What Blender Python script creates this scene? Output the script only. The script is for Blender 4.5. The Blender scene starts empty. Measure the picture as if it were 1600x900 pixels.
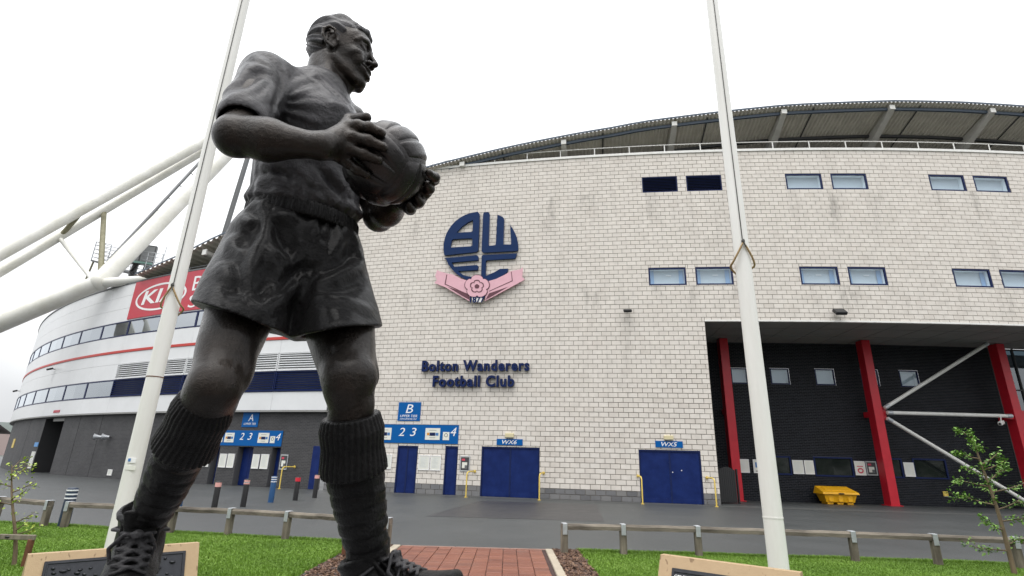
import bpy, math, random
import numpy as np
from mathutils import Matrix, Vector
random.seed(7); RNG = np.random.default_rng(7)
R_ = math.radians
scene = bpy.context.scene
COL = scene.collection

# ------------------------------------------------------------------ camera
EYE = 1.3477; PITCH = R_(18.3247); ROLL = R_(1.6048); FPX = 830.0
cam_d = bpy.data.cameras.new('camera'); cam_o = bpy.data.objects.new('camera', cam_d); COL.objects.link(cam_o)
cam_d.sensor_width = 36.0; cam_d.lens = FPX / 1600 * 36.0; cam_d.clip_start = 0.05; cam_d.clip_end = 6000
_f = Vector((0, math.cos(PITCH), math.sin(PITCH))); _x = Vector((1, 0, 0)); _u = Vector((0, -math.sin(PITCH), math.cos(PITCH)))
_c, _s = math.cos(ROLL), math.sin(ROLL)
_r2 = _x * _c + _u * _s; _u2 = _u * _c - _x * _s
_m = Matrix((_r2, _u2, -_f)).transposed().to_4x4(); _m.translation = (0, 0, EYE)
cam_o.matrix_world = _m
scene.camera = cam_o

# ------------------------------------------------------------------ world and sun: bright rainy overcast
SUN_EL = R_(72); SUN_AZ = R_(205)          # compass-like azimuth: behind the camera, a little to the left
w = bpy.data.worlds.new('World'); scene.world = w; w.use_nodes = True
nt = w.node_tree; nt.nodes.clear()
out = nt.nodes.new('ShaderNodeOutputWorld'); bg = nt.nodes.new('ShaderNodeBackground')
sky = nt.nodes.new('ShaderNodeTexSky'); sky.sky_type = 'NISHITA'; sky.sun_disc = False
sky.sun_elevation = SUN_EL; sky.sun_rotation = SUN_AZ; sky.dust_density = 3.0; sky.air_density = 1.0
mix = nt.nodes.new('ShaderNodeMix'); mix.data_type = 'RGBA'; mix.inputs[0].default_value = 0.93
tc = nt.nodes.new('ShaderNodeTexCoord'); mp = nt.nodes.new('ShaderNodeMapping'); mp.inputs['Scale'].default_value = (1, 1, 2.2)
nz = nt.nodes.new('ShaderNodeTexNoise'); nz.inputs['Scale'].default_value = 1.6; nz.inputs['Detail'].default_value = 4
rp = nt.nodes.new('ShaderNodeValToRGB')
rp.color_ramp.elements[0].position = 0.3; rp.color_ramp.elements[0].color = (7.8, 8.0, 8.3, 1)
rp.color_ramp.elements[1].position = 0.62; rp.color_ramp.elements[1].color = (12.6, 12.7, 12.8, 1)
nt.links.new(tc.outputs['Generated'], mp.inputs[0]); nt.links.new(mp.outputs[0], nz.inputs['Vector'])
nt.links.new(nz.outputs['Fac'], rp.inputs[0]); nt.links.new(sky.outputs[0], mix.inputs['A']); nt.links.new(rp.outputs[0], mix.inputs['B'])
# an overcast sky is about three times as bright overhead as at the horizon, all the way round
sx = nt.nodes.new('ShaderNodeSeparateXYZ'); nt.links.new(tc.outputs['Generated'], sx.inputs[0])
gr = nt.nodes.new('ShaderNodeMapRange'); gr.inputs['From Min'].default_value = 0.0; gr.inputs['From Max'].default_value = 1.0; gr.inputs['To Min'].default_value = .66; gr.inputs['To Max'].default_value = 1.95
nt.links.new(sx.outputs['Z'], gr.inputs[0]); sc = nt.nodes.new('ShaderNodeVectorMath'); sc.operation = 'SCALE'
nt.links.new(mix.outputs['Result'], sc.inputs[0]); nt.links.new(gr.outputs[0], sc.inputs['Scale'])
nt.links.new(sc.outputs[0], bg.inputs['Color']); bg.inputs['Strength'].default_value = 0.085
nt.links.new(bg.outputs[0], out.inputs['Surface'])
sl = bpy.data.lights.new('sun', 'SUN'); sl.energy = 1.3; sl.angle = R_(50); sl.color = (1.0, 0.97, 0.93)
so = bpy.data.objects.new('sun', sl); COL.objects.link(so)
_sd = Vector((math.sin(SUN_AZ) * math.cos(SUN_EL), math.cos(SUN_AZ) * math.cos(SUN_EL), math.sin(SUN_EL)))
so.rotation_euler = _sd.to_track_quat('Z', 'Y').to_euler(); so.location = (-20, -30, 60)
vs = scene.view_settings; vs.view_transform = 'Standard'; vs.look = 'None'; vs.exposure = 0.5; vs.gamma = 1.0
scene.cycles.max_bounces = 6; scene.cycles.transparent_max_bounces = 8

# ------------------------------------------------------------------ helpers
def tag(o, label=None, cat=None, group=None, kind=None):
    if label: o['label'] = label
    if cat: o['category'] = cat
    if group: o['group'] = group
    if kind: o['kind'] = kind
    return o
def empty(name, loc=(0, 0, 0), label=None, cat=None, group=None, kind=None, parent=None):
    o = bpy.data.objects.new(name, None); COL.objects.link(o); o.empty_display_size = 0.2
    o.location = loc
    if parent: o.parent = parent; o.location = Vector(loc) - wloc(parent)
    return tag(o, label, cat, group, kind)
def wloc(o):
    v = Vector((0, 0, 0))
    while o: v += Vector(o.location); o = o.parent
    return v
def mesh_obj(name, me, parent=None, world=True):
    """link a mesh whose vertices are in world space; objects here are never rotated, so the origin is just subtracted"""
    o = bpy.data.objects.new(name, me); COL.objects.link(o)
    if parent is not None:
        o.parent = parent
        if world: o.location = -wloc(parent)
    return o
class MB:
    def __init__(s): s.v = []; s.f = []; s.mi = []; s.sm = []
    def add(s, v, f, mi=0, smooth=False):
        b = len(s.v); s.v += [tuple(p) for p in v]; s.f += [[i + b for i in q] for q in f]; s.mi += [mi] * len(f); s.sm += [smooth] * len(f); return s
    def hexa(s, p, mi=0):          # 8 corners: bottom 0-3 ccw, top 4-7
        return s.add(p, [(3, 2, 1, 0), (4, 5, 6, 7), (0, 1, 5, 4), (1, 2, 6, 5), (2, 3, 7, 6), (3, 0, 4, 7)], mi)
    def box(s, c, size, ax=None, mi=0, taper=1.0):
        c = Vector(c); X, Y, Z = [Vector(a) for a in (ax or ((1, 0, 0), (0, 1, 0), (0, 0, 1)))]
        hx, hy, hz = [k / 2 for k in size]; P = []
        for k, t in ((-1, 1.0), (1, taper)):
            for i, j in ((-1, -1), (1, -1), (1, 1), (-1, 1)): P.append(c + X * (i * hx * t) + Y * (j * hy * t) + Z * (k * hz))
        return s.hexa(P, mi)
    def bbox(s, c, size, ax=None, b=0.01, mi=0):   # bevelled box
        c = Vector(c); A = [Vector(a) for a in (ax or ((1, 0, 0), (0, 1, 0), (0, 0, 1)))]; h = [k / 2 for k in size]; b = min(b, min(h) * .6)
        vid = {}; V = []
        for sx in (-1, 1):
            for sy in (-1, 1):
                for sz in (-1, 1):
                    for k in range(3):
                        d = [sx * h[0], sy * h[1], sz * h[2]]
                        for q in range(3):
                            if q != k: d[q] -= (sx, sy, sz)[q] * b
                        vid[(sx, sy, sz, k)] = len(V); V.append(c + A[0] * d[0] + A[1] * d[1] + A[2] * d[2])
        F = []
        for k in range(3):
            a, e = [(1, 2), (2, 0), (0, 1)][k]
            for sg in (-1, 1):
                q = []
                for i, j in ((-1, -1), (1, -1), (1, 1), (-1, 1)):
                    t = [0, 0, 0]; t[k] = sg; t[a] = i; t[e] = j; q.append(vid[(*t, k)])
                F.append(q if sg > 0 else q[::-1])
        for k in range(3):
            a, e = [(1, 2), (2, 0), (0, 1)][k]
            for i in (-1, 1):
                for j in (-1, 1):
                    t0 = [0, 0, 0]; t1 = [0, 0, 0]; t0[k] = -1; t1[k] = 1; t0[a] = t1[a] = i; t0[e] = t1[e] = j
                    q = [vid[(*t0, a)], vid[(*t1, a)], vid[(*t1, e)], vid[(*t0, e)]]
                    F.append(q if i * j < 0 else q[::-1])
        for sx in (-1, 1):
            for sy in (-1, 1):
                for sz in (-1, 1):
                    q = [vid[(sx, sy, sz, k)] for k in range(3)]
                    F.append(q if sx * sy * sz > 0 else q[::-1])
        return s.add(V, F, mi)
    def tube(s, pts, r, n=10, mi=0, cap=True, closed=False):
        pts = [Vector(p) for p in pts]; m = len(pts)
        rr = r if isinstance(r, (list, tuple)) else [r] * m
        T = []
        for i in range(m):
            a = pts[(i - 1) % m] if (i > 0 or closed) else pts[i]; b = pts[(i + 1) % m] if (i < m - 1 or closed) else pts[i]
            T.append((b - a).normalized())
        nrm = T[0].orthogonal().normalized(); V = []; F = []
        for i in range(m):
            nrm = (nrm - T[i] * nrm.dot(T[i])).normalized(); bi = T[i].cross(nrm)
            for k in range(n):
                a = 2 * math.pi * k / n; V.append(pts[i] + (nrm * math.cos(a) + bi * math.sin(a)) * rr[i])
        L = m if closed else m - 1
        for i in range(L):
            j = (i + 1) % m
            for k in range(n): F.append((i * n + k, i * n + (k + 1) % n, j * n + (k + 1) % n, j * n + k))
        s.add(V, F, mi, True)
        if cap and not closed:
            s.add(V[:n], [list(range(n))[::-1]], mi); s.add(V[-n:], [list(range(n))], mi)
        return s
    def ico(s, c, r, mi=0, n=10, m=6):
        c = Vector(c); rx, ry, rz = r if isinstance(r, (tuple, list)) else (r, r, r); V = []; F = []
        for i in range(m + 1):
            t = math.pi * i / m
            for k in range(n):
                a = 2 * math.pi * k / n; V.append(c + Vector((rx * math.sin(t) * math.cos(a), ry * math.sin(t) * math.sin(a), rz * math.cos(t))))
        for i in range(m):
            for k in range(n): F.append((i * n + k, (i + 1) * n + k, (i + 1) * n + (k + 1) % n, i * n + (k + 1) % n))
        return s.add(V, F, mi, True)
    def mesh(s, name, mats):
        me = bpy.data.meshes.new(name); me.from_pydata(s.v, [], s.f)
        for m in (mats if isinstance(mats, (list, tuple)) else [mats]): me.materials.append(m)
        me.polygons.foreach_set('material_index', s.mi); me.polygons.foreach_set('use_smooth', s.sm); me.update(); return me
    def build(s, name, mats, parent=None): return mesh_obj(name, s.mesh(name, mats), parent)
def np_mesh(name, V, Q, mats, smooth=True, tint=None):
    me = bpy.data.meshes.new(name); V = np.asarray(V, np.float32); Q = np.asarray(Q, np.int32); k = Q.shape[1]
    me.vertices.add(len(V)); me.vertices.foreach_set('co', V.ravel()); me.loops.add(Q.size); me.loops.foreach_set('vertex_index', Q.ravel())
    me.polygons.add(len(Q)); me.polygons.foreach_set('loop_start', np.arange(0, Q.size, k, dtype=np.int32))
    me.polygons.foreach_set('use_smooth', np.full(len(Q), smooth))
    for m in (mats if isinstance(mats, (list, tuple)) else [mats]): me.materials.append(m)
    me.update(calc_edges=True); me.validate()
    if tint is not None:
        at = me.attributes.new('tint', 'FLOAT', 'FACE'); at.data.foreach_set('value', np.asarray(tint, np.float32))
    return me

# wall coordinates: s metres along the curved wall, z height, d metres proud of it
CR = (21.12, 131.28, 109.24); CL = (10.10, 93.31, 69.82)
def W(C, s_, z, d=0.0):
    t = s_ / C[2] - math.pi / 2; r = C[2] + d
    return Vector((C[0] + r * math.cos(t), C[1] + r * math.sin(t), z))
def frame(C, s_):
    t = s_ / C[2] - math.pi / 2
    return Vector((-math.sin(t), math.cos(t), 0)), Vector((math.cos(t), math.sin(t), 0)), Vector((0, 0, 1))   # along, outward, up
def wbox(mb, C, s0, s1, z0, z1, d0, d1, mi=0, step=1.6):
    n = max(1, int(math.ceil(abs(s1 - s0) / step)))
    A = [s0 + (s1 - s0) * i / n for i in range(n + 1)]; V = []; F = []
    for a in A: V += [W(C, a, z0, d0), W(C, a, z0, d1), W(C, a, z1, d1), W(C, a, z1, d0)]
    for i in range(n):
        b = i * 4; c = b + 4
        F += [(b, c, c + 1, b + 1), (b + 1, c + 1, c + 2, b + 2), (b + 2, c + 2, c + 3, b + 3), (b + 3, c + 3, c, b)]
    F += [(0, 1, 2, 3), (n * 4 + 3, n * 4 + 2, n * 4 + 1, n * 4)]
    return mb.add(V, F, mi)
def wframe(mb, C, s0, s1, z0, z1, d0, d1, t, mi=0):
    wbox(mb, C, s0, s1, z0, z0 + t, d0, d1, mi); wbox(mb, C, s0, s1, z1 - t, z1, d0, d1, mi)
    wbox(mb, C, s0, s0 + t, z0 + t, z1 - t, d0 + .002, d1 - .002, mi); wbox(mb, C, s1 - t, s1, z0 + t, z1 - t, d0 + .002, d1 - .002, mi); return mb

# ------------------------------------------------------------------ materials
def mat(name, col, rough=0.6, metal=0.0, noise=None, bump=None, spec=0.5, col2=None, coat=0.0, coord='Object', scale=(1, 1, 1)):
    m = bpy.data.materials.new(name); m.use_nodes = True; t = m.node_tree; b = t.nodes['Principled BSDF']
    b.inputs['Base Color'].default_value = (*col, 1); b.inputs['Roughness'].default_value = rough; b.inputs['Metallic'].default_value = metal
    b.inputs['Specular IOR Level'].default_value = spec; b.inputs['Coat Weight'].default_value = coat
    tcn = t.nodes.new('ShaderNodeTexCoord'); mpn = t.nodes.new('ShaderNodeMapping'); mpn.inputs['Scale'].default_value = scale
    t.links.new(tcn.outputs[coord], mpn.inputs[0])
    if noise:
        n = t.nodes.new('ShaderNodeTexNoise'); n.inputs['Scale'].default_value = noise; n.inputs['Detail'].default_value = 8; n.inputs['Roughness'].default_value = .65
        t.links.new(mpn.outputs[0], n.inputs['Vector'])
        r = t.nodes.new('ShaderNodeValToRGB'); r.color_ramp.elements[0].position = .3; r.color_ramp.elements[1].position = .7
        c2 = col2 or tuple(c * .75 for c in col)
        r.color_ramp.elements[0].color = (*c2, 1); r.color_ramp.elements[1].color = (*col, 1)
        t.links.new(n.outputs['Fac'], r.inputs[0]); t.links.new(r.outputs[0], b.inputs['Base Color'])
        rr = t.nodes.new('ShaderNodeMapRange'); rr.inputs['To Min'].default_value = max(.02, rough - .12); rr.inputs['To Max'].default_value = min(1, rough + .12)
        t.links.new(n.outputs['Fac'], rr.inputs[0]); t.links.new(rr.outputs[0], b.inputs['Roughness'])
    if bump:
        sc, dist = bump
        n2 = t.nodes.new('ShaderNodeTexNoise'); n2.inputs['Scale'].default_value = sc; n2.inputs['Detail'].default_value = 6
        t.links.new(mpn.outputs[0], n2.inputs['Vector'])
        bp = t.nodes.new('ShaderNodeBump'); bp.inputs['Distance'].default_value = dist; bp.inputs['Strength'].default_value = .6
        t.links.new(n2.outputs['Fac'], bp.inputs['Height']); t.links.new(bp.outputs[0], b.inputs['Normal'])
    return m
def node(m, kind): return m.node_tree.nodes.new(kind)
def lk(m, a, b): m.node_tree.links.new(a, b)
def bsdf(m): return m.node_tree.nodes['Principled BSDF']

def brick_like(name, cols, rough, stain=0.0, use_tint=True, bumpd=.004, bumpsc=60):
    """colour drawn per piece (face attribute 'tint' on joined meshes, object random on single ones) plus grain and run-down stains"""
    m = bpy.data.materials.new(name); m.use_nodes = True; b = bsdf(m); b.inputs['Roughness'].default_value = rough
    if use_tint:
        a = node(m, 'ShaderNodeAttribute'); a.attribute_name = 'tint'; src = a.outputs['Fac']
    else:
        a = node(m, 'ShaderNodeObjectInfo'); src = a.outputs['Random']
    r = node(m, 'ShaderNodeValToRGB'); e = r.color_ramp.elements
    e[0].color = (*cols[0], 1); e[1].color = (*cols[-1], 1)
    for i, c in enumerate(cols[1:-1]): x = e.new((i + 1) / (len(cols) - 1)); x.color = (*c, 1)
    lk(m, src, r.inputs[0])
    g = node(m, 'ShaderNodeNewGeometry')
    n = node(m, 'ShaderNodeTexNoise'); n.inputs['Scale'].default_value = 3.5; n.inputs['Detail'].default_value = 8; lk(m, g.outputs['Position'], n.inputs['Vector'])
    mr = node(m, 'ShaderNodeMapRange'); mr.inputs['From Min'].default_value = .3; mr.inputs['From Max'].default_value = .7; mr.inputs['To Min'].default_value = .91; mr.inputs['To Max'].default_value = 1.04
    lk(m, n.outputs['Fac'], mr.inputs[0])
    mu = node(m, 'ShaderNodeVectorMath'); mu.operation = 'SCALE'; lk(m, r.outputs[0], mu.inputs[0]); lk(m, mr.outputs[0], mu.inputs['Scale'])
    last = mu.outputs[0]
    if stain:
        mp_ = node(m, 'ShaderNodeMapping'); mp_.inputs['Scale'].default_value = (.55, .55, .16); lk(m, g.outputs['Position'], mp_.inputs[0])
        n3 = node(m, 'ShaderNodeTexNoise'); n3.inputs['Scale'].default_value = 1.5; n3.inputs['Detail'].default_value = 9; n3.inputs['Roughness'].default_value = .7; lk(m, mp_.outputs[0], n3.inputs['Vector'])
        m3 = node(m, 'ShaderNodeMapRange'); m3.inputs['From Min'].default_value = .56; m3.inputs['From Max'].default_value = .8; m3.inputs['To Min'].default_value = 0; m3.inputs['To Max'].default_value = stain; lk(m, n3.outputs['Fac'], m3.inputs[0])
        mx = node(m, 'ShaderNodeMix'); mx.data_type = 'RGBA'; lk(m, m3.outputs[0], mx.inputs[0]); lk(m, last, mx.inputs['A']); mx.inputs['B'].default_value = (.13, .12, .105, 1); last = mx.outputs['Result']
    if stain and stain < .5:      # dirt washed down from the window sills (windows repeat every 6.66 m along the curve)
        def mth(op, a, b_=None):
            q = node(m, 'ShaderNodeMath'); q.operation = op
            for i, v in enumerate((a, b_)):
                if v is None: continue
                if isinstance(v, (int, float)): q.inputs[i].default_value = v
                else: lk(m, v, q.inputs[i])
            return q.outputs[0]
        def sm(v, a, b_):
            q = node(m, 'ShaderNodeMapRange'); q.interpolation_type = 'SMOOTHSTEP'; q.inputs['From Min'].default_value = a; q.inputs['From Max'].default_value = b_; lk(m, v, q.inputs[0]); return q.outputs[0]
        sp = node(m, 'ShaderNodeSeparateXYZ'); lk(m, g.outputs['Position'], sp.inputs[0])
        th = mth('ARCTAN2', mth('SUBTRACT', sp.outputs[0], 21.12), mth('MULTIPLY', mth('SUBTRACT', sp.outputs[1], 131.28), -1.0)); sa = mth('MULTIPLY', th, 109.24)
        u = mth('MODULO', mth('ADD', sa, 8.2 + 66.6), 6.66)
        def bump_(c, w_): return mth('EXPONENT', mth('MULTIPLY', mth('POWER', mth('DIVIDE', mth('ABSOLUTE', mth('SUBTRACT', u, c)), w_), 2.0), -1.0))
        lat = mth('ADD', mth('ADD', bump_(1.95, .42), mth('MULTIPLY', bump_(4.0, .5), .8)), mth('MULTIPLY', bump_(.25, .35), .5))
        z = sp.outputs[2]; v1 = mth('MULTIPLY', sm(z, 11.2, 13.6), mth('SUBTRACT', 1.0, sm(z, 14.0, 14.12))); v2 = mth('MULTIPLY', sm(z, 7.4, 8.9), mth('SUBTRACT', 1.0, sm(z, 9.24, 9.36)))
        nb = node(m, 'ShaderNodeTexNoise'); nb.inputs['Scale'].default_value = 2.6; nb.inputs['Detail'].default_value = 8; nb.inputs['Roughness'].default_value = .75; lk(m, mp_.outputs[0], nb.inputs['Vector'])
        f_ = mth('MULTIPLY', mth('MULTIPLY', lat, mth('ADD', v1, v2)), mth('MULTIPLY', sm(nb.outputs['Fac'], .44, .68), .55))
        my = node(m, 'ShaderNodeMix'); my.data_type = 'RGBA'; my.clamp_factor = True; lk(m, f_, my.inputs[0]); lk(m, last, my.inputs['A']); my.inputs['B'].default_value = (.12, .11, .095, 1); last = my.outputs['Result']
    lk(m, last, b.inputs['Base Color'])
    n2 = node(m, 'ShaderNodeTexNoise'); n2.inputs['Scale'].default_value = bumpsc; n2.inputs['Detail'].default_value = 4; lk(m, g.outputs['Position'], n2.inputs['Vector'])
    bp = node(m, 'ShaderNodeBump'); bp.inputs['Distance'].default_value = bumpd; bp.inputs['Strength'].default_value = .7; lk(m, n2.outputs['Fac'], bp.inputs['Height']); lk(m, bp.outputs[0], b.inputs['Normal'])
    return m
BLK = [(.635, .585, .53), (.665, .618, .562), (.685, .64, .585), (.71, .665, .61)]
M = dict(
    block=brick_like('pale_concrete_block', BLK, .75, .22), block1=brick_like('pale_concrete_block_single', BLK, .75, .22, False),
    plinth=brick_like('grey_concrete_block', [(.12, .12, .125), (.17, .17, .175), (.2, .195, .19)], .7, .3), plinth1=brick_like('grey_concrete_block_single', [(.12, .12, .125), (.17, .17, .175), (.2, .195, .19)], .7, .3, False),
    dbrick=brick_like('dark_blue_brick', [(.005, .006, .009), (.008, .010, .015), (.013, .015, .021)], .62, 0),
    paver=brick_like('red_clay_paver', [(.135, .040, .020), (.175, .054, .028), (.20, .067, .035)], .42, .25, False),
    kerb=brick_like('buff_concrete_edging', [(.30, .26, .19), (.36, .31, .235), (.4, .35, .27)], .65, .3, False),
    mortar=mat('mortar', (.17, .15, .13), .9), dmortar=mat('dark_mortar', (.085, .085, .09), .9),
    white=mat('white_cladding', (.74, .75, .76), .35, noise=.7, col2=(.66, .67, .675)),
    whitepaint=mat('white_paint', (.80, .795, .77), .38, noise=3.5, col2=(.68, .67, .63), scale=(1, 1, .12)),
    tube=mat('weathered_white_steel', (.74, .735, .70), .42, noise=.8, col2=(.58, .57, .50)),
    galv=mat('galvanised_steel', (.55, .57, .60), .45, .5, noise=14, col2=(.42, .44, .46)),
    grey=mat('grey_steel', (.16, .165, .17), .5, .3, noise=6),
    navy=mat('navy_paint', (.012, .022, .085), spec=.18, rough=.35, noise=3, col2=(.009, .017, .07)),
    door=mat('blue_door_paint', (.010, .026, .13), spec=.18, rough=.36, noise=2.6, col2=(.006, .015, .082), bump=(9, .004)),
    frame=mat('navy_window_frame', (.012, .02, .075), spec=.18, rough=.35),
    signblue=mat('sign_blue', (.0, .095, .33), spec=.18, rough=.4), signlet=mat('sign_white', (.8, .8, .8), .45), crest=mat('crest_blue', (.001, .022, .095), spec=.18, rough=.4, noise=3, col2=(.001, .018, .078)),
    letter=mat('lettering_navy', (.004, .014, .075), spec=.18, rough=.35), letterside=mat('lettering_dark_edge', (.006, .009, .03), .4),
    pink=mat('crest_pink', (.72, .42, .48), .45, noise=3, col2=(.66, .37, .43)), maroon=mat('crest_maroon', (.1, .025, .04), .5),
    red=mat('red_column_paint', (.55, .014, .03), .4, noise=3, col2=(.46, .011, .024), bump=(60, .002)), stripe=mat('red_stripe', (.5, .035, .025), .45),
    signred=mat('sign_red', (.50, .026, .045), .42, noise=1.2, col2=(.46, .035, .06)),
    yellow=mat('yellow_rail_paint', (.72, .55, .12), .4, noise=9, col2=(.6, .42, .08)), binyel=mat('yellow_plastic', (.9, .46, .006), .42, noise=5, col2=(.68, .34, .005), bump=(30, .002)),
    black=mat('black_paint', (.012, .012, .013), .42), rubber=mat('dark_void', (.008, .008, .009), .8),
    soffit=mat('grey_soffit', (.30, .30, .29), .6, noise=.8, col2=(.24, .24, .23)),
    roof=mat('grey_roof_sheet', (.64, .60, .53), .5, 0, noise=2.0, col2=(.5, .465, .41)), beam=mat('strut_grey', (.62, .60, .56), .55, noise=2, col2=(.48, .46, .43)), roofedge=mat('blue_grey_flashing', (.06, .085, .12), .4),
    steel=mat('dark_roof_steel', (.045, .046, .048), .55),
    paper=mat('notice_paper', (.74, .74, .68), .5, noise=4, col2=(.68, .68, .61)), paperred=mat('notice_red_print', (.55, .05, .09), .5), ink=mat('notice_dark_print', (.05, .05, .055), .5), skyprint=mat('notice_blue_print', (.06, .18, .42), .5), orange=mat('orange_print', (.6, .25, .03), .5),
    cream=mat('cream_plastic', (.62, .55, .34), .5), lamp=mat('lamp_glass', (.3, .31, .32), .15),
    blind=mat('office_blind', (.60, .655, .69), .7), reveal=mat('white_reveal', (.86, .9, .92), .6), revealblue=mat('blue_curtain', (.3, .45, .66), .7),
    bluepost=mat('blue_bollard_paint', (.012, .075, .2), .45, noise=7, col2=(.01, .055, .15)), darkpost=mat('navy_bollard_paint', (.012, .03, .06), .45, noise=7, col2=(.01, .02, .045)), blackpost=mat('black_bollard', (.014, .014, .015), .5, noise=7, col2=(.009, .009, .01)),
    bandpink=mat('faded_red_band', (.7, .36, .32), .45), bandred=mat('red_band', (.6, .02, .04), .4), bandwhite=mat('white_band', (.75, .76, .78), .45),
    wood=mat('weathered_wood', (.24, .21, .16), .75, noise=9, col2=(.045, .036, .024), bump=(45, .006), scale=(1, 1, .18)), woodrail=mat('weathered_rail', (.26, .225, .18), .75, noise=7, col2=(.035, .027, .019), bump=(45, .006), scale=(.16, 1, 1)),
    woodred=mat('red_brown_timber', (.16, .06, .025), .7, noise=9, col2=(.09, .035, .016)),
    stone=mat('buff_sandstone', (.40, .285, .165), .6, noise=14, col2=(.36, .25, .14), bump=(90, .003)),
    bark=mat('sapling_bark', (.20, .15, .09), .8, noise=16, col2=(.09, .06, .035), bump=(70, .004), scale=(1, 1, .4)),
    rope=mat('tan_rope', (.42, .30, .15), .7, noise=30, col2=(.22, .14, .06)), line=mat('dark_halyard', (.06, .06, .055), .7),
    plaque=mat('dark_bronze_plaque', (.028, .030, .036), .38, .45, noise=20, col2=(.015, .016, .02), bump=(80, .003)),
    granite=mat('grey_granite', (.22, .22, .225), .4, noise=40, col2=(.12, .12, .125)),
)
def glass_mat(name, tint, mixv, rough=.03):
    m = bpy.data.materials.new(name); m.use_nodes = True; t = m.node_tree; t.nodes.clear()
    o = t.nodes.new('ShaderNodeOutputMaterial'); mx = t.nodes.new('ShaderNodeMixShader'); tr = t.nodes.new('ShaderNodeBsdfTransparent'); gl = t.nodes.new('ShaderNodeBsdfGlossy')
    tr.inputs[0].default_value = (*tint, 1); gl.inputs['Roughness'].default_value = rough; gl.inputs['Color'].default_value = (.9, .95, 1, 1)
    fr = t.nodes.new('ShaderNodeFresnel'); fr.inputs[0].default_value = 1.5
    ad = t.nodes.new('ShaderNodeMath'); ad.operation = 'ADD'; ad.use_clamp = True; ad.inputs[1].default_value = mixv
    t.links.new(fr.outputs[0], ad.inputs[0]); gq = t.nodes.new('ShaderNodeNewGeometry'); iv = t.nodes.new('ShaderNodeMath'); iv.operation = 'SUBTRACT'; iv.inputs[0].default_value = 1.0; t.links.new(gq.outputs['Backfacing'], iv.inputs[1])
    ml = t.nodes.new('ShaderNodeMath'); ml.operation = 'MULTIPLY'; t.links.new(ad.outputs[0], ml.inputs[0]); t.links.new(iv.outputs[0], ml.inputs[1])
    t.links.new(ml.outputs[0], mx.inputs[0]); t.links.new(tr.outputs[0], mx.inputs[1]); t.links.new(gl.outputs[0], mx.inputs[2]); t.links.new(mx.outputs[0], o.inputs[0])
    return m
bsdf(M['dbrick']).inputs['Specular IOR Level'].default_value = .2
M['glass'] = glass_mat('window_glass', (.93, .96, .98), .03, .02)
M['lobbyglass'] = glass_mat('lobby_glass', (.22, .27, .30), .10, .03)
M['mirror'] = glass_mat('reflective_glass', (.35, .42, .46), .38, .02)
M['darkglass'] = mat('dark_glass', (.012, .016, .015), .06, spec=.8)
# ================================================================== ground
def sheet(name, pts, z, m, kind='structure'):
    mb = MB(); mb.add([(x, y, z) for x, y in pts], [list(range(len(pts)))]); o = mb.build(name, m); return tag(o, kind=kind)
gm = mat('grass_soil', (.10, .20, .02), .9, noise=3, col2=(.045, .09, .012))
am = mat('wet_asphalt', (.052, .056, .057), .5, noise=.55, col2=(.035, .039, .039), bump=(220, .006))
_t = am.node_tree; _b = bsdf(am)
_n = node(am, 'ShaderNodeTexNoise'); _n.inputs['Scale'].default_value = 90; _n.inputs['Detail'].default_value = 3
_tc = node(am, 'ShaderNodeTexCoord'); lk(am, _tc.outputs['Object'], _n.inputs['Vector'])
_mr = node(am, 'ShaderNodeMapRange'); _mr.inputs['From Min'].default_value = .52; _mr.inputs['From Max'].default_value = .78; _mr.inputs['To Min'].default_value = .0; _mr.inputs['To Max'].default_value = .5; lk(am, _n.outputs['Fac'], _mr.inputs[0])
_mx = node(am, 'ShaderNodeMix'); _mx.data_type = 'RGBA'; lk(am, _mr.outputs[0], _mx.inputs[0]); lk(am, _b.inputs['Base Color'].links[0].from_socket, _mx.inputs['A']); _mx.inputs['B'].default_value = (.16, .165, .165, 1); lk(am, _mx.outputs['Result'], _b.inputs['Base Color'])
pm = mat('dark_asphalt_patch', (.034, .034, .036), .42, noise=1.5, col2=(.026, .026, .028), bump=(220, .006))
G = 2500
sheet('ground', [(-G, -G), (G, -G), (G, G), (-G, G)], -.020, mat('far_ground', (.10, .10, .095), .9, noise=.05, col2=(.08, .085, .07)))
sheet('lawn', [(-16, 4.4), (-2.5, 4.4), (-2.5, 10.06), (-3.8, 10.24), (-6.0, 10.62), (-9.97, 11.35), (-14, 12.6), (-16, 13.3)], -.012, gm)
sheet('lawn', [(1.36, 4.0), (14, 4.0), (14, 9.3), (8.2, 9.62), (3, 9.78), (1.2, 9.72), (1.2, 4.0)], -.012, gm)
sheet('paved_area', [(-2.5, -8), (1.36, -8), (1.36, 5.5), (-2.5, 5.5)], -.014, mat('plinth_paving', (.16, .10, .08), .6, noise=3, col2=(.12, .08, .065)))
# the forecourt: near edge follows the lawn
EDGE = [(-60, 27.0), (-14, 12.6), (-9.97, 11.35), (-6.0, 10.62), (-3.8, 10.24), (-1.75, 9.86), (.75, 9.70), (3, 9.78), (8.2, 9.62), (14, 9.3), (60, 7)]
sheet('forecourt', EDGE[::1] + [(80, 40), (80, 110), (-110, 110), (-110, 40)], 0.0, am)
sheet('resurfaced_patch', [(-2.07, 15.0), (2.55, 14.9), (3.4, 21.4), (-1.0, 21.4)], .004, pm)
mb = MB()   # pale tarmac apron along the foot of the wall
for a in range(-30, 12):
    mb.add([W(CR, a, .005, .9), W(CR, a + 1, .005, .9), W(CR, a + 1, .005, -.02), W(CR, a, .005, -.02)], [(0, 1, 2, 3)])
tag(mb.build('wall_apron', mat('apron_asphalt', (.075, .078, .076), .55, noise=2, col2=(.06, .062, .06), bump=(200, .005))), kind='structure')

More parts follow.
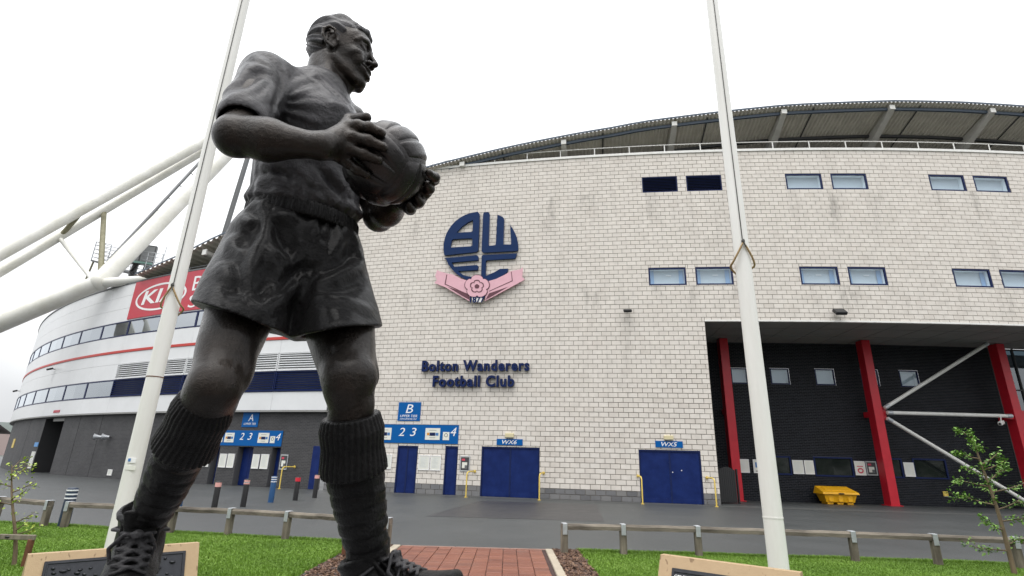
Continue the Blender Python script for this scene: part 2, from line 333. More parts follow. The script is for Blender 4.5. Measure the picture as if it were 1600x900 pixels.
# path of clay pavers with edging
path = empty('path', (-.2, 7, 0), kind='structure')
def px0(y): return -1.72 + (9.75 - y) * .012      # left edge of the paving
def px1(y): return .66
pv = MB(); pv.bbox((0, 0, 0), (.2055, .198, .05), b=.005); pvm = pv.mesh('paver', M['paver'])
for i in range(11):
    for j in range(27):
        x = -1.617 + i * .2125; y = 9.62 - j * .205
        o = bpy.data.objects.new('paver', pvm); COL.objects.link(o); o.parent = path
        o.location = Vector((x, y, -.012 + RNG.uniform(-.0025, .0025))) - path.location; o.rotation_euler = (RNG.uniform(-.006, .006), RNG.uniform(-.006, .006), RNG.uniform(-.006, .006))
bed = MB(); bed.add([(-1.85, 2.4, -.004), (.82, 2.4, -.004), (.82, 9.78, -.004), (-1.85, 9.78, -.004)], [(0, 1, 2, 3)]); bed.build('paver_bedding', mat('joint_sand', (.045, .022, .018), .9), path)
ke = MB(); ke.bbox((0, 0, 0), (.12, .9, .1), b=.008); kem = ke.mesh('edging_stone', M['kerb'])
ke2 = MB(); ke2.bbox((0, 0, 0), (.9, .07, .08), b=.006); kem2 = ke2.mesh('edging_stone', mat('pinkish_edging', (.24, .15, .12), .7, noise=8, col2=(.17, .1, .08)))
for sx in (-1.785, .735):
    for j in range(7):
        o = bpy.data.objects.new('edging_stone', kem); COL.objects.link(o); o.parent = path; o.location = Vector((sx, 9.27 - j * .908, -.02)) - path.location; o.rotation_euler = (0, 0, RNG.uniform(-.004, .004))
for j in range(3):
    o = bpy.data.objects.new('edging_stone', kem2); COL.objects.link(o); o.parent = path; o.location = Vector((-1.27 + j * .905, 9.775, -.026)) - path.location; o.rotation_euler = (0, 0, RNG.uniform(-.004, .004))

# bark mulch beds each side of the path
def chips(n, region, size, seed):
    r = np.random.default_rng(seed); V = []; Q = []; T = []
    P = region(r, n)
    for k in range(n):
        c = np.array([*P[k], r.uniform(.0, .03)]); a = r.uniform(0, 6.28); L = size * r.uniform(.5, 1.5); wd = L * r.uniform(.3, .6); tl = r.uniform(-.5, .5); t2 = r.uniform(-.5, .5)
        u = np.array([math.cos(a), math.sin(a), tl]); v = np.array([-math.sin(a), math.cos(a), t2]); nn = np.cross(u, v); nn /= np.linalg.norm(nn); th = .006
        b = len(V); q = [c + u * L / 2 * i + v * wd / 2 * j for i, j in ((-1, -1), (1, -.7), (.9, 1), (-.8, .8))]
        V += q + [p + nn * th for p in q]
        Q += [[b + 4, b + 5, b + 6, b + 7], [b, b + 1, b + 5, b + 4], [b + 1, b + 2, b + 6, b + 5], [b + 2, b + 3, b + 7, b + 6], [b + 3, b, b + 4, b + 7]]; T += [r.uniform(0, 1)] * 5
    return np.array(V), np.array(Q), T
mm = brick_like('bark_mulch', [(.03, .014, .008), (.07, .032, .018), (.13, .065, .036), (.2, .12, .07)], .6, 0)
soil = mat('mulch_soil', (.03, .017, .011), .9, noise=20, col2=(.015, .009, .006))
for nm, x0, x1 in (('left', -2.4, -1.86), ('right', .80, 1.2)):
    sheet('mulch_soil', [(x0, 5.5), (x1, 5.5), (x1, 9.72), (x0, 9.72)], -.006, soil)
    V, Q, T = chips(4200, lambda r, n: np.stack([r.uniform(x0, x1, n), 9.7 - 3.6 * r.uniform(0, 1, n) ** 1.2], 1), .055, 3 if nm == 'left' else 4)
    tag(mesh_obj('bark_mulch', np_mesh('bark_mulch', V, Q, mm, False, T)), kind='stuff')

# lawns: soil sheet is the ground; blades of grass stand on it
def edge_y(x):
    xs = np.array([e[0] for e in EDGE]); ys = np.array([e[1] for e in EDGE]); return np.interp(x, xs, ys)
def grass(name, x0, x1, ynear, dens, seed, hscale=1.0):
    r = np.random.default_rng(seed); area = 0; P = []
    n = int(dens)
    x = r.uniform(x0, x1, n); u = r.uniform(0, 1, n); y = edge_y(x) - .02 - (edge_y(x) - ynear) * u ** 1.25
    x += r.normal(0, .01, n)
    patch = np.sin(x * 2.1 + 1.3 * np.sin(y * 1.7)) * np.sin(y * 2.6 + x) * .5 + .5
    h = (.024 + .014 * r.uniform(0, 1, n)) * (.85 + .3 * patch) * hscale
    h *= np.where(edge_y(x) - y < .16, 1.7, 1.0)
    wd = r.uniform(.003, .0055, n); a = r.uniform(0, 6.283, n); lean = r.uniform(.1, .9, n) * h; la = r.uniform(0, 6.283, n)
    b0 = np.stack([x - np.cos(a) * wd, y - np.sin(a) * wd, np.full(n, -.012)], 1); b1 = np.stack([x + np.cos(a) * wd, y + np.sin(a) * wd, np.full(n, -.012)], 1)
    mx_ = x + np.cos(la) * lean * .35; my = y + np.sin(la) * lean * .35
    m0 = np.stack([mx_ - np.cos(a) * wd * .8, my - np.sin(a) * wd * .8, h * .6], 1); m1 = np.stack([mx_ + np.cos(a) * wd * .8, my + np.sin(a) * wd * .8, h * .6], 1)
    t = np.stack([x + np.cos(la) * lean, y + np.sin(la) * lean, h], 1)
    V = np.stack([b0, b1, m1, m0, t], 1).reshape(-1, 3); i = np.arange(n)[:, None] * 5
    T3 = np.concatenate([i + [0, 1, 2], i + [0, 2, 3], i + [3, 2, 4]], 1).reshape(-1, 3)
    tint = np.repeat(np.clip(.55 * r.uniform(0, 1, n) + .45 * patch, 0, 1), 3)
    return tag(mesh_obj(name, np_mesh(name, V, T3, GM, False, tint)), kind='stuff')
GM = brick_like('grass_blade', [(.095, .185, .014), (.125, .235, .018), (.155, .285, .024), (.21, .33, .05)], .55, 0)
bsdf(GM).inputs['Subsurface Weight'].default_value = 0
grass('grass', -12.5, -2.5, 5.6, 270000, 11); grass('grass', 1.2, 9.6, 5.4, 230000, 12)
# grey granite plinth under the statue
pl = empty('statue_plinth', (-.75, 1.85, 0), 'grey granite plinth carrying the bronze footballer', 'plinth')
for r0_, z0_, z1_, nm_ in ((.98, 0, .70, 'drum'), (1.04, .70, .795, 'cap_slab')):
    b_ = MB(); b_.tube([(-.78, 1.92, z0_), (-.78, 1.92, z1_ - .012), (-.78, 1.92, z1_)], [r0_, r0_, r0_ - .012], 48); b_.build(nm_, M['granite'], pl)

# ================================================================== far hill and trees at the left
r = np.random.default_rng(5); xs = np.linspace(-1500, -300, 60); V = []
for x in xs:
    h = 56 + 14 * math.sin(x * .006) + 6 * math.sin(x * .021)
    V += [(x, 900, -1), (x, 1000, h * .75), (x, 1150, h), (x, 1500, h)]
Q = []
for i in range(len(xs) - 1):
    for k in range(3): Q.append([i * 4 + k, (i + 1) * 4 + k, (i + 1) * 4 + k + 1, i * 4 + k + 1])
tag(mesh_obj('hill', np_mesh('hill', V, Q, mat('moor', (.11, .125, .12), .9, noise=.01, col2=(.075, .095, .085)))), kind='structure')
def leaf_cloud(centers, n, leaf, seed, up=.3):
    r = np.random.default_rng(seed); C = np.array(centers); k = r.integers(0, len(C), n)
    d = r.normal(size=(n, 3)); d /= np.linalg.norm(d, axis=1)[:, None]; P = C[k, :3] + d * (C[k, 3] * r.uniform(.45, 1, n) ** .5)[:, None]
    a = r.normal(size=(n, 3)); a[:, 2] *= .5; a /= np.linalg.norm(a, axis=1)[:, None]; b = np.cross(a, r.normal(size=(n, 3))); b /= np.linalg.norm(b, axis=1)[:, None]
    L = leaf * r.uniform(.6, 1.3, n)[:, None]
    V = np.stack([P - a * L, P + b * L * .45, P + a * L, P - b * L * .45], 1).reshape(-1, 3)
    return V, np.arange(4 * n).reshape(-1, 4), r.uniform(0, 1, n)
LM = brick_like('dark_leaf', [(.025, .05, .012), (.045, .085, .02), (.07, .12, .03)], .6, 0)
LMW = None
LM2 = brick_like('sapling_leaf', [(.07, .17, .02), (.13, .27, .035), (.21, .36, .06)], .5, 0); LM3 = brick_like('yellow_leaf', [(.2, .30, .02), (.3, .40, .04), (.42, .48, .08)], .5, 0)
for i, (x, y, h) in enumerate(((-70, 66, 6.4), (-78, 72, 7.6), (-88, 80, 8.8))):
    t = empty('broadleaf_tree', (x, y, 0), ['dark green tree past the left end of the stand, nearest and lowest of three', 'dark green tree past the left end of the stand, middle of three', 'tallest dark green tree past the left end of the stand, farthest of three'][i], 'tree')
    k = MB(); k.tube([(x, y, 0), (x + .2, y, h * .4), (x, y, h * .7)], [.25, .18, .06]); k.build('trunk', M['bark'], t)
    cs_ = [(x + r.uniform(-3, 3), y + r.uniform(-2, 2), h * r.uniform(.25, .8), r.uniform(1.0, 1.9)) for _ in range(14)]
    V, Q, T = leaf_cloud(cs_, 4500, .22, 20 + i); mesh_obj('crown', np_mesh('crown', V, Q, LM, False, T), t)
bx_ = empty('far_house', (-150, 140, 0), 'pinkish low building far off past the left end of the stand', 'house')
k = MB(); k.box((-150, 140, 2.6), (40, 10, 5.2)); k.build('wall', mat('pale_brick_far', (.42, .33, .31), .8), bx_)
k = MB(); k.add([(-170, 134, 5.2), (-130, 134, 5.2), (-130, 140, 8), (-170, 140, 8), (-130, 146, 5.2), (-170, 146, 5.2)], [(0, 1, 2, 3), (3, 2, 4, 5)]); k.build('roof', mat('grey_slate_far', (.2, .2, .21), .7), bx_)
# the belt of trees behind the photographer (it shows in the low windows)
r = np.random.default_rng(77); cs_ = []
for i in range(46):
    x = -60 + i * 2.7 + r.uniform(-1, 1); h = r.uniform(8.5, 12.5); y = -19 - r.uniform(0, 6)
    for k in range(9): cs_.append((x + r.uniform(-2.2, 2.2), y + r.uniform(-1.5, 1.5), h * r.uniform(.08, .86), r.uniform(1.3, 2.3)))
V, Q, T = leaf_cloud(cs_, 30000, .42, 78); tag(mesh_obj('tree_belt', np_mesh('tree_belt', V, Q, LM, False, T)), kind='stuff')
# ================================================================== the stadium
ST = empty('stadium', tuple(W(CR, -15, 0, -3)), 'curved football stadium with a tall pale block wall, red columns and white clad wing', 'stadium')
def part(mb, name, m, parent=ST): return mb.build(name, m, parent)
BS, BH = .42, .21; WALL0, WALL1, WTOP = -29.9, 13.02, 16.17; SOF = 7.63
WIN = []                                  # (s0, s1, z0, z1, kind)
for k, g in enumerate((-14.93, -8.2, -1.55, 5.1)):
    WIN += [(g, g + 1.67, 14.07, 14.91, 'louvre' if k == 0 else 'up'), (g + 2.1, g + 3.75, 14.07, 14.91, 'louvre' if k == 0 else 'up')]
for g in (-14.87, -8.2, -1.53, 5.1): WIN += [(g, g + 1.67, 9.30, 10.15, 'lo'), (g + 2.1, g + 3.74, 9.30, 10.15, 'lo')]
DOORS = [(-22.4, -19.85, 0, 2.04, 'WX6'), (-15.69, -13.21, 0, 2.06, 'WX5'), (-26.35, -25.37, 0, 2.0, 'B'), (-24.07, -23.49, 0, 2.02, 'B'), (-28.6, -27.9, 0, 2.0, 'B')]
OPEN = [(a, b, c, d) for a, b, c, d, _ in WIN + DOORS] + [(-12.56, 14, -1, SOF)]
def minus(rect, holes):
    L = [rect]
    for h in holes:
        N = []
        for a, b, c, d in L:
            if h[0] >= b or h[1] <= a or h[2] >= d or h[3] <= c: N.append((a, b, c, d)); continue
            if h[0] > a: N.append((a, h[0], c, d))
            if h[1] < b: N.append((h[1], b, c, d))
            a2, b2 = max(a, h[0]), min(b, h[1])
            if h[2] > c: N.append((a2, b2, c, h[2]))
            if h[3] < d: N.append((a2, b2, h[3], d))
        L = N
    return [q for q in L if q[1] - q[0] > .03 and q[3] - q[2] > .03]
def back_sheet(mb, C, s0, s1, z0, z1, d, holes, step=1.2):
    xs = sorted(set([s0, s1] + [x for h in holes for x in h[:2] if s0 < x < s1] + list(np.arange(s0, s1, step)))); zs = sorted(set([z0, z1] + [x for h in holes for x in h[2:] if z0 < x < z1]))
    for i in range(len(xs) - 1):
        for j in range(len(zs) - 1):
            a, c = (xs[i] + xs[i + 1]) / 2, (zs[j] + zs[j + 1]) / 2
            if any(h[0] < a < h[1] and h[2] < c < h[3] for h in holes): continue
            mb.add([W(C, xs[i], zs[j], d), W(C, xs[i + 1], zs[j], d), W(C, xs[i + 1], zs[j + 1], d), W(C, xs[i], zs[j + 1], d)], [(0, 1, 2, 3)])
    return mb
def cam_px(p):
    q = cam_o.matrix_world.inverted() @ Vector(p); return (800 + FPX * q.x / -q.z, 450 - FPX * q.y / -q.z, -q.z)
def block_verts(C, s0, s1, z0, z1, d, g=.0048, ch=.007, dep=.03):
    return [W(C, s0 + g + ch, z0 + g + ch, d), W(C, s1 - g - ch, z0 + g + ch, d), W(C, s1 - g - ch, z1 - g - ch, d), W(C, s0 + g + ch, z1 - g - ch, d),
            W(C, s0 + g, z0 + g, d - dep), W(C, s1 - g, z0 + g, d - dep), W(C, s1 - g, z1 - g, d - dep), W(C, s0 + g, z1 - g, d - dep)]
BF = [[0, 1, 2, 3], [4, 5, 1, 0], [5, 6, 2, 1], [6, 7, 3, 2], [7, 4, 0, 3]]
back = back_sheet(MB(), CR, WALL0, WALL1, 0, WTOP, -.019, OPEN)
bw = part(back, 'block_wall', M['mortar'])
cand = []
for row in range(77):
    z0 = row * BH; off = (row % 2) * BS / 2; n = int((WALL1 - WALL0) / BS) + 2
    for k in range(n):
        a = WALL0 - off + k * BS; b = min(a + BS, WALL1); a = max(a, WALL0)
        if b - a < .05: continue
        P = minus((a, b, z0, z0 + BH), OPEN)
        full = len(P) == 1 and abs((P[0][1] - P[0][0]) - BS) < 1e-6 and abs(P[0][3] - P[0][2] - BH) < 1e-6
        cand.append((row, P, full))
sc_ = []
for i, (row, P, full) in enumerate(cand):
    if not full: continue
    a, b, c, d = P[0]; p = [cam_px(W(CR, *q)) for q in ((a, c), (b, c), (b, d), (a, d))]
    if min(q[0] for q in p) < 612 or max(q[0] for q in p) > 1600 or min(q[1] for q in p) < 0 or max(q[1] for q in p) > 900: continue
    if row > 2 and 1100 < p[0][0] < 1230 and abs(p[0][0] - (1113 + .117 * p[0][1])) < 26: continue
    ar = abs(sum(p[k][0] * p[(k + 1) % 4][1] - p[(k + 1) % 4][0] * p[k][1] for k in range(4))) / 2
    sc_.append((ar, i))
single = set(i for _, i in sorted(sc_, reverse=True)[:295])
V = []; Q = []; T = []; V2 = []; Q2 = []; T2 = []
lb = MB(); lb.add([(-BS / 2 + .015, 0, -BH / 2 + .015), (BS / 2 - .015, 0, -BH / 2 + .015), (BS / 2 - .015, 0, BH / 2 - .015), (-BS / 2 + .015, 0, BH / 2 - .015), (-BS / 2 + .006, .03, -BH / 2 + .006), (BS / 2 - .006, .03, -BH / 2 + .006), (BS / 2 - .006, .03, BH / 2 - .006), (-BS / 2 + .006, .03, BH / 2 - .006)], BF)
lbm = {0: lb.mesh('block', M['plinth1']), 1: lb.mesh('block', M['block1'])}
for i, (row, P, full) in enumerate(cand):
    grey = row < 2; base = RNG.beta(3.2, 1.8)
    for a, b, c, d in P:
        dd = RNG.uniform(-.003, .003)
        if i in single:
            o = bpy.data.objects.new('block', lbm[0 if grey else 1]); COL.objects.link(o); o.parent = bw
            o.location = W(CR, (a + b) / 2, (c + d) / 2, dd) - wloc(bw); o.rotation_euler = (0, 0, (a + b) / 2 / CR[2])
            continue
        v = block_verts(CR, a, b, c, d, dd)
        if grey: bb = len(V2); V2 += v; Q2 += [[x + bb for x in q] for q in BF]; T2 += [base] * 5
        else: bb = len(V); V += v; Q += [[x + bb for x in q] for q in BF]; T += [base] * 5
tag(mesh_obj('blocks', np_mesh('blocks', [tuple(p) for p in V], Q, M['block'], False, T), bw), kind='stuff')
tag(mesh_obj('plinth_blocks', np_mesh('plinth_blocks', [tuple(p) for p in V2], Q2, M['plinth'], False, T2), bw), kind='stuff')
# body behind the face so that nothing is hollow: unseen deck added against light leaks, returns, end wall
mb = MB(); wbox(mb, CR, WALL0, WALL1, 16.0, 16.15, -7, -.05); part(mb, 'light_stop_deck', M['grey'])
mb = MB(); wbox(mb, CR, WALL0, WALL0 + .02, 0, 16.1, -9, -.03); part(mb, 'end_wall', M['mortar'])
mb = MB(); wbox(mb, CR, WALL0, WALL1, 16.175, 16.30, -.3, .05); part(mb, 'coping', M['whitepaint'])
mb = MB(); wbox(mb, CR, -12.56, WALL1, SOF - .05, SOF + .02, -.12, .02); part(mb, 'edge_trim', M['whitepaint'])
mb = MB(); wbox(mb, CR, WALL0 + .1, -12.9, -.5, 16.0, -.75, -.7); wbox(mb, CR, -12.9, WALL1, SOF + .4, 16.0, -.75, -.7); part(mb, 'inner_wall', M['rubber'])

# windows of the block wall
def window(s0, s1, z0, z1, kind, C=CR, d=0.0, parent=ST, ft=.06, gm_='glass'):
    f = MB(); wframe(f, C, s0 + .004, s1 - .004, z0 + .004, z1 - .004, d - .10, d - .012, ft); o = part(f, 'window', M['frame'], parent)
    f = MB(); wbox(f, C, s0 + ft - .01, s1 - ft + .01, z0 + ft - .01, z1 - ft + .01, d - .062, d - .05); f.build('pane', M[gm_], o)
    f = MB(); wframe(f, C, s0 + ft - .02, s1 - ft + .02, z0 + ft - .02, z1 - ft + .02, d - .30, d - .105, .02); f.build('reveal', M['reveal'], o)
    f = MB(); wbox(f, C, s0 + .03, s1 - .03, z0 + .03, z1 - .03, d - .31, d - .29); f.build('blind', M['blind'], o)
    if kind == 'lo':
        if s0 < -3:
            f = MB(); wbox(f, C, s0 + .8, s0 + 1.05, z1 - .34, z1 - .28, d - .27, d - .26); f.build('bright_speck', M['signlet'], o)  # plain white bar painted in for a bright speck in the window
        f = MB(); wbox(f, C, s0 + ft + .02, s0 + ft + .2, z0 + ft, z1 - ft, d - .26, d - .25); wbox(f, C, s1 - ft - .22, s1 - ft - .02, z0 + ft, z1 - ft, d - .26, d - .25); f.build('curtain', M['revealblue'], o)
    return o
def louvre(s0, s1, z0, z1, C, d, m, n, parent=ST, name='louvre', fr=.04):
    f = MB(); wframe(f, C, s0 + .004, s1 - .004, z0 + .004, z1 - .004, d - .12, d - .012, fr); o = part(f, name, m, parent)
    f = MB(); wbox(f, C, s0 + fr, s1 - fr, z0 + fr, z1 - fr, d - .15, d - .12); f.build('backing', M['rubber'], o)
    h = (z1 - z0 - 2 * fr) / n
    for k in range(n):
        za = z0 + fr + k * h; f = MB(); N = max(1, int((s1 - s0) / 1.6)); A = [s0 + fr + (s1 - s0 - 2 * fr) * i / N for i in range(N + 1)]; V = []; F = []
        for a in A: V += [W(C, a, za + .01, d - .02), W(C, a, za + h * .72, d - .10), W(C, a, za + h * .72 + .012, d - .10), W(C, a, za + .026, d - .016)]
        for i in range(N):
            b = i * 4; F += [(b, b + 4, b + 5, b + 1), (b + 3, b + 2, b + 6, b + 7), (b, b + 3, b + 7, b + 4)]
        f.add(V, F); f.build('slat', m, o)
    return o
for a, b, c, d, k in WIN:
    if k == 'louvre': louvre(a, b, c, d, CR, 0, M['navy'], 9)
    else: window(a, b, c, d, k)
# doors
def door_set(s0, s1, z1, leaves, C=CR, d=0.0, dep=.07, jamb=None):
    f = MB(); wbox(f, C, s0 + .002, s0 + .05, 0, z1 - .002, d - dep - .06, d - .01); wbox(f, C, s1 - .05, s1 - .002, 0, z1 - .002, d - dep - .06, d - .01); wbox(f, C, s0 + .05, s1 - .05, z1 - .06, z1 - .003, d - dep - .06, d - .012)
    o = part(f, 'door_frame', M['navy'])
    wd = (s1 - s0 - .1) / leaves
    for k in range(leaves):
        a = s0 + .05 + k * wd; al, ou, up = frame(C, a + wd / 2)
        f = MB(); f.bbox(W(C, a + wd / 2, (z1 - .06) / 2 + .008, d - dep), (wd - .008, .045, z1 - .075), (al, ou, up), b=.004); dl = part(f, 'door', M['door'])
        f = MB(); f.bbox(W(C, a + wd / 2, .09, d - dep + .026), (wd - .06, .006, .16), (al, ou, up), b=.002); f.build('kick_plate', M['door'], dl)
    if leaves == 2:
        al, ou, up = frame(C, (s0 + s1) / 2); f = MB(); f.bbox(W(C, (s0 + s1) / 2, (z1 - .06) / 2 + .008, d - dep + .03), (.07, .014, z1 - .1), (al, ou, up), b=.003); part(f, 'meeting_strip', M['navy'])
        for q in (.3, 1.0, 1.7):
            for e, sg in ((s0 + .06, 1), (s1 - .06, -1)):
                f = MB(); f.tube([W(C, e, q, d - dep + .03), W(C, e, q + .12, d - dep + .03)], .014, 8); part(f, 'hinge', M['navy'])
for a, b, c, d, k in DOORS: door_set(a, b, d, 2 if (b - a) > .9 else 1)
for s_, z_ in ((-14.36, 1.2), (-14.0, 1.28)):
    al, ou, up = frame(CR, s_); f = MB(); f.bbox(W(CR, s_, z_, -.04), (.04, .006, .04), (al, ou, up), b=.001); part(f, 'door_label', M['signlet'])

# recess under the overhang: bricks one by one, columns, braces
RD = -4.5
SW = [(-10.27, -9.42), (-8.24, -7.27), (-5.95, -4.95), (-3.6, -2.68), (-1.6, -.6)]
LW = [(-8.95, -7.79, 1.2, 2.06), (-6.68, -4.78, 1.18, 2.08), (-3.6, -2.36, 1.2, 2.1), (-1.84, -.17, 1.2, 2.12)]
RH_ = [(a, b, 5.52, 6.32 + .01 * i) for i, (a, b) in enumerate(SW)] + LW
CURT = 3.42
dk = part(back_sheet(MB(), CR, -12.56, CURT, 0, SOF + .1, RD - .012, RH_), 'dark_brick_wall', M['dmortar'])
V = []; Q = []; T = []
for row in range(102):
    z0 = row * .075
    for k in range(73):
        a = -12.56 - (row % 2) * .1125 + k * .225; b = min(a + .225, CURT); a = max(a, -12.56)
        if b - a < .03: continue
        t_ = RNG.uniform(0, 1)
        for q in minus((a, b, z0, min(z0 + .075, SOF)), RH_):
            bb = len(V); V += block_verts(CR, *q, RD + RNG.uniform(-.002, .002), g=.005, ch=.003, dep=.02); Q += [[x + bb for x in f] for f in BF]; T += [t_] * 5
tag(mesh_obj('bricks', np_mesh('bricks', [tuple(p) for p in V], Q, M['dbrick'], False, T), dk), kind='stuff')
for a, b, c, d in RH_[:5]: window(a, b, c, d, 'small', CR, RD, ft=.055)
for a, b, c, d in LW:
    f = MB(); wframe(f, CR, a, b, c, d, RD - .1, RD + .03, .07); o = part(f, 'window', M['navy'])
    f = MB(); wbox(f, CR, a + .06, b - .06, c + .06, d - .06, RD - .05, RD - .03); f.build('pane', M['darkglass'], o)
mb = MB(); wbox(mb, CR, -12.56, WALL1, SOF + .021, SOF + .12, -4.6, -.13); part(mb, 'soffit', M['soffit'])
mb = MB()
for a in np.arange(-11.5, 12.5, 1.5): wbox(mb, CR, a, a + .012, SOF + .012, SOF + .03, -4.45, -.14)
for e in (-1.5, -3.0): wbox(mb, CR, -12.5, 12.9, SOF + .013, SOF + .03, e, e + .012, step=1.5)
part(mb, 'soffit_joint', M['grey'])
# return wall at the left of the recess
f = MB(); p0, p1 = W(CR, -12.575, 0, -4.5), W(CR, -12.575, 0, -.03); p2, p3 = W(CR, -12.555, 0, -4.5), W(CR, -12.555, 0, -.02)
f.hexa([p0, p1, p3, p2] + [Vector((p.x, p.y, SOF)) for p in (p0, p1, p3, p2)]); part(f, 'return_wall', mat('dark_return_brick', (.03, .032, .04), .5, noise=6))
f = MB(); wbox(f, CR, 12.9, 13.0, 0, SOF, -4.6, -.03); part(f, 'return_wall', M['dmortar'])
# glazed entrance at the right
g0 = MB()
for z in (0.0, 1.05, 2.0, 2.97, 3.95, 5.5, 7.55): wbox(g0, CR, CURT, 12.9, z, z + .06, RD - .1, RD + .02)
for a in np.arange(CURT, 12.9, 1.35): wbox(g0, CR, a, a + .06, 0, SOF, RD - .098, RD + .024)
cw = part(g0, 'curtain_wall', M['steel'])
for a in np.arange(CURT, 11.5, 1.35):
    for z, z2 in ((.06, 1.05), (1.11, 2.0), (2.06, 2.97), (3.03, 3.95), (4.01, 5.5), (5.56, 7.55)):
        g = MB(); wbox(g, CR, a + .06, a + 1.35, z, z2, RD - .05, RD - .04); g.build('pane', M['lobbyglass'], cw)
g = MB(); wbox(g, CR, CURT, 12.9, 0, SOF, RD - 1.4, RD - 1.35); g.build('lobby_wall', M['blind'], cw)
# red columns with their stub beams, white braces
for s_ in (-10.8, -3.72, 3.14, 10.0):
    al, ou, up = frame(CR, s_); f = MB(); f.bbox(W(CR, s_, SOF / 2, -3.72), (.40, .50, SOF - .01), (al, ou, up), b=.012); c_ = part(f, 'column', M['red'])
    f = MB(); f.bbox(W(CR, s_, 4.08, -4.2), (.26, .5, .26), (al, ou, up), b=.01); f.build('stub_beam', M['red'], c_)
    f = MB(); f.bbox(W(CR, s_, .02, -3.72), (.56, .66, .04), (al, ou, up), b=.006); f.build('base_plate', M['red'], c_)
    if s_ > -5:
        f = MB(); f.bbox(W(CR, s_ + .31, 4.1, -3.6), (.24, .03, .62), (al, ou, up), b=.006); f.build('gusset', M['red'], c_)
    if s_ > 0:
        f = MB(); f.bbox(W(CR, s_ - .45, 4.1, -3.6), (.5, .12, .22), (al, ou, up), b=.006); f.build('gusset', M['red'], c_)
for (sa, za), (sb, zb) in (((-3.42, 4.34), (2.45, 7.6)), ((-3.35, 4.12), (2.72, 4.12)), ((-3.4, 3.86), (2.95, -.02))):
    A, B = W(CR, sa, za, -3.42), W(CR, sb, zb, -3.42); f = MB(); f.tube([A, B], .085, 12); o = part(f, 'brace', M['whitepaint'])
    dr = (B - A).normalized()
    for P_ in (A + dr * .02, B - dr * .24):
        f = MB(); f.tube([P_, P_ + dr * .22], .1, 10); f.build('brace_collar', M['galv'], o)
# ------------------------------------------------------------------ roof of the main stand
RE0 = [(-28, 15.9), (-25.95, 16.40), (-21.46, 17.15), (-18.12, 17.62), (-16.16, 17.86), (-14.87, 18.08), (-11.05, 18.47), (-7.77, 18.78), (-2.49, 19.02), (.69, 19.03), (4.18, 18.94), (9, 18.6), (14, 18.0)]
RE = [(a, EYE + (z - EYE) * .988) for a, z in RE0]
def rz(s_, T=RE): return float(np.interp(s_, [p[0] for p in T], [p[1] for p in T]))
def corrugated(C, s0, s1, T, d0, d1, slope, pitch=.20, amp=.035, name='roof_sheet', m=None, nd=5):
    A = np.arange(s0, s1, pitch / 6); V = []; Q = []; n = len(A)
    for i, a in enumerate(A):
        ph = (i % 6) / 6; cz = amp * (0 if ph < .16 else 1 if ph < .5 else 1 if ph < .6 else 0)
        cz = amp * max(-1, min(1, 1.8 * math.sin(2 * math.pi * i / 6 + .3)))
        for j in range(nd):
            d = d0 + (d1 - d0) * j / (nd - 1); V.append(tuple(W(C, a, rz(a, T) + cz + slope * (d - d0), d)))
    for i in range(n - 1):
        for j in range(nd - 1): Q.append([i * nd + j, (i + 1) * nd + j, (i + 1) * nd + j + 1, i * nd + j + 1])
    me = np_mesh(name, V, Q, m or M['roof'], False); o = mesh_obj(name, me, ST); return o
corrugated(CR, -26.4, 13, RE, .25, -6.5, .33, pitch=.2, amp=.028)
def roofbar(C, s0, s1, T, d, dz, wd, ht, slope, d0, name, m, step=.9):
    n = int((s1 - s0) / step); V = []; F = []
    for i in range(n + 1):
        a = s0 + (s1 - s0) * i / n; z = rz(a, T) + slope * (d - d0) + dz
        V += [W(C, a, z - ht, d - wd / 2), W(C, a, z - ht, d + wd / 2), W(C, a, z, d + wd / 2), W(C, a, z, d - wd / 2)]
    for i in range(n):
        b = i * 4; c = b + 4; F += [(b, c, c + 1, b + 1), (b + 1, c + 1, c + 2, b + 2), (b + 2, c + 2, c + 3, b + 3), (b + 3, c + 3, c, b)]
    F += [(0, 1, 2, 3), (n * 4 + 3, n * 4 + 2, n * 4 + 1, n * 4)]
    mb = MB(); mb.add(V, F); return part(mb, name, m)
roofbar(CR, -26.4, 13, RE, .28, .07, .03, .092, .33, .25, 'roof_flashing', M['roofedge'])
roofbar(CR, -26, 13, RE, -.05, -.05, .10, .14, .33, .25, 'edge_beam', M['roofedge'])
for d_ in (-1.6, -3.6): roofbar(CR, -25 if d_ > -2 else -22, 13, RE, d_, -.05, .12, .13, .33, .25, 'purlin', M['steel'])
for a in np.arange(-24.5, 12, 5.2):
    o = MB(); P = [W(CR, a + 2.55, rz(a + 2.55) - .05 + .33 * (d - .25), d) for d in (.1, -2, -5.5)]; o.tube(P, .03, 6); part(o, 'sheet_lap', M['steel'])
mb = MB(); wbox(mb, CR, -20, WALL1, 16.1, 16.55, -6.6, -6.5); o = part(mb, 'interior_shade_wall', M['steel'])  # dark sheet standing in for the shade inside the stand
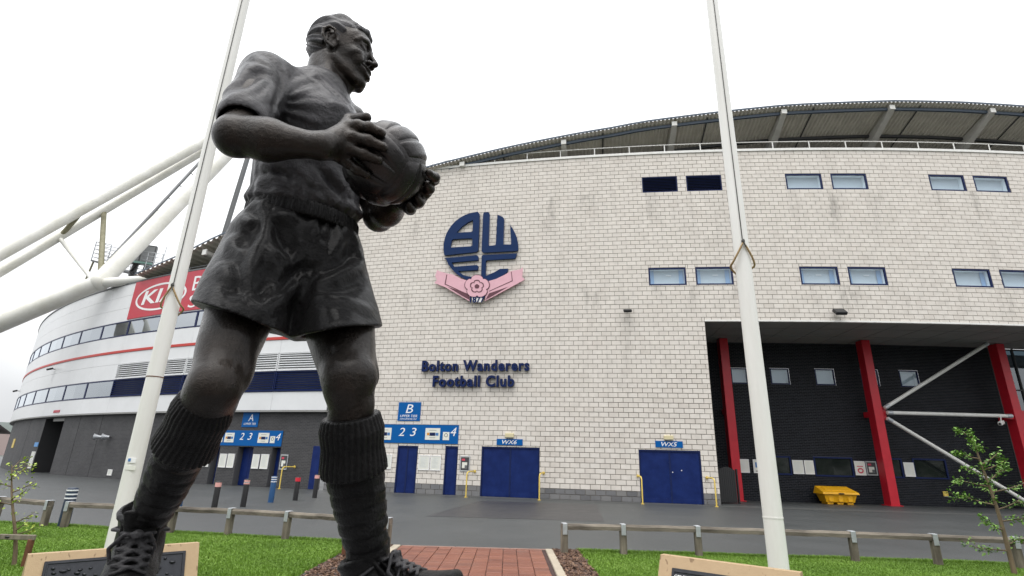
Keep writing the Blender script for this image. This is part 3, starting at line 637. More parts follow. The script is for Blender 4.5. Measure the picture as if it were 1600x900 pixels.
for s_ in (-24.1, -18.75, -13.2, -7.85, -2.6, 2.35, 7.5, 12.3):
    al, ou, up = frame(CR, s_); z1 = rz(s_) - .24
    A, B = W(CR, s_, z1, .12), W(CR, s_, z1 - .16 - .33 * 3.2, -3.1)
    f = MB(); V = []
    for P_, hh, ww in ((B, .33, .22), (A, .12, .12)):
        for i, j in ((-1, -1), (1, -1), (1, 1), (-1, 1)): V.append(P_ + al * i * ww + up * j * hh)
    f.hexa([V[0], V[1], V[5], V[4], V[3], V[2], V[6], V[7]]); o = part(f, 'strut', M['beam'])
    f = MB(); f.bbox(A + ou * .03, (.26, .05, .25), (al, ou, up), b=.006); f.build('end_plate', M['whitepaint'], o)
    if False:
        f = MB(); f.bbox(W(CR, s_, (16.15 + z1) / 2 - .25, -3.1), (.36, .42, z1 - 16.15), (al, ou, up), b=.02); f.build('strut_post', M['beam'], o)
# safety rail on the parapet
rail = empty('parapet_rail', tuple(W(CR, -8, 16.3, -.1)), 'white safety rail running along the top of the pale block wall', 'railing')
mb = MB(); mb.tube([W(CR, a, 16.76, -.12) for a in np.arange(-27.6, 13, .8)], .024, 8); part(mb, 'top_rail', M['whitepaint'], rail)
for k in range(-13, 11):
    a = -5.05 + 1.735 * k
    if a < -27.5: continue
    al, ou, up = frame(CR, a); mb = MB(); mb.bbox(W(CR, a, 16.53, -.12), (.05, .03, .46), (al, ou, up), b=.004); part(mb, 'post', M['whitepaint'], rail)

# ------------------------------------------------------------------ the white clad wing on the left
S0, S1 = -104, -18.9
DOORA = [(-25.49, -25.03), (-23.86, -22.91), (-21.79, -21.29)]
LH_ = [(-43.9, -40.5, 0, 3.4)] + [(a, b, 0, 1.8) for a, b in DOORA] + [(-27.9, -27.0, 0, 1.8)]
gb = mat('grey_engineering_brick', (.075, .075, .08), .6, noise=1.3, col2=(.05, .05, .055))
_t = node(gb, 'ShaderNodeTexBrick'); _t.inputs['Scale'].default_value = 1.0; _t.inputs['Brick Width'].default_value = .21; _t.inputs['Row Height'].default_value = .07; _t.inputs['Mortar Size'].default_value = .008
_t.inputs['Color1'].default_value = (.030, .030, .034, 1); _t.inputs['Color2'].default_value = (.050, .049, .053, 1); _t.inputs['Mortar'].default_value = (.085, .083, .081, 1)
_u = node(gb, 'ShaderNodeUVMap'); _u.uv_map = 'wall'; lk(gb, _u.outputs[0], _t.inputs['Vector'])
_g = node(gb, 'ShaderNodeTexNoise'); _g.inputs['Scale'].default_value = .9; _g.inputs['Detail'].default_value = 8; _gg = node(gb, 'ShaderNodeNewGeometry'); lk(gb, _gg.outputs['Position'], _g.inputs['Vector'])
_m2 = node(gb, 'ShaderNodeMapRange'); _m2.inputs['To Min'].default_value = .7; _m2.inputs['To Max'].default_value = 1.3; lk(gb, _g.outputs['Fac'], _m2.inputs[0])
_v = node(gb, 'ShaderNodeVectorMath'); _v.operation = 'SCALE'; lk(gb, _t.outputs['Color'], _v.inputs[0]); lk(gb, _m2.outputs[0], _v.inputs['Scale']); lk(gb, _v.outputs[0], bsdf(gb).inputs['Base Color'])
_bp = node(gb, 'ShaderNodeBump'); _bp.inputs['Distance'].default_value = .008; _bp.inputs['Strength'].default_value = .8; lk(gb, _t.outputs['Fac'], _bp.inputs['Height']); _bp.invert = True; lk(gb, _bp.outputs[0], bsdf(gb).inputs['Normal'])
mb = back_sheet(MB(), CL, S0, S1, 0, 3.6, 0, LH_); gw = part(mb, 'grey_brick_wall', gb)
uv = gw.data.uv_layers.new(name='wall')
for p in gw.data.polygons:
    for li in p.loop_indices:
        co = gw.data.vertices[gw.data.loops[li].vertex_index].co; th = (math.atan2(co.y - CL[1], co.x - CL[0]) + math.pi / 2); th = th if th < math.pi else th - 2 * math.pi
        uv.data[li].uv = (th * CL[2], co.z)
for a in (-57, -47.5, -38.2, -35.5, -29.5):
    mb = MB(); wbox(mb, CL, a, a + .03, 0, 3.5, -.01, .004); part(mb, 'movement_joint', M['rubber'])
# deep dark openings
def recess(s0, s1, z1, d, m):
    f = MB(); wbox(f, CL, s0 - .1, s1 + .1, -.02, z1 + .1, d - .05, d); wbox(f, CL, s0 - .06, s0 - .002, 0, z1, d + .002, -.004); wbox(f, CL, s1 + .002, s1 + .06, 0, z1, d + .002, -.004); wbox(f, CL, s0 - .06, s1 + .06, z1 + .002, z1 + .06, d + .002, -.004)
    return part(f, 'doorway', m)
recess(-43.9, -40.5, 3.4, -3.0, mat('doorway_dark_brick', (.022, .022, .024), .8))
f = MB(); al, ou, up = frame(CL, -41.3); f.bbox(W(CL, -41.3, 1.0, -2.2), (1.0, .08, 2.0), (al, ou, up)); part(f, 'door', M['black'])
f = MB(); wbox(f, CL, -42.6, -40.7, 3.2, 3.38, -.3, -.05); part(f, 'lintel', M['soffit'])
for a, b in DOORA + [(-27.9, -27.0)]:
    recess(a, b, 1.8, -.42, M['dmortar']); n = 2 if b - a > .7 else 1; wd = (b - a - .02) / n
    for k in range(n):
        al, ou, up = frame(CL, a + (k + .5) * wd); f = MB(); f.bbox(W(CL, a + .01 + (k + .5) * wd, .9, -.36), (wd - .01, .05, 1.78), (al, ou, up), b=.006); part(f, 'door', M['door'])
f = MB(); al, ou, up = frame(CL, -19.2); f.bbox(W(CL, -19.25, .95, .03), (.42, .06, 1.9), (al, ou, up)); part(f, 'door', M['door'])
# cladding panels in modules of 3.2 m, each a piece; ribbon windows, louvres
def module(k): return -18.9 - 3.17 * k if k == 0 else -18.9 - 3.17 * k
mods = [-18.9 - 3.165 * k for k in range(0, 27)]
rows = [(3.54, 4.42), (6.38, 7.06), (7.22, 8.12), (9.08, 9.95), (9.95, 10.78), (10.78, 11.58)]
mb = MB(); wbox(mb, CL, S0, S1, 3.5, 11.56, -.30, .20); part(mb, 'backing_wall', M['grey'])
mb = MB(); wbox(mb, CL, S0, S1, 3.46, 3.535, -.02, .27); part(mb, 'cladding_soffit', M['soffit'])
for i in range(len(mods) - 1):
    b, a = mods[i], mods[i + 1]
    louv = a > -34.9
    R2 = rows + ([] if louv else [(5.45, 6.38)])
    for c, d in R2:
        f = MB(); wbox(f, CL, a + .006, b - .006, c + .006, d - .006, .205, .25, step=1.1); part(f, 'cladding_panel', M['white'])
    f = MB(); wbox(f, CL, a + .002, b - .002, 7.07, 7.21, .205, .29, step=1.1); part(f, 'stripe_panel', M['stripe'])
    for c, d in ((8.12, 9.08),) + (() if louv else ((4.42, 5.45),)):
        f = MB(); wframe(f, CL, a + .002, b - .002, c + .005, d - .005, .2, .262, .07); o = part(f, 'window', M['frame'])
        f = MB(); wbox(f, CL, a + .06, b - .06, c + .06, d - .06, .225, .235); f.build('pane', M['mirror'], o)
        f = MB(); wbox(f, CL, a + .06, b - .06, c + .06, d - .06, .201, .204); f.build('blind', M['blind'] if d < 6 else M['grey'], o)
    if louv:
        louvre(a + .02, b - .02, 5.46, 6.36, CL, .31, M['white'], 7); louvre(a + .02, b - .02, 4.44, 5.44, CL, .31, M['navy'], 8)
mb = MB(); wbox(mb, CL, S0, S1, 11.585, 11.68, -.3, .3); part(mb, 'wing_coping', M['grey'])
mb = MB(); wbox(mb, CL, S0, S1, 11.4, 11.5, -7, -.31); part(mb, 'wing_deck', M['grey'])
# roof over the wing
RL = [(-34.6, 11.85), (-33.86, 11.95), (-32.14, 12.2), (-30.33, 12.5), (-27.95, 13.15), (-24, 14.1), (-18, 15.4)]
corrugated(CL, -34.6, -18.5, RL, .7, -6, .02, pitch=.42, amp=.06, name='roof_sheet')
roofbar(CL, -34.6, -18.5, RL, .72, .12, .03, .09, .02, .7, 'roof_flashing', M['roofedge'])
roofbar(CL, -34.4, -18.5, RL, -1.6, -.05, .2, .25, .02, .7, 'purlin', M['steel'])
mb = MB(); wbox(mb, CL, -34.5, -18.5, 11.5, 12.2, -5.6, -5.5); wbox(mb, CL, -30, -18.5, 12.2, 13.1, -5.6, -5.5); part(mb, 'interior_shade_wall', M['steel'])  # shade under the wing roof, put in as dark walls
al, ou, up = frame(CL, -28.6); f = MB(); A, B = W(CL, -28.6, 12.55, .5), W(CL, -28.3, 12.2, -3); f.tube([B, A], [.3, .17], 4); o = part(f, 'strut', M['beam'])
f = MB(); f.bbox(A, (.34, .1, .34), (al, ou, up)); f.build('end_plate', M['whitepaint'], o)
wr = empty('wing_rail', tuple(W(CL, -30, 11.68, 0)), 'thin grey safety rail on top of the red sign and white cladding', 'railing')
mb = MB(); mb.tube([W(CL, a, 12.02, -.1) for a in np.arange(-45, -19, 1.2)], .02, 6); part(mb, 'top_rail', M['galv'], wr)
for a in np.arange(-44.5, -19, 1.75):
    mb = MB(); mb.tube([W(CL, a, 11.68, -.1), W(CL, a, 12.02, -.1)], .02, 6); part(mb, 'post', M['galv'], wr)
# ================================================================== text and flat shapes
def curve_mesh(cu):
    o = bpy.data.objects.new('tmp', cu); COL.objects.link(o); dg = bpy.context.evaluated_depsgraph_get(); dg.update()
    me = bpy.data.meshes.new_from_object(o.evaluated_get(dg)); bpy.data.objects.remove(o); bpy.data.curves.remove(cu); return me
def text_mesh(s, ext=.01, bold=0.0, shear=0.0, space=1.0):
    cu = bpy.data.curves.new('txt', 'FONT'); cu.body = s; cu.extrude = ext; cu.offset = bold; cu.shear = shear; cu.size = 1; cu.resolution_u = 3; cu.space_character = space
    return curve_mesh(cu)
def shape_mesh(polys, ext):
    cu = bpy.data.curves.new('shp', 'CURVE'); cu.dimensions = '2D'; cu.fill_mode = 'BOTH'; cu.extrude = ext
    for p in polys:
        sp = cu.splines.new('POLY'); sp.points.add(len(p) - 1); sp.use_cyclic_u = True
        for q, (x, y) in zip(sp.points, p): q.co = (x, y, 0, 1)
    return curve_mesh(cu)
def co_of(me): a = np.empty(len(me.vertices) * 3, np.float32); me.vertices.foreach_get('co', a); return a.reshape(-1, 3)
def fit(me, x0, x1, y0, y1):
    a = co_of(me); lo, hi = a.min(0), a.max(0); k = np.where(hi - lo > 1e-9, hi - lo, 1)
    a[:, 0] = x0 + (a[:, 0] - lo[0]) / k[0] * (x1 - x0); a[:, 1] = y0 + (a[:, 1] - lo[1]) / k[1] * (y1 - y0); me.vertices.foreach_set('co', a.ravel()); return me
def to_wall(me, C, d):
    a = co_of(me); b = np.array([tuple(W(C, x, y, d + z)) for x, y, z in a], np.float32); me.vertices.foreach_set('co', b.ravel()); me.update(); return me
def to_plane(me, o, ax, ay, an):
    a = co_of(me); o, ax, ay, an = [np.array(v) for v in (o, ax, ay, an)]; b = o + a[:, :1] * ax + a[:, 1:2] * ay + a[:, 2:3] * an; me.vertices.foreach_set('co', b.astype(np.float32).ravel()); me.update(); return me
def wtext(s, name, m, parent, C, box, d, ext=.006, bold=0, shear=0, space=1.0):
    me = to_wall(fit(text_mesh(s, ext, bold, shear, space), *box), C, d); me.materials.clear(); me.materials.append(m); return mesh_obj(name, me, parent)
def wshape(polys, name, m, parent, C, d, ext, side=None):
    me = to_wall(shape_mesh(polys, ext), C, d); me.materials.clear(); me.materials.append(m); return mesh_obj(name, me, parent)
def plate(name, C, s0, s1, z0, z1, m, label, cat, group=None, d=.03, t=.025):
    e = empty(name, tuple(W(C, (s0 + s1) / 2, z0, d)), label, cat, group); f = MB(); wbox(f, C, s0, s1, z0, z1, d - t, d); f.build('board', m, e); return e

# club lettering: every letter a piece
def islands(me):
    n = len(me.vertices); par = list(range(n))
    def fd(a):
        while par[a] != a: par[a] = par[par[a]]; a = par[a]
        return a
    for e in me.edges:
        a, b = fd(e.vertices[0]), fd(e.vertices[1])
        if a != b: par[a] = b
    # extruded text may come as separate front, side and back shells: join by identical xy
    d = {}; co = co_of(me)
    for i in range(n):
        k = (round(float(co[i, 0]), 4), round(float(co[i, 1]), 4))
        if k in d: par[fd(i)] = fd(d[k])
        else: d[k] = i
    g = {}
    for i in range(n): g.setdefault(fd(i), []).append(i)
    return sorted(g.values(), key=lambda v: min(co[i, 0] for i in v))
def letters(s, parent, C, box, d, ext, bold):
    me = fit(text_mesh(s, ext, bold, 0, 1.12), *box); co = co_of(me); to_wall(me, C, d); wc = co_of(me)
    for isl in islands(bpy.data.meshes.new_from_object(bpy.data.objects.new('t', me)) if False else _planar(me, co)):
        idx = {v: i for i, v in enumerate(isl)}; V = [tuple(wc[v]) for v in isl]; F = []; mi = []
        for p in me.polygons:
            if p.vertices[0] in idx:
                F.append([idx[v] for v in p.vertices]); zs = {round(float(co[v, 2]), 3) for v in p.vertices}; mi.append(1 if len(zs) > 1 else 0)
        m2 = bpy.data.meshes.new('letter'); m2.from_pydata(V, [], F); m2.materials.append(M['letter']); m2.materials.append(M['letterside']); m2.polygons.foreach_set('material_index', mi); m2.update()
        mesh_obj('letter', m2, parent)
class _planar:
    def __init__(s, me, co): s.vertices = me.vertices; s.edges = me.edges; s.co = co
def co_of(me, _o=co_of): return me.co if isinstance(me, _planar) else _o(me)
lt = empty('wall_lettering', tuple(W(CR, -22.9, 4.8, .05)), 'dark blue raised club name lettering in two lines on the pale block wall', 'lettering')
letters('Bolton Wanderers', lt, CR, (-25.43, -20.33, 5.33, 5.84), .11, .07, .034)
letters('Football Club', lt, CR, (-24.84, -21.0, 4.62, 5.14), .11, .07, .034)
CREST = {
 'b': [[(-24.73, 11.16), (-24.77, 11.37), (-24.8, 11.57), (-24.8, 11.78), (-24.78, 11.98), (-24.74, 12.18), (-24.68, 12.37), (-24.59, 12.55), (-24.49, 12.72), (-24.36, 12.88), (-24.22, 13.02), (-24.06, 13.14), (-23.89, 13.24), (-23.71, 13.32), (-23.52, 13.38), (-23.32, 13.41), (-23.11, 13.43), (-23.01, 13.3), (-23.0, 13.16), (-22.98, 11.31), (-23.07, 11.23), (-24.65, 11.15)], [(-24.17, 12.34), (-23.92, 12.64), (-23.62, 12.86), (-23.33, 12.99), (-23.32, 12.38), (-23.4, 12.33)], [(-24.44, 11.55), (-24.39, 11.95), (-24.31, 12.0), (-23.36, 11.99), (-23.31, 11.93), (-23.31, 11.59), (-23.38, 11.55)]],
 'w': [[(-22.82, 13.28), (-22.78, 13.38), (-22.56, 13.37), (-22.49, 13.29), (-22.47, 11.57), (-22.41, 11.52), (-22.14, 11.54), (-22.1, 11.58), (-22.08, 13.19), (-21.81, 13.06), (-21.73, 12.94), (-21.73, 11.56), (-21.36, 11.53), (-21.33, 11.58), (-21.42, 12.66), (-21.4, 12.56), (-21.3, 12.41), (-21.21, 12.25), (-21.13, 12.08), (-21.07, 11.91), (-21.03, 11.74), (-21.0, 11.57), (-20.98, 11.39), (-20.98, 11.22), (-21.05, 11.18), (-22.71, 11.17), (-22.81, 11.26)]],
 'f': [[(-24.72, 11.0), (-23.05, 11.06), (-22.96, 10.99), (-22.96, 10.79), (-24.33, 10.74), (-24.17, 10.51), (-23.02, 10.54), (-22.94, 10.48), (-22.96, 10.28), (-23.96, 10.27), (-23.64, 10.02), (-23.08, 9.91), (-23.09, 9.79), (-23.35, 9.74), (-23.48, 9.79), (-23.61, 9.86), (-23.74, 9.93), (-23.87, 10.01), (-23.99, 10.1), (-24.1, 10.19), (-24.2, 10.3), (-24.3, 10.41), (-24.39, 10.53), (-24.48, 10.65), (-24.55, 10.78), (-24.61, 10.92)]],
 'c': [[(-22.79, 10.99), (-22.74, 11.05), (-21.03, 11.05), (-21.11, 10.79), (-22.51, 10.77), (-22.57, 10.71), (-22.55, 9.95), (-22.12, 10.12), (-21.85, 10.28), (-21.44, 10.28), (-21.5, 10.1), (-21.59, 10.01), (-21.69, 9.94), (-21.79, 9.87), (-21.9, 9.81), (-22.02, 9.76), (-22.14, 9.71), (-22.26, 9.68), (-22.39, 9.65), (-22.77, 9.86)]],
 'rl': [[(-25.02, 10.37), (-24.91, 10.29), (-24.49, 10.15), (-24.19, 10.08), (-23.75, 9.84), (-23.35, 9.71), (-23.27, 8.68), (-23.89, 9.05), (-24.53, 9.44), (-25.12, 9.69), (-25.0, 9.84), (-25.1, 10.06)]],
 'rr': [[(-20.72, 10.3), (-20.84, 10.19), (-21.27, 10.13), (-21.57, 9.96), (-21.99, 9.76), (-22.43, 9.64), (-22.51, 8.66), (-21.84, 9.01), (-21.26, 9.32), (-20.62, 9.67), (-20.74, 9.82), (-20.73, 10.04)]],
 'ml': [[(-24.4, 9.44), (-23.31, 9.04), (-23.28, 8.75), (-23.7, 8.99)]],
 'mr': [[(-21.39, 9.34), (-22.32, 9.04), (-22.49, 8.71), (-22.08, 8.94)]],
 'fl': [[(-24.52, 10.09), (-24.48, 10.08), (-24.53, 9.61), (-23.33, 9.02), (-23.34, 8.98), (-24.58, 9.59)]],
 'fr': [[(-21.29, 10.09), (-21.26, 10.09), (-21.19, 9.62), (-22.31, 9.13), (-22.32, 9.16), (-21.23, 9.64)]],
 'rose': [[(-22.34, 9.37), (-22.33, 9.43), (-22.34, 9.49), (-22.36, 9.55), (-22.38, 9.6), (-22.42, 9.66), (-22.47, 9.7), (-22.52, 9.74), (-22.58, 9.76), (-22.66, 9.75), (-22.67, 9.83), (-22.71, 9.88), (-22.77, 9.92), (-22.82, 9.95), (-22.89, 9.96), (-22.95, 9.97), (-23.01, 9.97), (-23.07, 9.96), (-23.13, 9.93), (-23.18, 9.9), (-23.21, 9.85), (-23.22, 9.77), (-23.3, 9.79), (-23.36, 9.77), (-23.41, 9.74), (-23.46, 9.7), (-23.49, 9.65), (-23.51, 9.6), (-23.52, 9.54), (-23.52, 9.48), (-23.51, 9.42), (-23.48, 9.36), (-23.44, 9.31), (-23.37, 9.27), (-23.4, 9.21), (-23.4, 9.15), (-23.38, 9.09), (-23.35, 9.03), (-23.3, 8.99), (-23.26, 8.94), (-23.2, 8.91), (-23.14, 8.89), (-23.08, 8.88), (-23.01, 8.88), (-22.95, 8.89), (-22.9, 8.95), (-22.84, 8.89), (-22.78, 8.87), (-22.72, 8.87), (-22.66, 8.87), (-22.6, 8.89), (-22.55, 8.92), (-22.5, 8.96), (-22.46, 9.0), (-22.44, 9.05), (-22.42, 9.11), (-22.43, 9.17), (-22.47, 9.24), (-22.39, 9.27), (-22.36, 9.32)]],
 'roseedge': [[(-22.31, 9.37), (-22.3, 9.43), (-22.3, 9.5), (-22.32, 9.56), (-22.35, 9.62), (-22.39, 9.67), (-22.44, 9.72), (-22.49, 9.76), (-22.56, 9.78), (-22.64, 9.77), (-22.66, 9.85), (-22.7, 9.91), (-22.76, 9.95), (-22.82, 9.98), (-22.88, 10.0), (-22.95, 10.01), (-23.02, 10.01), (-23.08, 9.99), (-23.14, 9.97), (-23.19, 9.93), (-23.23, 9.88), (-23.24, 9.8), (-23.33, 9.82), (-23.39, 9.8), (-23.44, 9.76), (-23.49, 9.72), (-23.52, 9.67), (-23.55, 9.61), (-23.56, 9.55), (-23.56, 9.48), (-23.55, 9.42), (-23.52, 9.36), (-23.48, 9.3), (-23.4, 9.26), (-23.44, 9.19), (-23.43, 9.13), (-23.41, 9.07), (-23.37, 9.01), (-23.33, 8.96), (-23.28, 8.92), (-23.22, 8.88), (-23.15, 8.86), (-23.09, 8.85), (-23.02, 8.85), (-22.96, 8.86), (-22.9, 8.91), (-22.84, 8.86), (-22.77, 8.84), (-22.71, 8.83), (-22.64, 8.84), (-22.58, 8.86), (-22.52, 8.89), (-22.48, 8.93), (-22.44, 8.98), (-22.41, 9.03), (-22.39, 9.09), (-22.39, 9.15), (-22.43, 9.23), (-22.36, 9.26), (-22.33, 9.31)]],
 'ring': [[(-22.58, 9.38), (-22.58, 9.41), (-22.58, 9.45), (-22.59, 9.49), (-22.6, 9.52), (-22.63, 9.55), (-22.65, 9.57), (-22.69, 9.59), (-22.72, 9.6), (-22.77, 9.59), (-22.78, 9.64), (-22.8, 9.67), (-22.83, 9.7), (-22.86, 9.72), (-22.9, 9.73), (-22.94, 9.73), (-22.98, 9.73), (-23.01, 9.72), (-23.04, 9.71), (-23.07, 9.69), (-23.09, 9.66), (-23.09, 9.61), (-23.14, 9.62), (-23.18, 9.61), (-23.21, 9.6), (-23.24, 9.57), (-23.26, 9.55), (-23.27, 9.51), (-23.27, 9.48), (-23.27, 9.44), (-23.26, 9.41), (-23.25, 9.37), (-23.22, 9.35), (-23.17, 9.33), (-23.2, 9.29), (-23.2, 9.25), (-23.19, 9.21), (-23.17, 9.18), (-23.15, 9.15), (-23.12, 9.13), (-23.09, 9.11), (-23.05, 9.1), (-23.01, 9.09), (-22.98, 9.09), (-22.94, 9.1), (-22.91, 9.14), (-22.88, 9.1), (-22.84, 9.09), (-22.8, 9.08), (-22.77, 9.09), (-22.73, 9.1), (-22.7, 9.11), (-22.67, 9.13), (-22.65, 9.16), (-22.64, 9.19), (-22.63, 9.23), (-22.63, 9.26), (-22.66, 9.31), (-22.62, 9.32), (-22.59, 9.35)], [(-22.63, 9.38), (-22.63, 9.41), (-22.63, 9.44), (-22.64, 9.47), (-22.65, 9.5), (-22.67, 9.52), (-22.7, 9.54), (-22.73, 9.56), (-22.76, 9.57), (-22.8, 9.55), (-22.8, 9.6), (-22.82, 9.63), (-22.85, 9.65), (-22.87, 9.67), (-22.9, 9.68), (-22.94, 9.68), (-22.97, 9.68), (-23.0, 9.67), (-23.02, 9.66), (-23.05, 9.64), (-23.06, 9.61), (-23.05, 9.56), (-23.1, 9.58), (-23.13, 9.58), (-23.16, 9.56), (-23.19, 9.55), (-23.2, 9.52), (-23.22, 9.49), (-23.22, 9.47), (-23.22, 9.44), (-23.21, 9.41), (-23.19, 9.38), (-23.17, 9.35), (-23.12, 9.34), (-23.15, 9.3), (-23.15, 9.27), (-23.15, 9.24), (-23.13, 9.22), (-23.11, 9.19), (-23.09, 9.17), (-23.06, 9.15), (-23.03, 9.14), (-23.0, 9.14), (-22.97, 9.14), (-22.94, 9.15), (-22.91, 9.19), (-22.88, 9.15), (-22.85, 9.14), (-22.82, 9.13), (-22.79, 9.13), (-22.76, 9.14), (-22.73, 9.16), (-22.71, 9.17), (-22.69, 9.2), (-22.68, 9.23), (-22.68, 9.25), (-22.68, 9.29), (-22.72, 9.32), (-22.67, 9.33), (-22.65, 9.36)]],
 'heart': [[(-22.8, 9.39), (-22.8, 9.4), (-22.8, 9.41), (-22.81, 9.42), (-22.81, 9.44), (-22.82, 9.45), (-22.83, 9.46), (-22.84, 9.46), (-22.85, 9.47), (-22.86, 9.47), (-22.87, 9.48), (-22.88, 9.49), (-22.89, 9.5), (-22.9, 9.5), (-22.91, 9.51), (-22.93, 9.51), (-22.94, 9.51), (-22.95, 9.51), (-22.96, 9.5), (-22.97, 9.5), (-22.98, 9.49), (-22.99, 9.48), (-23.0, 9.48), (-23.01, 9.47), (-23.02, 9.46), (-23.03, 9.46), (-23.03, 9.45), (-23.04, 9.43), (-23.04, 9.42), (-23.04, 9.41), (-23.04, 9.4), (-23.04, 9.39), (-23.03, 9.38), (-23.02, 9.37), (-23.02, 9.35), (-23.02, 9.34), (-23.01, 9.33), (-23.01, 9.32), (-23.0, 9.31), (-22.99, 9.3), (-22.98, 9.3), (-22.97, 9.29), (-22.95, 9.29), (-22.94, 9.29), (-22.93, 9.29), (-22.92, 9.3), (-22.9, 9.29), (-22.89, 9.29), (-22.88, 9.29), (-22.87, 9.29), (-22.86, 9.29), (-22.85, 9.3), (-22.84, 9.31), (-22.83, 9.31), (-22.82, 9.32), (-22.82, 9.34), (-22.82, 9.35), (-22.82, 9.36), (-22.81, 9.37), (-22.81, 9.38)]],
 'num': [[(-23.16, 8.85), (-22.64, 8.83), (-22.64, 8.61), (-23.11, 8.62)]],
}
cr = empty('club_crest', tuple(W(CR, -22.9, 8.7, .05)), 'round blue club emblem with pink ribbon and rose high on the block wall', 'emblem')
for k in 'bwfc': wshape(CREST[k], 'emblem_letter', M['crest'], cr, CR, .08, .055)
rb = wshape(CREST['rl'], 'ribbon', M['pink'], cr, CR, .165, .025); wshape(CREST['ml'], 'ribbon_fold', M['maroon'], rb, CR, .192, .003); wshape(CREST['fl'], 'ribbon_line', M['maroon'], rb, CR, .193, .005)
rb = wshape(CREST['rr'], 'ribbon', M['pink'], cr, CR, .165, .025); wshape(CREST['mr'], 'ribbon_fold', M['maroon'], rb, CR, .192, .003); wshape(CREST['fr'], 'ribbon_line', M['maroon'], rb, CR, .193, .005)
ro = wshape(CREST['roseedge'], 'rose_backing', M['maroon'], cr, CR, .20, .015); wshape(CREST['rose'], 'rose', M['pink'], ro, CR, .225, .015); wshape(CREST['ring'], 'petal_ring', M['maroon'], ro, CR, .242, .005); wshape(CREST['heart'], 'rose_heart', M['maroon'], ro, CR, .242, .005)
nb = wshape(CREST['num'], 'date_plate', M['signlet'], cr, CR, .19, .02)
wtext('1877', 'date', M['letter'], nb, CR, (-23.24, -22.52, 8.58, 8.9), .22, .012, .03)

# signs on the block wall
e = plate('gate_sign', CR, -21.74, -20.59, 2.12, 2.38, M['signblue'], 'blue sign reading WX6 over the left double door of the block wall', 'sign'); wtext('WX6', 'lettering', M['signlet'], e, CR, (-21.5, -20.85, 2.165, 2.335), .032, .004, .01, .25)
e = plate('gate_sign', CR, -15.0, -13.89, 2.17, 2.43, M['signblue'], 'blue sign reading WX5 over the right double door of the block wall', 'sign'); wtext('WX5', 'lettering', M['signlet'], e, CR, (-14.76, -14.12, 2.215, 2.385), .032, .004, .01, .25)
e = plate('tier_sign', CR, -26.48, -25.38, 3.1, 3.94, M['signblue'], 'square blue B upper tier sign on the pale block wall', 'sign')
wtext('B', 'lettering', M['signlet'], e, CR, (-26.1, -25.75, 3.45, 3.84), .032, .004, 0, .2); wtext('UPPER TIER', 'lettering', M['signlet'], e, CR, (-26.36, -25.52, 3.26, 3.37), .032, .003, 0, .2); wtext('HOME SUPPORTERS ONLY', 'lettering', M['signlet'], e, CR, (-26.36, -25.52, 3.15, 3.21), .032, .003, 0, .2)
def sponsor_panel(parent, C, s0, s1, z0, z1, d):
    f = MB(); wbox(f, C, s0, s1, z0, z1, d, d + .008); o = f.build('notice_panel', M['paper'], parent); w_ = s1 - s0; h = z1 - z0
    f = MB(); wbox(f, C, s0 + .12 * w_, s0 + .28 * w_, z0 + .38 * h, z0 + .6 * h, d + .009, d + .011); f.build('print', M['orange'], o)
    f = MB(); wbox(f, C, s0 + .3 * w_, s0 + .68 * w_, z0 + .34 * h, z0 + .62 * h, d + .009, d + .011); f.build('print', M['navy'], o)
    f = MB(); wbox(f, C, s0 + .7 * w_, s0 + .9 * w_, z0 + .36 * h, z0 + .6 * h, d + .009, d + .011); f.build('print', M['skyprint'], o)
    f = MB(); wbox(f, C, s0 + .25 * w_, s0 + .75 * w_, z0 + .8 * h, z0 + .84 * h, d + .009, d + .011); wbox(f, C, s0 + .3 * w_, s0 + .7 * w_, z0 + .16 * h, z0 + .2 * h, d + .009, d + .011); f.build('print', M['soffit'], o)
def little_panel(parent, C, s0, s1, z0, z1, d):
    f = MB(); wbox(f, C, s0, s1, z0, z1, d, d + .008); o = f.build('notice_panel', M['paper'], parent); cx, cz, q = (s0 + s1) / 2, z0 + .6 * (z1 - z0), .28 * (s1 - s0)
    wshape([[(cx + q * math.cos(a), cz + q * math.sin(a)) for a in np.linspace(0, 6.28, 16)[:-1]], [(cx + .75 * q * math.cos(a), cz + .75 * q * math.sin(a)) for a in np.linspace(0, 6.28, 16)[:-1]]], 'print', M['ink'], o, C, d + .01, .001)
e = plate('turnstile_sign', CR, -28.7, -23.5, 2.12, 2.93, M['signblue'], 'long blue turnstile sign numbered to 4 on the pale block wall', 'sign')
for t_, a, b in (('1', -28.3, -28.1), ('2', -26.36, -26.06), ('3', -25.8, -25.5), ('4', -23.87, -23.6)): wtext(t_, 'lettering', M['signlet'], e, CR, (a, b, 2.43 if t_ != '4' else 2.46, 2.79 if t_ != '4' else 2.83), .032, .004, 0, .22)
sponsor_panel(e, CR, -27.36, -26.72, 2.25, 2.78, .031); sponsor_panel(e, CR, -25.06, -24.36, 2.28, 2.79, .031); little_panel(e, CR, -24.22, -23.92, 2.28, 2.63, .031)
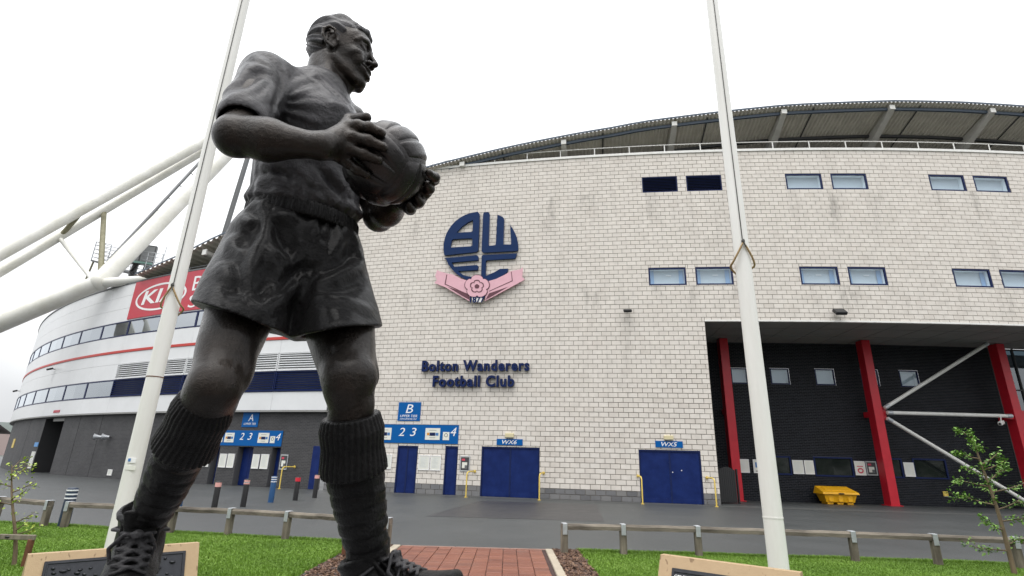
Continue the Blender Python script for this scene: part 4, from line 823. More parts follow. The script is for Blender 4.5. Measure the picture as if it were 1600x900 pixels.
# signs on the wing
e = plate('tier_sign', CL, -23.89, -22.89, 2.74, 3.46, M['signblue'], 'square blue A lower tier sign on the grey brick wall', 'sign')
wtext('A', 'lettering', M['signlet'], e, CL, (-23.52, -23.2, 3.03, 3.36), .032, .004, 0, .15); wtext('LOWER TIER', 'lettering', M['signlet'], e, CL, (-23.76, -23.02, 2.85, 2.95), .032, .004, 0, .2)
e = plate('turnstile_sign', CL, -25.52, -21.3, 1.85, 2.58, M['signblue'], 'long blue turnstile sign numbered 1 to 4 on the grey brick wall', 'sign')
for t_, a, b in (('1', -25.4, -25.24), ('2', -23.86, -23.6), ('3', -23.36, -23.1), ('4', -21.66, -21.4)): wtext(t_, 'lettering', M['signlet'], e, CL, (a, b, 2.13, 2.46), .032, .004, 0, .25)
sponsor_panel(e, CL, -24.83, -24.22, 2.0, 2.46, .031); sponsor_panel(e, CL, -22.72, -22.07, 2.0, 2.47, .031); little_panel(e, CL, -25.2, -24.94, 2.0, 2.3, .031); little_panel(e, CL, -21.98, -21.7, 2.0, 2.32, .031)
e = plate('stand_sign', CL, -35.06, -23.5, 9.15, 11.56, M['signred'], 'big red sponsor sign with a white oval logo on the white cladding', 'sign', d=.30, t=.045)
ell = lambda rx, ry: [(-32.12 + rx * math.cos(a), 10.3 + ry * math.sin(a)) for a in np.linspace(0, 2 * math.pi, 49)[:-1]]
wshape([ell(2.43, .85), ell(2.26, .73)], 'logo_ring', M['signlet'], e, CL, .307, .004)
wtext('KIA', 'logo_letters', M['signlet'], e, CL, (-33.85, -30.5, 9.93, 10.8), .307, .004, .02, .12)
wtext('B', 'lettering', M['signlet'], e, CL, (-29.25, -28.5, 10.33, 11.2), .307, .004); wtext('S', 'lettering', M['signlet'], e, CL, (-29.3, -28.6, 9.3, 10.05), .307, .004)

# notices and posters
def notice(C, s0, s1, z0, z1, d, label, kind='blank', group=None):
    e = empty('notice', tuple(W(C, (s0 + s1) / 2, z0, d)), label, 'notice', group)
    f = MB(); wbox(f, C, s0, s1, z0, z1, d + .004, d + .03); o = f.build('board', M['paper'], e); w_, h = s1 - s0, z1 - z0
    f = MB(); wframe(f, C, s0 - .012, s1 + .012, z0 - .012, z1 + .012, d + .002, d + .038, .03); f.build('frame', M['signlet'] if kind != 'dark' else M['galv'], e)
    if kind == 'blank':
        f = MB()
        for q in np.arange(.18, .86, .06): wbox(f, C, s0 + .16 * w_, s0 + (.5 + .3 * abs(math.sin(q * 31))) * w_, z0 + q * h, z0 + (q + .012) * h, d + .031, d + .033)
        f.build('print', M['blind'], o)
    if kind == 'red':
        f = MB(); al, ou, up = frame(C, (s0 + s1) / 2); me = to_wall(shape_mesh([[((s0 + s1) / 2 + .3 * w_ * math.cos(a), z0 + .32 * h + .2 * h * math.sin(a)) for a in np.linspace(0, 6.28, 20)[:-1]], [((s0 + s1) / 2 + .17 * w_ * math.cos(a), z0 + .32 * h + .1 * h * math.sin(a)) for a in np.linspace(0, 6.28, 20)[:-1]]], .001), C, d + .032); me.materials.append(M['paperred']); mesh_obj('print', me, o)
        f = MB(); wbox(f, C, s0 + .2 * w_, s1 - .2 * w_, z0 + .6 * h, z0 + .66 * h, d + .031, d + .033); f.build('print', M['paperred'], o)
    if kind == 'dark':
        f = MB(); wbox(f, C, s0 + .06 * w_, s1 - .06 * w_, z0 + .05 * h, z1 - .06 * h, d + .031, d + .033); k = f.build('print', M['ink'], o)
        f = MB(); wbox(f, C, s0 + .2 * w_, s1 - .25 * w_, z0 + .2 * h, z0 + .6 * h, d + .034, d + .036); f.build('print', M['paper'], o)
        f = MB(); wbox(f, C, s0 + .16 * w_, s0 + .5 * w_, z0 + .7 * h, z0 + .84 * h, d + .034, d + .036); f.build('print', M['paperred'], o)
        f = MB(); wbox(f, C, s0 + .5 * w_, s0 + .75 * w_, z0 + .15 * h, z0 + .4 * h, d + .034, d + .037); f.build('print', M['grey'], o)
    if kind == 'blue':
        f = MB(); wbox(f, C, s0 + .2 * w_, s1 - .2 * w_, z0 + .4 * h, z0 + .8 * h, d + .031, d + .033); f.build('print', M['skyprint'], o)
        f = MB(); wbox(f, C, s0 + .2 * w_, s1 - .2 * w_, z0 + .1 * h, z0 + .16 * h, d + .031, d + .033); f.build('print', M['ink'], o)
    return e
notice(CR, -23.34, -22.92, 1.0, 1.61, 0, 'framed dark poster on the pale wall left of door WX6', 'dark')
notice(CR, -25.27, -24.78, 1.0, 1.6, 0, 'blank white notice right beside the double blue turnstile door on the block wall')
notice(CR, -24.71, -24.25, 1.0, 1.6, 0, 'blank white notice left beside the narrow blue turnstile door on the block wall')
notice(CR, -27.0, -26.6, 1.0, 1.6, 0, 'white notice on the block wall just right of the statue\'s forward leg')
notice(CL, -24.9, -24.48, .82, 1.44, 0, 'cream notice immediately right of turnstile door 1 on grey brick'); notice(CL, -24.38, -23.98, .82, 1.45, 0, 'cream notice immediately left of the double turnstile door on grey brick')
notice(CL, -22.83, -22.45, .82, 1.46, 0, 'cream notice immediately right of the double turnstile door on grey brick'); notice(CL, -22.33, -21.9, .82, 1.47, 0, 'cream notice immediately left of turnstile door 4 on grey brick')
notice(CL, -21.2, -20.8, .82, 1.48, 0, 'grey framed poster right of turnstile door 4 on grey brick', 'dark'); notice(CL, -25.95, -25.6, .82, 1.44, 0, 'white notice with red print beside the statue\'s trailing leg', 'red')
notice(CR, -10.29, -9.86, 1.26, 1.86, RD, 'white notice on dark brick just right of the leftmost red column'); notice(CR, -9.64, -9.2, 1.26, 1.86, RD, 'white notice with a blue picture on dark brick beside the flagpole', 'blue')
notice(CR, -7.72, -7.22, 1.27, 1.88, RD, 'blank notice left of a pair, between two low windows above the yellow bin'); notice(CR, -7.15, -6.72, 1.27, 1.88, RD, 'blank notice right of a pair, touching the wide low window')
notice(CR, -4.71, -4.22, 1.29, 1.91, RD, 'white notice with round red print left of the middle red column', 'red'); notice(CR, -4.15, -3.66, 1.3, 1.92, RD, 'dark poster next to the middle red column', 'dark'); notice(CR, -2.3, -1.83, 1.29, 1.91, RD, 'white notice between two low windows right of the middle red column')
# small fittings
def wall_box(name, C, s0, s1, z0, z1, d, dep, m, label, cat):
    e = empty(name, tuple(W(C, (s0 + s1) / 2, z0, d)), label, cat); al, ou, up = frame(C, (s0 + s1) / 2); f = MB(); f.bbox(W(C, (s0 + s1) / 2, (z0 + z1) / 2, d + dep / 2), (s1 - s0, dep, z1 - z0), (al, ou, up), b=.015); f.build('housing', m, e)
    f = MB(); f.bbox(W(C, (s0 + s1) / 2, z0 - .012, d + dep / 2), (s1 - s0 - .03, dep - .03, .024), (al, ou, up), b=.004); f.build('lens', M['lamp'], e); return e
wall_box('door_lamp', CR, -21.36, -20.98, 2.44, 2.62, 0, .12, M['cream'], 'cream lamp box above the WX6 sign', 'lamp'); wall_box('door_lamp', CR, -14.64, -14.26, 2.48, 2.65, 0, .12, M['cream'], 'cream lamp box above the WX5 sign', 'lamp')
wall_box('socket_box', CR, -.65, -.42, .45, .67, RD, .06, M['yellow'], 'small yellow box low on the dark brick wall', 'box')
def floodlight(C, s_, z, d, k, label, dirv=-.4):
    e = empty('floodlight', tuple(W(C, s_, z, d)), label, 'floodlight'); al, ou, up = frame(C, s_); t = Vector(ou) * math.cos(dirv) + Vector(up) * math.sin(dirv); n = Vector(up) * math.cos(dirv) - Vector(ou) * math.sin(dirv)
    f = MB(); f.bbox(W(C, s_, z, d + .14), (.05, .28, .05), (al, ou, up)); f.build('bracket', M['black'], e)
    f = MB(); f.bbox(W(C, s_, z - .02, d + .3), (.38 * k, .30 * k, .12 * k), (al, t, n), b=.02, ); f.build('housing', M['black'], e)
    f = MB(); f.bbox(W(C, s_, z - .02, d + .3) - n * .066 * k, (.32 * k, .24 * k, .012), (al, t, n)); f.build('lens', M['lamp'], e); return e
floodlight(CR, -15.92, 8.04, 0, .95, 'small black floodlight on the block wall up and left of the recess'); floodlight(CR, -6.93, 7.98, 0, 1.25, 'black floodlight on the block wall directly above the overhang edge', -.7)
floodlight(CL, -44.1, 6.7, .25, 1.0, 'black floodlight on the white cladding below the red stripe, left part'); floodlight(CL, -57.7, 6.1, .25, 1.0, 'black floodlight at the far left end of the white cladding')
for s_, lb in ((-34.95, 'grey horn loudspeaker, left of the pair on grey brick'), (-34.1, 'grey horn loudspeaker, right of the pair on grey brick')):
    e = empty('horn_speaker', tuple(W(CL, s_, 2.2, 0)), lb, 'loudspeaker'); al, ou, up = frame(CL, s_); p = W(CL, s_, 2.2, .12); f = MB(); dr = (Vector(ou) * .75 - Vector(al) * .65).normalized()
    f.tube([p - dr * .05, p + dr * .06, p + dr * .2, p + dr * .3], [.07, .08, .13, .18], 14); f.build('horn', M['galv'], e); f = MB(); f.bbox(W(CL, s_, 2.2, .05), (.06, .12, .06), (al, ou, up)); f.build('bracket', M['grey'], e)
e = empty('security_camera', tuple(W(CR, 1.93, 3.9, -3.4)), 'white security camera under the brace beside the right red column', 'camera'); al, ou, up = frame(CR, 1.93); dr = (Vector(al) * -.8 + Vector(ou) * .5 - Vector(up) * .25).normalized()
p = W(CR, 1.98, 3.78, -3.3); f = MB(); f.bbox(p, (.42, .16, .16), (dr, dr.cross(up).normalized(), dr.cross(dr.cross(up)).normalized()), b=.02); f.build('housing', M['whitepaint'], e); f = MB(); f.tube([p + dr * .2, p + dr * .24], .05, 10); f.build('lens', M['black'], e); f = MB(); f.tube([p, p + Vector((.05, 0, .3))], .025, 6); f.build('bracket', M['whitepaint'], e)
e = plate('door_sign', CL, -44.75, -43.98, 1.6, 1.88, mat('sign_light_blue', (.1, .3, .62), .45), 'small light blue sign left of the dark doorway', 'sign'); wtext('N', 'lettering', M['signlet'], e, CL, (-44.5, -44.3, 1.67, 1.8), .032, .003) if False else None
notice(CL, -44.75, -44.05, .25, 1.28, 0, 'tall white notice left of the dark doorway'); notice(CL, -33.45, -33.05, .17, .46, 0, 'small white plate low on the grey brick wall left of the flagpole')
plate('yellow_sign', CL, -52.1, -51.2, 1.5, 2.15, M['yellow'], 'yellow sign at the far left end of the grey brick wall', 'sign')
e = plate('door_plate', CL, -41.9, -40.9, 3.7, 3.86, M['signred'], 'small red lettered plate on the white band above the dark doorway', 'sign', d=.28)

# yellow handrails by the doors
def handrail(C, s_, d, h, side, label):
    e = empty('handrail', tuple(W(C, s_, 0, d)), label, 'handrail', 'yellow handrails by the doors'); P = [W(C, s_, 0, d), W(C, s_, h - .12, d), W(C, s_ + .015 * side, h - .03, d - .03), W(C, s_ + .05 * side, h, d - .1), W(C, s_ + .05 * side, h, .02)]
    f = MB(); f.tube(P, .028, 10); f.build('rail', M['yellow'], e); f = MB(); f.tube([P[-1], P[-1] + (P[-2] - P[-1]).normalized() * .03], .06, 12); f.build('wall_flange', M['yellow'], e); f = MB(); f.tube([P[0], P[0] + Vector((0, 0, .02))], .07, 12); f.build('foot_flange', M['yellow'], e)
handrail(CR, -22.72, 1.05, 1.0, 1, 'yellow handrail left of door WX6'); handrail(CR, -19.72, 1.0, 1.02, 1, 'yellow handrail right of door WX6'); handrail(CR, -15.72, 1.0, 1.02, -1, 'yellow handrail left of door WX5'); handrail(CR, -12.98, 1.0, 1.03, -1, 'yellow handrail right of door WX5')
handrail(CL, -20.4, .8, .95, 1, 'yellow handrail on the grey brick wall, seen between the statue\'s legs')

# black gate at the corner of the recess
gt = empty('gate', (9.4, 24.1, 0), 'black metal gate with a curved top at the corner of the recess', 'gate'); A = Vector((9.06, 23.98, 0)); B = Vector((9.92, 24.33, 0)); dr = (B - A).normalized(); nn = Vector((-dr.y, dr.x, 0))
for k in range(9):
    t_ = k / 8; p = A + dr * (.86 * t_); h = 1.32 + .12 * math.sin(math.pi * t_); f = MB(); f.bbox(p + Vector((0, 0, h / 2 + .04)), (.098, .02, h), (dr, nn, (0, 0, 1)), b=.004); f.build('slat', M['black'], gt)
for z in (.25, 1.05):
    f = MB(); f.bbox((A + B) / 2 + nn * .022 + Vector((0, 0, z)), (.92, .02, .06), (dr, nn, (0, 0, 1)), b=.003); f.build('cross_bar', M['black'], gt)
for p in (A - dr * .07, B + dr * .06):
    f = MB(); f.bbox(p + Vector((0, 0, .7)), (.07, .07, 1.4), (dr, nn, (0, 0, 1)), b=.005); f.build('post', M['black'], gt)

# yellow grit bin
s_ = -6.22; al, ou, up = frame(CR, s_); gbn = empty('grit_bin', tuple(W(CR, s_, 0, -3.75)), 'yellow plastic grit bin with a sloping lid by the dark brick wall', 'bin')
def gp(a, o, z): return W(CR, s_, z, -3.75) + Vector(al) * a + Vector(ou) * o
f = MB(); lo = [(-.62, -.30), (.62, -.30), (.62, .30), (-.62, .30)]; hi = [(-.72, -.38), (.72, -.38), (.72, .38), (-.72, .38)]
f.hexa([gp(a, -o, .1) for a, o in lo] + [gp(a, -o, .44) for a, o in hi]); body = f.build('body', M['binyel'], gbn)
for a in (-.44, 0, .44):
    f = MB(); f.bbox(gp(a, 0, .055), (.26, .56, .11), (al, ou, up), b=.015); f.build('foot', M['binyel'], body)
for a in (-.42, 0, .42):
    f = MB(); f.bbox(gp(a, .335, .26), (.2, .06, .3), (al, ou, up), b=.02); f.build('rib', M['binyel'], body)
f = MB(); f.hexa([gp(a, -o, z) for a, o, z in ((-.80, -.46, .44), (.80, -.46, .44), (.80, .44, .44), (-.80, .44, .44))] + [gp(a, -o, z) for a, o, z in ((-.78, -.44, .52), (.78, -.44, .52), (.72, .40, .76), (-.72, .40, .76))]); lid = f.build('lid', M['binyel'], gbn)
f = MB(); f.bbox(gp(0, .475, .47), (.24, .02, .05), (al, ou, up), b=.006); f.build('catch', M['black'], lid)
f = MB(); q0 = (Vector(ou) * .84 - Vector(up) * .24).normalized(); f.bbox(gp(0, .02, .648), (1.1, .42, .03), (al, q0, q0.cross(al) * -1), b=.012); f.build('lid_panel', M['binyel'], lid)

# bollards
def bollard(x, y, h, r, m, bands, label):
    e = empty('bollard', (x, y, 0), label, 'bollard', 'bollards on the forecourt'); f = MB(); f.tube([(x, y, -.02), (x, y, h - .03), (x, y, h - .008), (x, y, h)], [r, r, r * .93, r * .55], 16); f.build('post', m, e)
    for z0, z1, bm in bands: f = MB(); f.tube([(x, y, z0), (x, y, z1)], r + .004, 16); f.build('band', bm, e)
bollard(-7.8, 15.4, .69, .075, M['blackpost'], [(.55, .66, M['bandpink'])], 'black bollard with a faded pink band, nearest of the black row'); bollard(-7.41, 16.21, .74, .075, M['blackpost'], [(.60, .71, M['bandpink']), (.63, .67, M['bandwhite'])], 'black bollard with a pink and white band, second from the lawn')
bollard(-7.4, 18.04, .78, .085, M['bluepost'], [(.60, .625, M['bandwhite']), (.67, .695, M['bandwhite']), (.735, .76, M['bandwhite'])], 'blue bollard with thin pale stripes between two black ones'); bollard(-7.04, 19.12, .74, .08, M['blackpost'], [(.60, .72, M['bandred'])], 'black bollard with a bright red band'); bollard(-6.9, 20.59, .80, .08, M['blackpost'], [(.66, .77, M['bandpink'])], 'black bollard with a pink band beside the yellow handrail, farthest of the row')
bollard(-8.25, 10.88, .70, .09, M['darkpost'], [(.50, .525, M['bandwhite']), (.57, .595, M['bandwhite']), (.64, .665, M['bandwhite'])], 'navy bollard with three white stripes behind the left knee rail'); bollard(-8.8, 15.48, .72, .085, M['bluepost'], [], 'plain blue bollard behind the statue\'s trailing leg')

# knee rails
def knee_rail(pts, label, ext=(0, 0), hs=.44):
    e = empty('knee_rail', (*pts[0], 0), label, 'fence', 'timber knee rails along the lawns')
    for i, (x, y) in enumerate(pts):
        j = min(i, len(pts) - 2); d = (Vector(pts[j + 1]) - Vector(pts[j])).normalized(); ax = ((d.x, d.y, 0), (-d.y, d.x, 0), (0, 0, 1)); tl = RNG.uniform(-.03, .03)
        f = MB(); f.bbox((x, y, hs / 2 - .06), (.105, .10, hs - .02), ax, b=.012); f.build('post', M['wood'], e)
        f = MB(); f.bbox((x, y, hs + .022), (.075, .125, .012), ax, b=.003)
        for sg in (-1, 1): f.bbox((x - d.y * .061 * sg, y + d.x * .061 * sg, hs - .06), (.075, .006, .16), ax, b=.002)
        f.build('strap', M['galv'], e)
    n = len(pts)
    for i in range(n - 1):
        a, b = Vector((*pts[i], hs - .028)), Vector((*pts[i + 1], hs - .028)); dd = (b - a).normalized()
        if i == 0: a = a - dd * (.05 + ext[0])
        if i == n - 2: b = b + dd * (.05 + ext[1])
        ln = (b - a).length; nseg = 7; V = []; F = []; nn = Vector((-dd.y, dd.x, 0)); prof = [(-.045, -.045), (.045, -.045), (.048, .01), (.026, .043), (-.026, .043), (-.048, .01)]
        for k in range(nseg + 1):
            c = a + dd * (ln * k / nseg); w1, w2 = RNG.uniform(-.004, .004), RNG.uniform(-.004, .004)
            if k == 0: c = c + dd * .002
            if k == nseg: c = c - dd * .002
            for p, q in prof: V.append(c + nn * (p + w1) + Vector((0, 0, q + w2)))
        for k in range(nseg):
            for q in range(6): F.append((k * 6 + q, (k + 1) * 6 + q, (k + 1) * 6 + (q + 1) % 6, k * 6 + (q + 1) % 6))
        F += [tuple(range(6)), tuple(range(nseg * 6 + 5, nseg * 6 - 1, -1))]
        f = MB(); f.add(V, F); f.build('rail', M['woodrail'], e)
knee_rail([(-13.2, 12.9), (-11.6, 12.0), (-10.02, 11.42), (-8.60, 10.86)], 'weathered timber knee rail at the far left, ending at the striped navy bollard'); knee_rail([(-8.13, 10.74), (-7.05, 10.58), (-6.0, 10.46), (-4.91, 10.34), (-3.78, 10.06), (-2.62, 9.68), (-1.9, 9.42)], 'weathered timber knee rail behind the statue, ending beside the brick path')
knee_rail([(.95, 9.34), (1.92, 9.46), (3.15, 9.50), (4.36, 9.44), (5.6, 9.36), (6.86, 9.28), (8.05, 9.16), (9.3, 9.0)], 'weathered timber knee rail along the right lawn')
e = empty('timber_stake', (-2.33, 8.6, 0), 'short brown timber stake in the lawn behind the statue\'s forward leg', 'stake'); f = MB(); f.bbox((-2.33, 8.6, .2), (.09, .07, .44), b=.008); f.build('post', M['woodred'], e); f = MB(); f.bbox((-2.33, 8.6, .425), (.11, .09, .02), b=.004); f.build('cap', M['wood'], e)

# flagpoles with halyard and a tied rope loop
def flagpole(x, y, r0, r1, H, label, lz, side, ln):
    e = empty('flagpole', (x, y, 0), label, 'flagpole'); f = MB(); N = 12; f.tube([(x, y, H * i / N) for i in range(N + 1)], [r0 + (r1 - r0) * i / N for i in range(N + 1)], 28); f.build('pole', M['whitepaint'], e)
    f = MB(); f.tube([(x, y, 0), (x, y, .03)], r0 + .1, 24); f.build('base_flange', M['galv'], e)
    f = MB(); rr = r0 + (r1 - r0) * lz / H; f.tube([(x + side * rr * .2, y - rr - .004, lz)] + [(x + side * (.2 * rr), y - (r0 + (r1 - r0) * z / H) - .006, z) for z in np.linspace(lz, H - .2, 8)], .0055, 6); f.build('halyard', M['line'], e)
    P = []; dr = .36; wd = rr + .05
    for k in range(25):      # teardrop loop sloping down round the back of the pole
        a = 2 * math.pi * k / 24; yy = -math.cos(a) * (rr + .02); xx = math.sin(a) * wd * (1 if abs(math.sin(a)) > .0 else 1); t_ = (1 - math.cos(a)) / 2
        P.append((x + side * .2 * rr * (1 - t_) + xx, y + yy, lz - dr * (.72 * abs(math.sin(a)) if math.cos(a) > 0 else 1 - .28 * abs(math.sin(a)))))
    f = MB(); f.tube(P[:-1], .0115, 8, closed=True); o = f.build('rope_loop', M['rope'], e)
    f = MB(); c0 = Vector((x + side * .2 * rr, y - rr - .02, lz + .01)); f.ico(c0, (.022, .018, .03)); f.tube([c0, c0 + Vector((.02, -.01, -.07))], .009, 6); f.build('knot', M['line'], o)
    f = MB(); f.tube([(x, y, ln), (x, y, ln + .012)], r0 + (r1 - r0) * ln / H + .003, 28); f.build('joint_band', M['woodred'] if side > 0 else M['whitepaint'], e)
    return e
fl = flagpole(-4.37, 6.6, .096, .074, 10.5, 'white flagpole behind the statue, the left one of two', 3.40, 1, 2.24); f = MB(); f.bbox((-4.345, 6.504, 1.27), (.1, .006, .055), b=.001); o = f.build('sticker', M['signlet'], fl); f = MB(); f.bbox((-4.37, 6.5, 1.275), (.03, .004, .035), b=.0005); f.build('sticker_print', M['skyprint'], o); f = MB(); f.bbox((-4.34, 6.505, 1.19), (.12, .004, .05), b=.001); f.build('sticker', M['paper'], fl)
flagpole(2.70, 5.8, .097, .072, 10.5, 'white flagpole in front of the block wall, the right one of two', 3.88, -1, .9)

# low stone memorial slabs with dark plaques
def slab(a, b, z, back, label, text=None):
    A, B = Vector(a), Vector(b); d = (B - A).normalized(); n = Vector((d.y, -d.x, 0)); n = n if n.y < 0 else -n; L = (B - A).length
    e = empty('memorial_slab', (A.x, A.y, 0), label, 'memorial'); t = math.radians(24)
    fu = (Vector((0, 0, 1)) * math.cos(t) - n * math.sin(t)).normalized(); fn = (n * math.cos(t) + Vector((0, 0, 1)) * math.sin(t)).normalized()
    H = z / math.cos(t); T = Vector((0, 0, z)); f = MB(); low = -n * 0 + n * (z * math.tan(t))
    P = [A + low, B + low, B - n * back, A - n * back, A + T, B + T, B + T - n * back, A + T - n * back]
    f.hexa(P); st = f.build('stone', ST_M, e); c = (A + B) / 2 + T - fu * (H * .56)
    f = MB(); f.bbox(c + fn * .0, (L - .26, H * .80, .03), (d, fu, fn), b=.004); p = f.build('plaque', M['plaque'], e)
    f = MB(); wv = L - .30; hv = H * .74
    for u, v, w_, h_ in ((0, hv / 2 - .01, wv, .012), (0, -hv / 2 + .01, wv, .012), (-wv / 2 + .006, 0, .012, hv - .03), (wv / 2 - .006, 0, .012, hv - .03)): f.bbox(c + d * u + fu * v + fn * .018, (w_, h_, .012), (d, fu, fn), b=.002)
    f.build('border', M['plaque'], p)
    if text:
        me = fit(text_mesh(text, .002, .01), -L / 2 + .16, L / 2 - .2, hv / 2 - .062, hv / 2 - .037); to_plane(me, c + fn * .0175, d, fu, fn); me.materials.append(M['signlet']); mesh_obj('inscription', me, p)
    else:
        f = MB(); r = np.random.default_rng(3)
        for k in range(60): u, v = r.uniform(-wv / 2 + .05, wv / 2 - .05), r.uniform(-hv / 2 + .05, hv / 2 - .05); f.ico(c + d * u + fu * v + fn * .014, (r.uniform(.01, .045), r.uniform(.008, .03), r.uniform(.008, .016)), n=8, m=5)
        f.build('relief', M['plaque'], p)
ST_M = M['stone']
_w = node(ST_M, 'ShaderNodeNewGeometry'); _n = node(ST_M, 'ShaderNodeTexNoise'); _n.inputs['Scale'].default_value = 7; _mpp = node(ST_M, 'ShaderNodeMapping'); _mpp.inputs['Scale'].default_value = (3, 3, .9); lk(ST_M, _w.outputs['Position'], _mpp.inputs[0]); lk(ST_M, _mpp.outputs[0], _n.inputs['Vector'])
_m = node(ST_M, 'ShaderNodeMapRange'); _m.inputs['From Min'].default_value = .66; _m.inputs['From Max'].default_value = .7; lk(ST_M, _n.outputs['Fac'], _m.inputs[0]); _x_ = node(ST_M, 'ShaderNodeMix'); _x_.data_type = 'RGBA'; lk(ST_M, _m.outputs[0], _x_.inputs[0]); lk(ST_M, bsdf(ST_M).inputs['Base Color'].links[0].from_socket, _x_.inputs['A']); _x_.inputs['B'].default_value = (.21, .135, .07, 1); lk(ST_M, _x_.outputs['Result'], bsdf(ST_M).inputs['Base Color'])
slab((-4.42, 5.5, 0), (-3.38, 6.5, 0), .43, .075, 'sandstone slab with a dark relief plaque on the left lawn'); slab((1.46, 5.5, 0), (2.38, 4.75, 0), .58, .075, 'sandstone slab with a dark lettered plaque on the right lawn', 'CELEBRATING AND REMEMBERING THE')

# saplings
def sapling(name, base, top, r0, limbs, nleaf, leaf, mleaf, label, seed, bend=.03):
    r = np.random.default_rng(seed); B, T = Vector(base), Vector(top); e = empty(name, base, label, 'tree')
    P = [B + (T - B) * t + Vector((bend * math.sin(t * 5), bend * .5 * math.sin(t * 7 + 1), 0)) for t in np.linspace(0, 1, 9)]
    f = MB(); f.tube(P, [r0 * (1 - .78 * t) for t in np.linspace(0, 1, 9)], 9); tips = []
    for (t, ang, ln, rise) in limbs:
        i = min(7, int(t * 8)); p = P[i].lerp(P[i + 1], t * 8 - i); dv = Vector((math.cos(ang), math.sin(ang), 0)); Q = [p, p + dv * ln * .35 + Vector((0, 0, rise * .25)), p + dv * ln * .7 + Vector((0, 0, rise * .6)), p + dv * ln + Vector((0, 0, rise))]
        f.tube(Q, [r0 * .34, r0 * .26, r0 * .17, r0 * .08], 6)
        tips += [(Q[k].lerp(Q[k + 1], q), dv) for k in (0, 1, 2) for q in (.3, .65, 1.0) if not (k == 0 and q < .6)]
        for kk in range(3):
            s_ = Q[1].lerp(Q[3], r.uniform(.1, .9)); tw = (dv + Vector((r.uniform(-.9, .9), r.uniform(-.9, .9), r.uniform(-.3, .6)))).normalized() * ln * .4; f.tube([s_, s_ + tw * .5, s_ + tw], [r0 * .14, r0 * .09, r0 * .05], 5); tips += [(s_ + tw * q, tw.normalized()) for q in (.5, .8, 1.0)]
    f.build('trunk', M['bark'], e); V = []; Q = []; Tn = []
    for k in range(nleaf):
        if r.uniform() < .12: i = r.integers(4, 9); p, dv = P[i], Vector((r.normal(), r.normal(), .3)).normalized()
        else: p, dv = tips[r.integers(len(tips))]
        c = p + Vector(r.normal(size=3)) * leaf * .55; d = (dv + Vector(r.normal(size=3)) * .7 + Vector((0, 0, -.15))).normalized(); sd = d.cross(Vector((r.normal() * .4, r.normal() * .4, 1))).normalized(); nn = sd.cross(d); L = leaf * r.uniform(.6, 1.25); w_ = L * .3; b = len(V); cup = nn * L * .08
        V += [tuple(c), tuple(c + d * L * .3 + sd * w_ + cup), tuple(c + d * L * .7 + sd * w_ * .8 + cup), tuple(c + d * L), tuple(c + d * L * .7 - sd * w_ * .8 + cup), tuple(c + d * L * .3 - sd * w_ + cup)]
        Q += [[b, b + 1, b + 2, b + 3], [b, b + 3, b + 4, b + 5]]; Tn += [r.uniform(0, 1)] * 2
    mesh_obj('crown', np_mesh('crown', V, Q, mleaf, False, Tn), e); return e
rr_ = np.random.default_rng(44)
sapling('sapling', (-5.99, 7.27, 0), (-6.36, 7.27, 1.16), .026, [(t, rr_.uniform(0, 6.28), rr_.uniform(.14, .26), rr_.uniform(.02, .16)) for t in (.3, .34, .42, .6, .66, .72, .78, .84, .88, .93, .97)], 230, .042, LM3, 'thin leaning sapling with yellow green leaves on the left lawn', 8)
L_ = [(.16, 2.9, .42, .02), (.2, .3, .3, .1), (.3, 3.5, .34, .12), (.36, 5.6, .36, .1), (.44, .2, .5, .16), (.47, 3.1, .52, .14), (.5, .9, .55, .2), (.56, 6.0, .55, .2), (.6, 2.8, .4, .1), (.64, .4, .5, .22), (.68, 3.5, .36, .1), (.72, 5.2, .3, .14), (.76, .2, .4, .2), (.8, 2.7, .26, .08), (.86, .8, .2, .1), (.9, 3.9, .2, .06), (.97, 2.2, .14, .08)]
sapling('sapling', (7.47, 8.62, 0), (7.32, 8.6, 2.02), .036, L_, 1700, .046, LM2, 'young green leafy tree on the right lawn beside the knee rail', 9, .02)
e = empty('tree_stake', (-5.9, 7.3, 0), 'brown stake and grey cross bar tied to the left sapling', 'stake'); f = MB(); f.bbox((-5.80, 7.2, .15), (.055, .055, .33), b=.006); f.build('stake', M['woodred'], e); f = MB(); f.bbox((-5.98, 7.2, .335), (.44, .035, .06), b=.006); f.build('cross_bar', M['wood'], e); f = MB(); f.tube([(-6.09 + .04 * math.cos(a), 7.235 + .055 * math.sin(a), .335) for a in np.linspace(0, 6.28, 13)[:-1]], .012, 6, closed=True); f.build('tie', M['black'], e)

# ------------------------------------------------------------------ roof pylon at the left: legs, chords, platform
M['galv_dirty'] = mat('mossy_steel', (.24, .225, .15), .7, noise=3, col2=(.13, .12, .06))
py = empty('roof_pylon', (-27, 33, 0), 'huge white tubular roof pylon rising over the left wing', 'pylon')
def tb(a, b, r, m='tube', n=20, name='tube', par=None):
    f = MB(); N = 6; A, B = Vector(a), Vector(b); f.tube([A.lerp(B, i / N) for i in range(N + 1)], [r[0] + (r[1] - r[0]) * i / N for i in range(N + 1)] if isinstance(r, tuple) else r, n); return f.build(name, M[m], par or py)
Nn = Vector((-26.92, 33.05, 11.9)); Ap = Vector((-22.3, 46.6, 40.6))
tb((-34.45, 30, 9.71), (-22.5, 46, 37.83), (.37, .47)); tb((-35.11, 31, 8.68), (-22.83, 47, 38.05), (.27, .38))
t3 = tb((-36.02, 32, 6.26), tuple(Nn + Vector((.15, .02, .1))), (.56, .50)); tb(Nn, Ap, (.56, .62), n=24)
tb(Nn, (-18.5, 29.5, 11.6), (.36, .30)) if False else tb(Nn + Vector((.1, .05, -.05)), tuple(W(CL, -33.2, 11.95, -.6)), (.33, .22))
f = MB(); f.ico(Nn, .57, n=20, m=12); f.build('node', M['tube'], py)
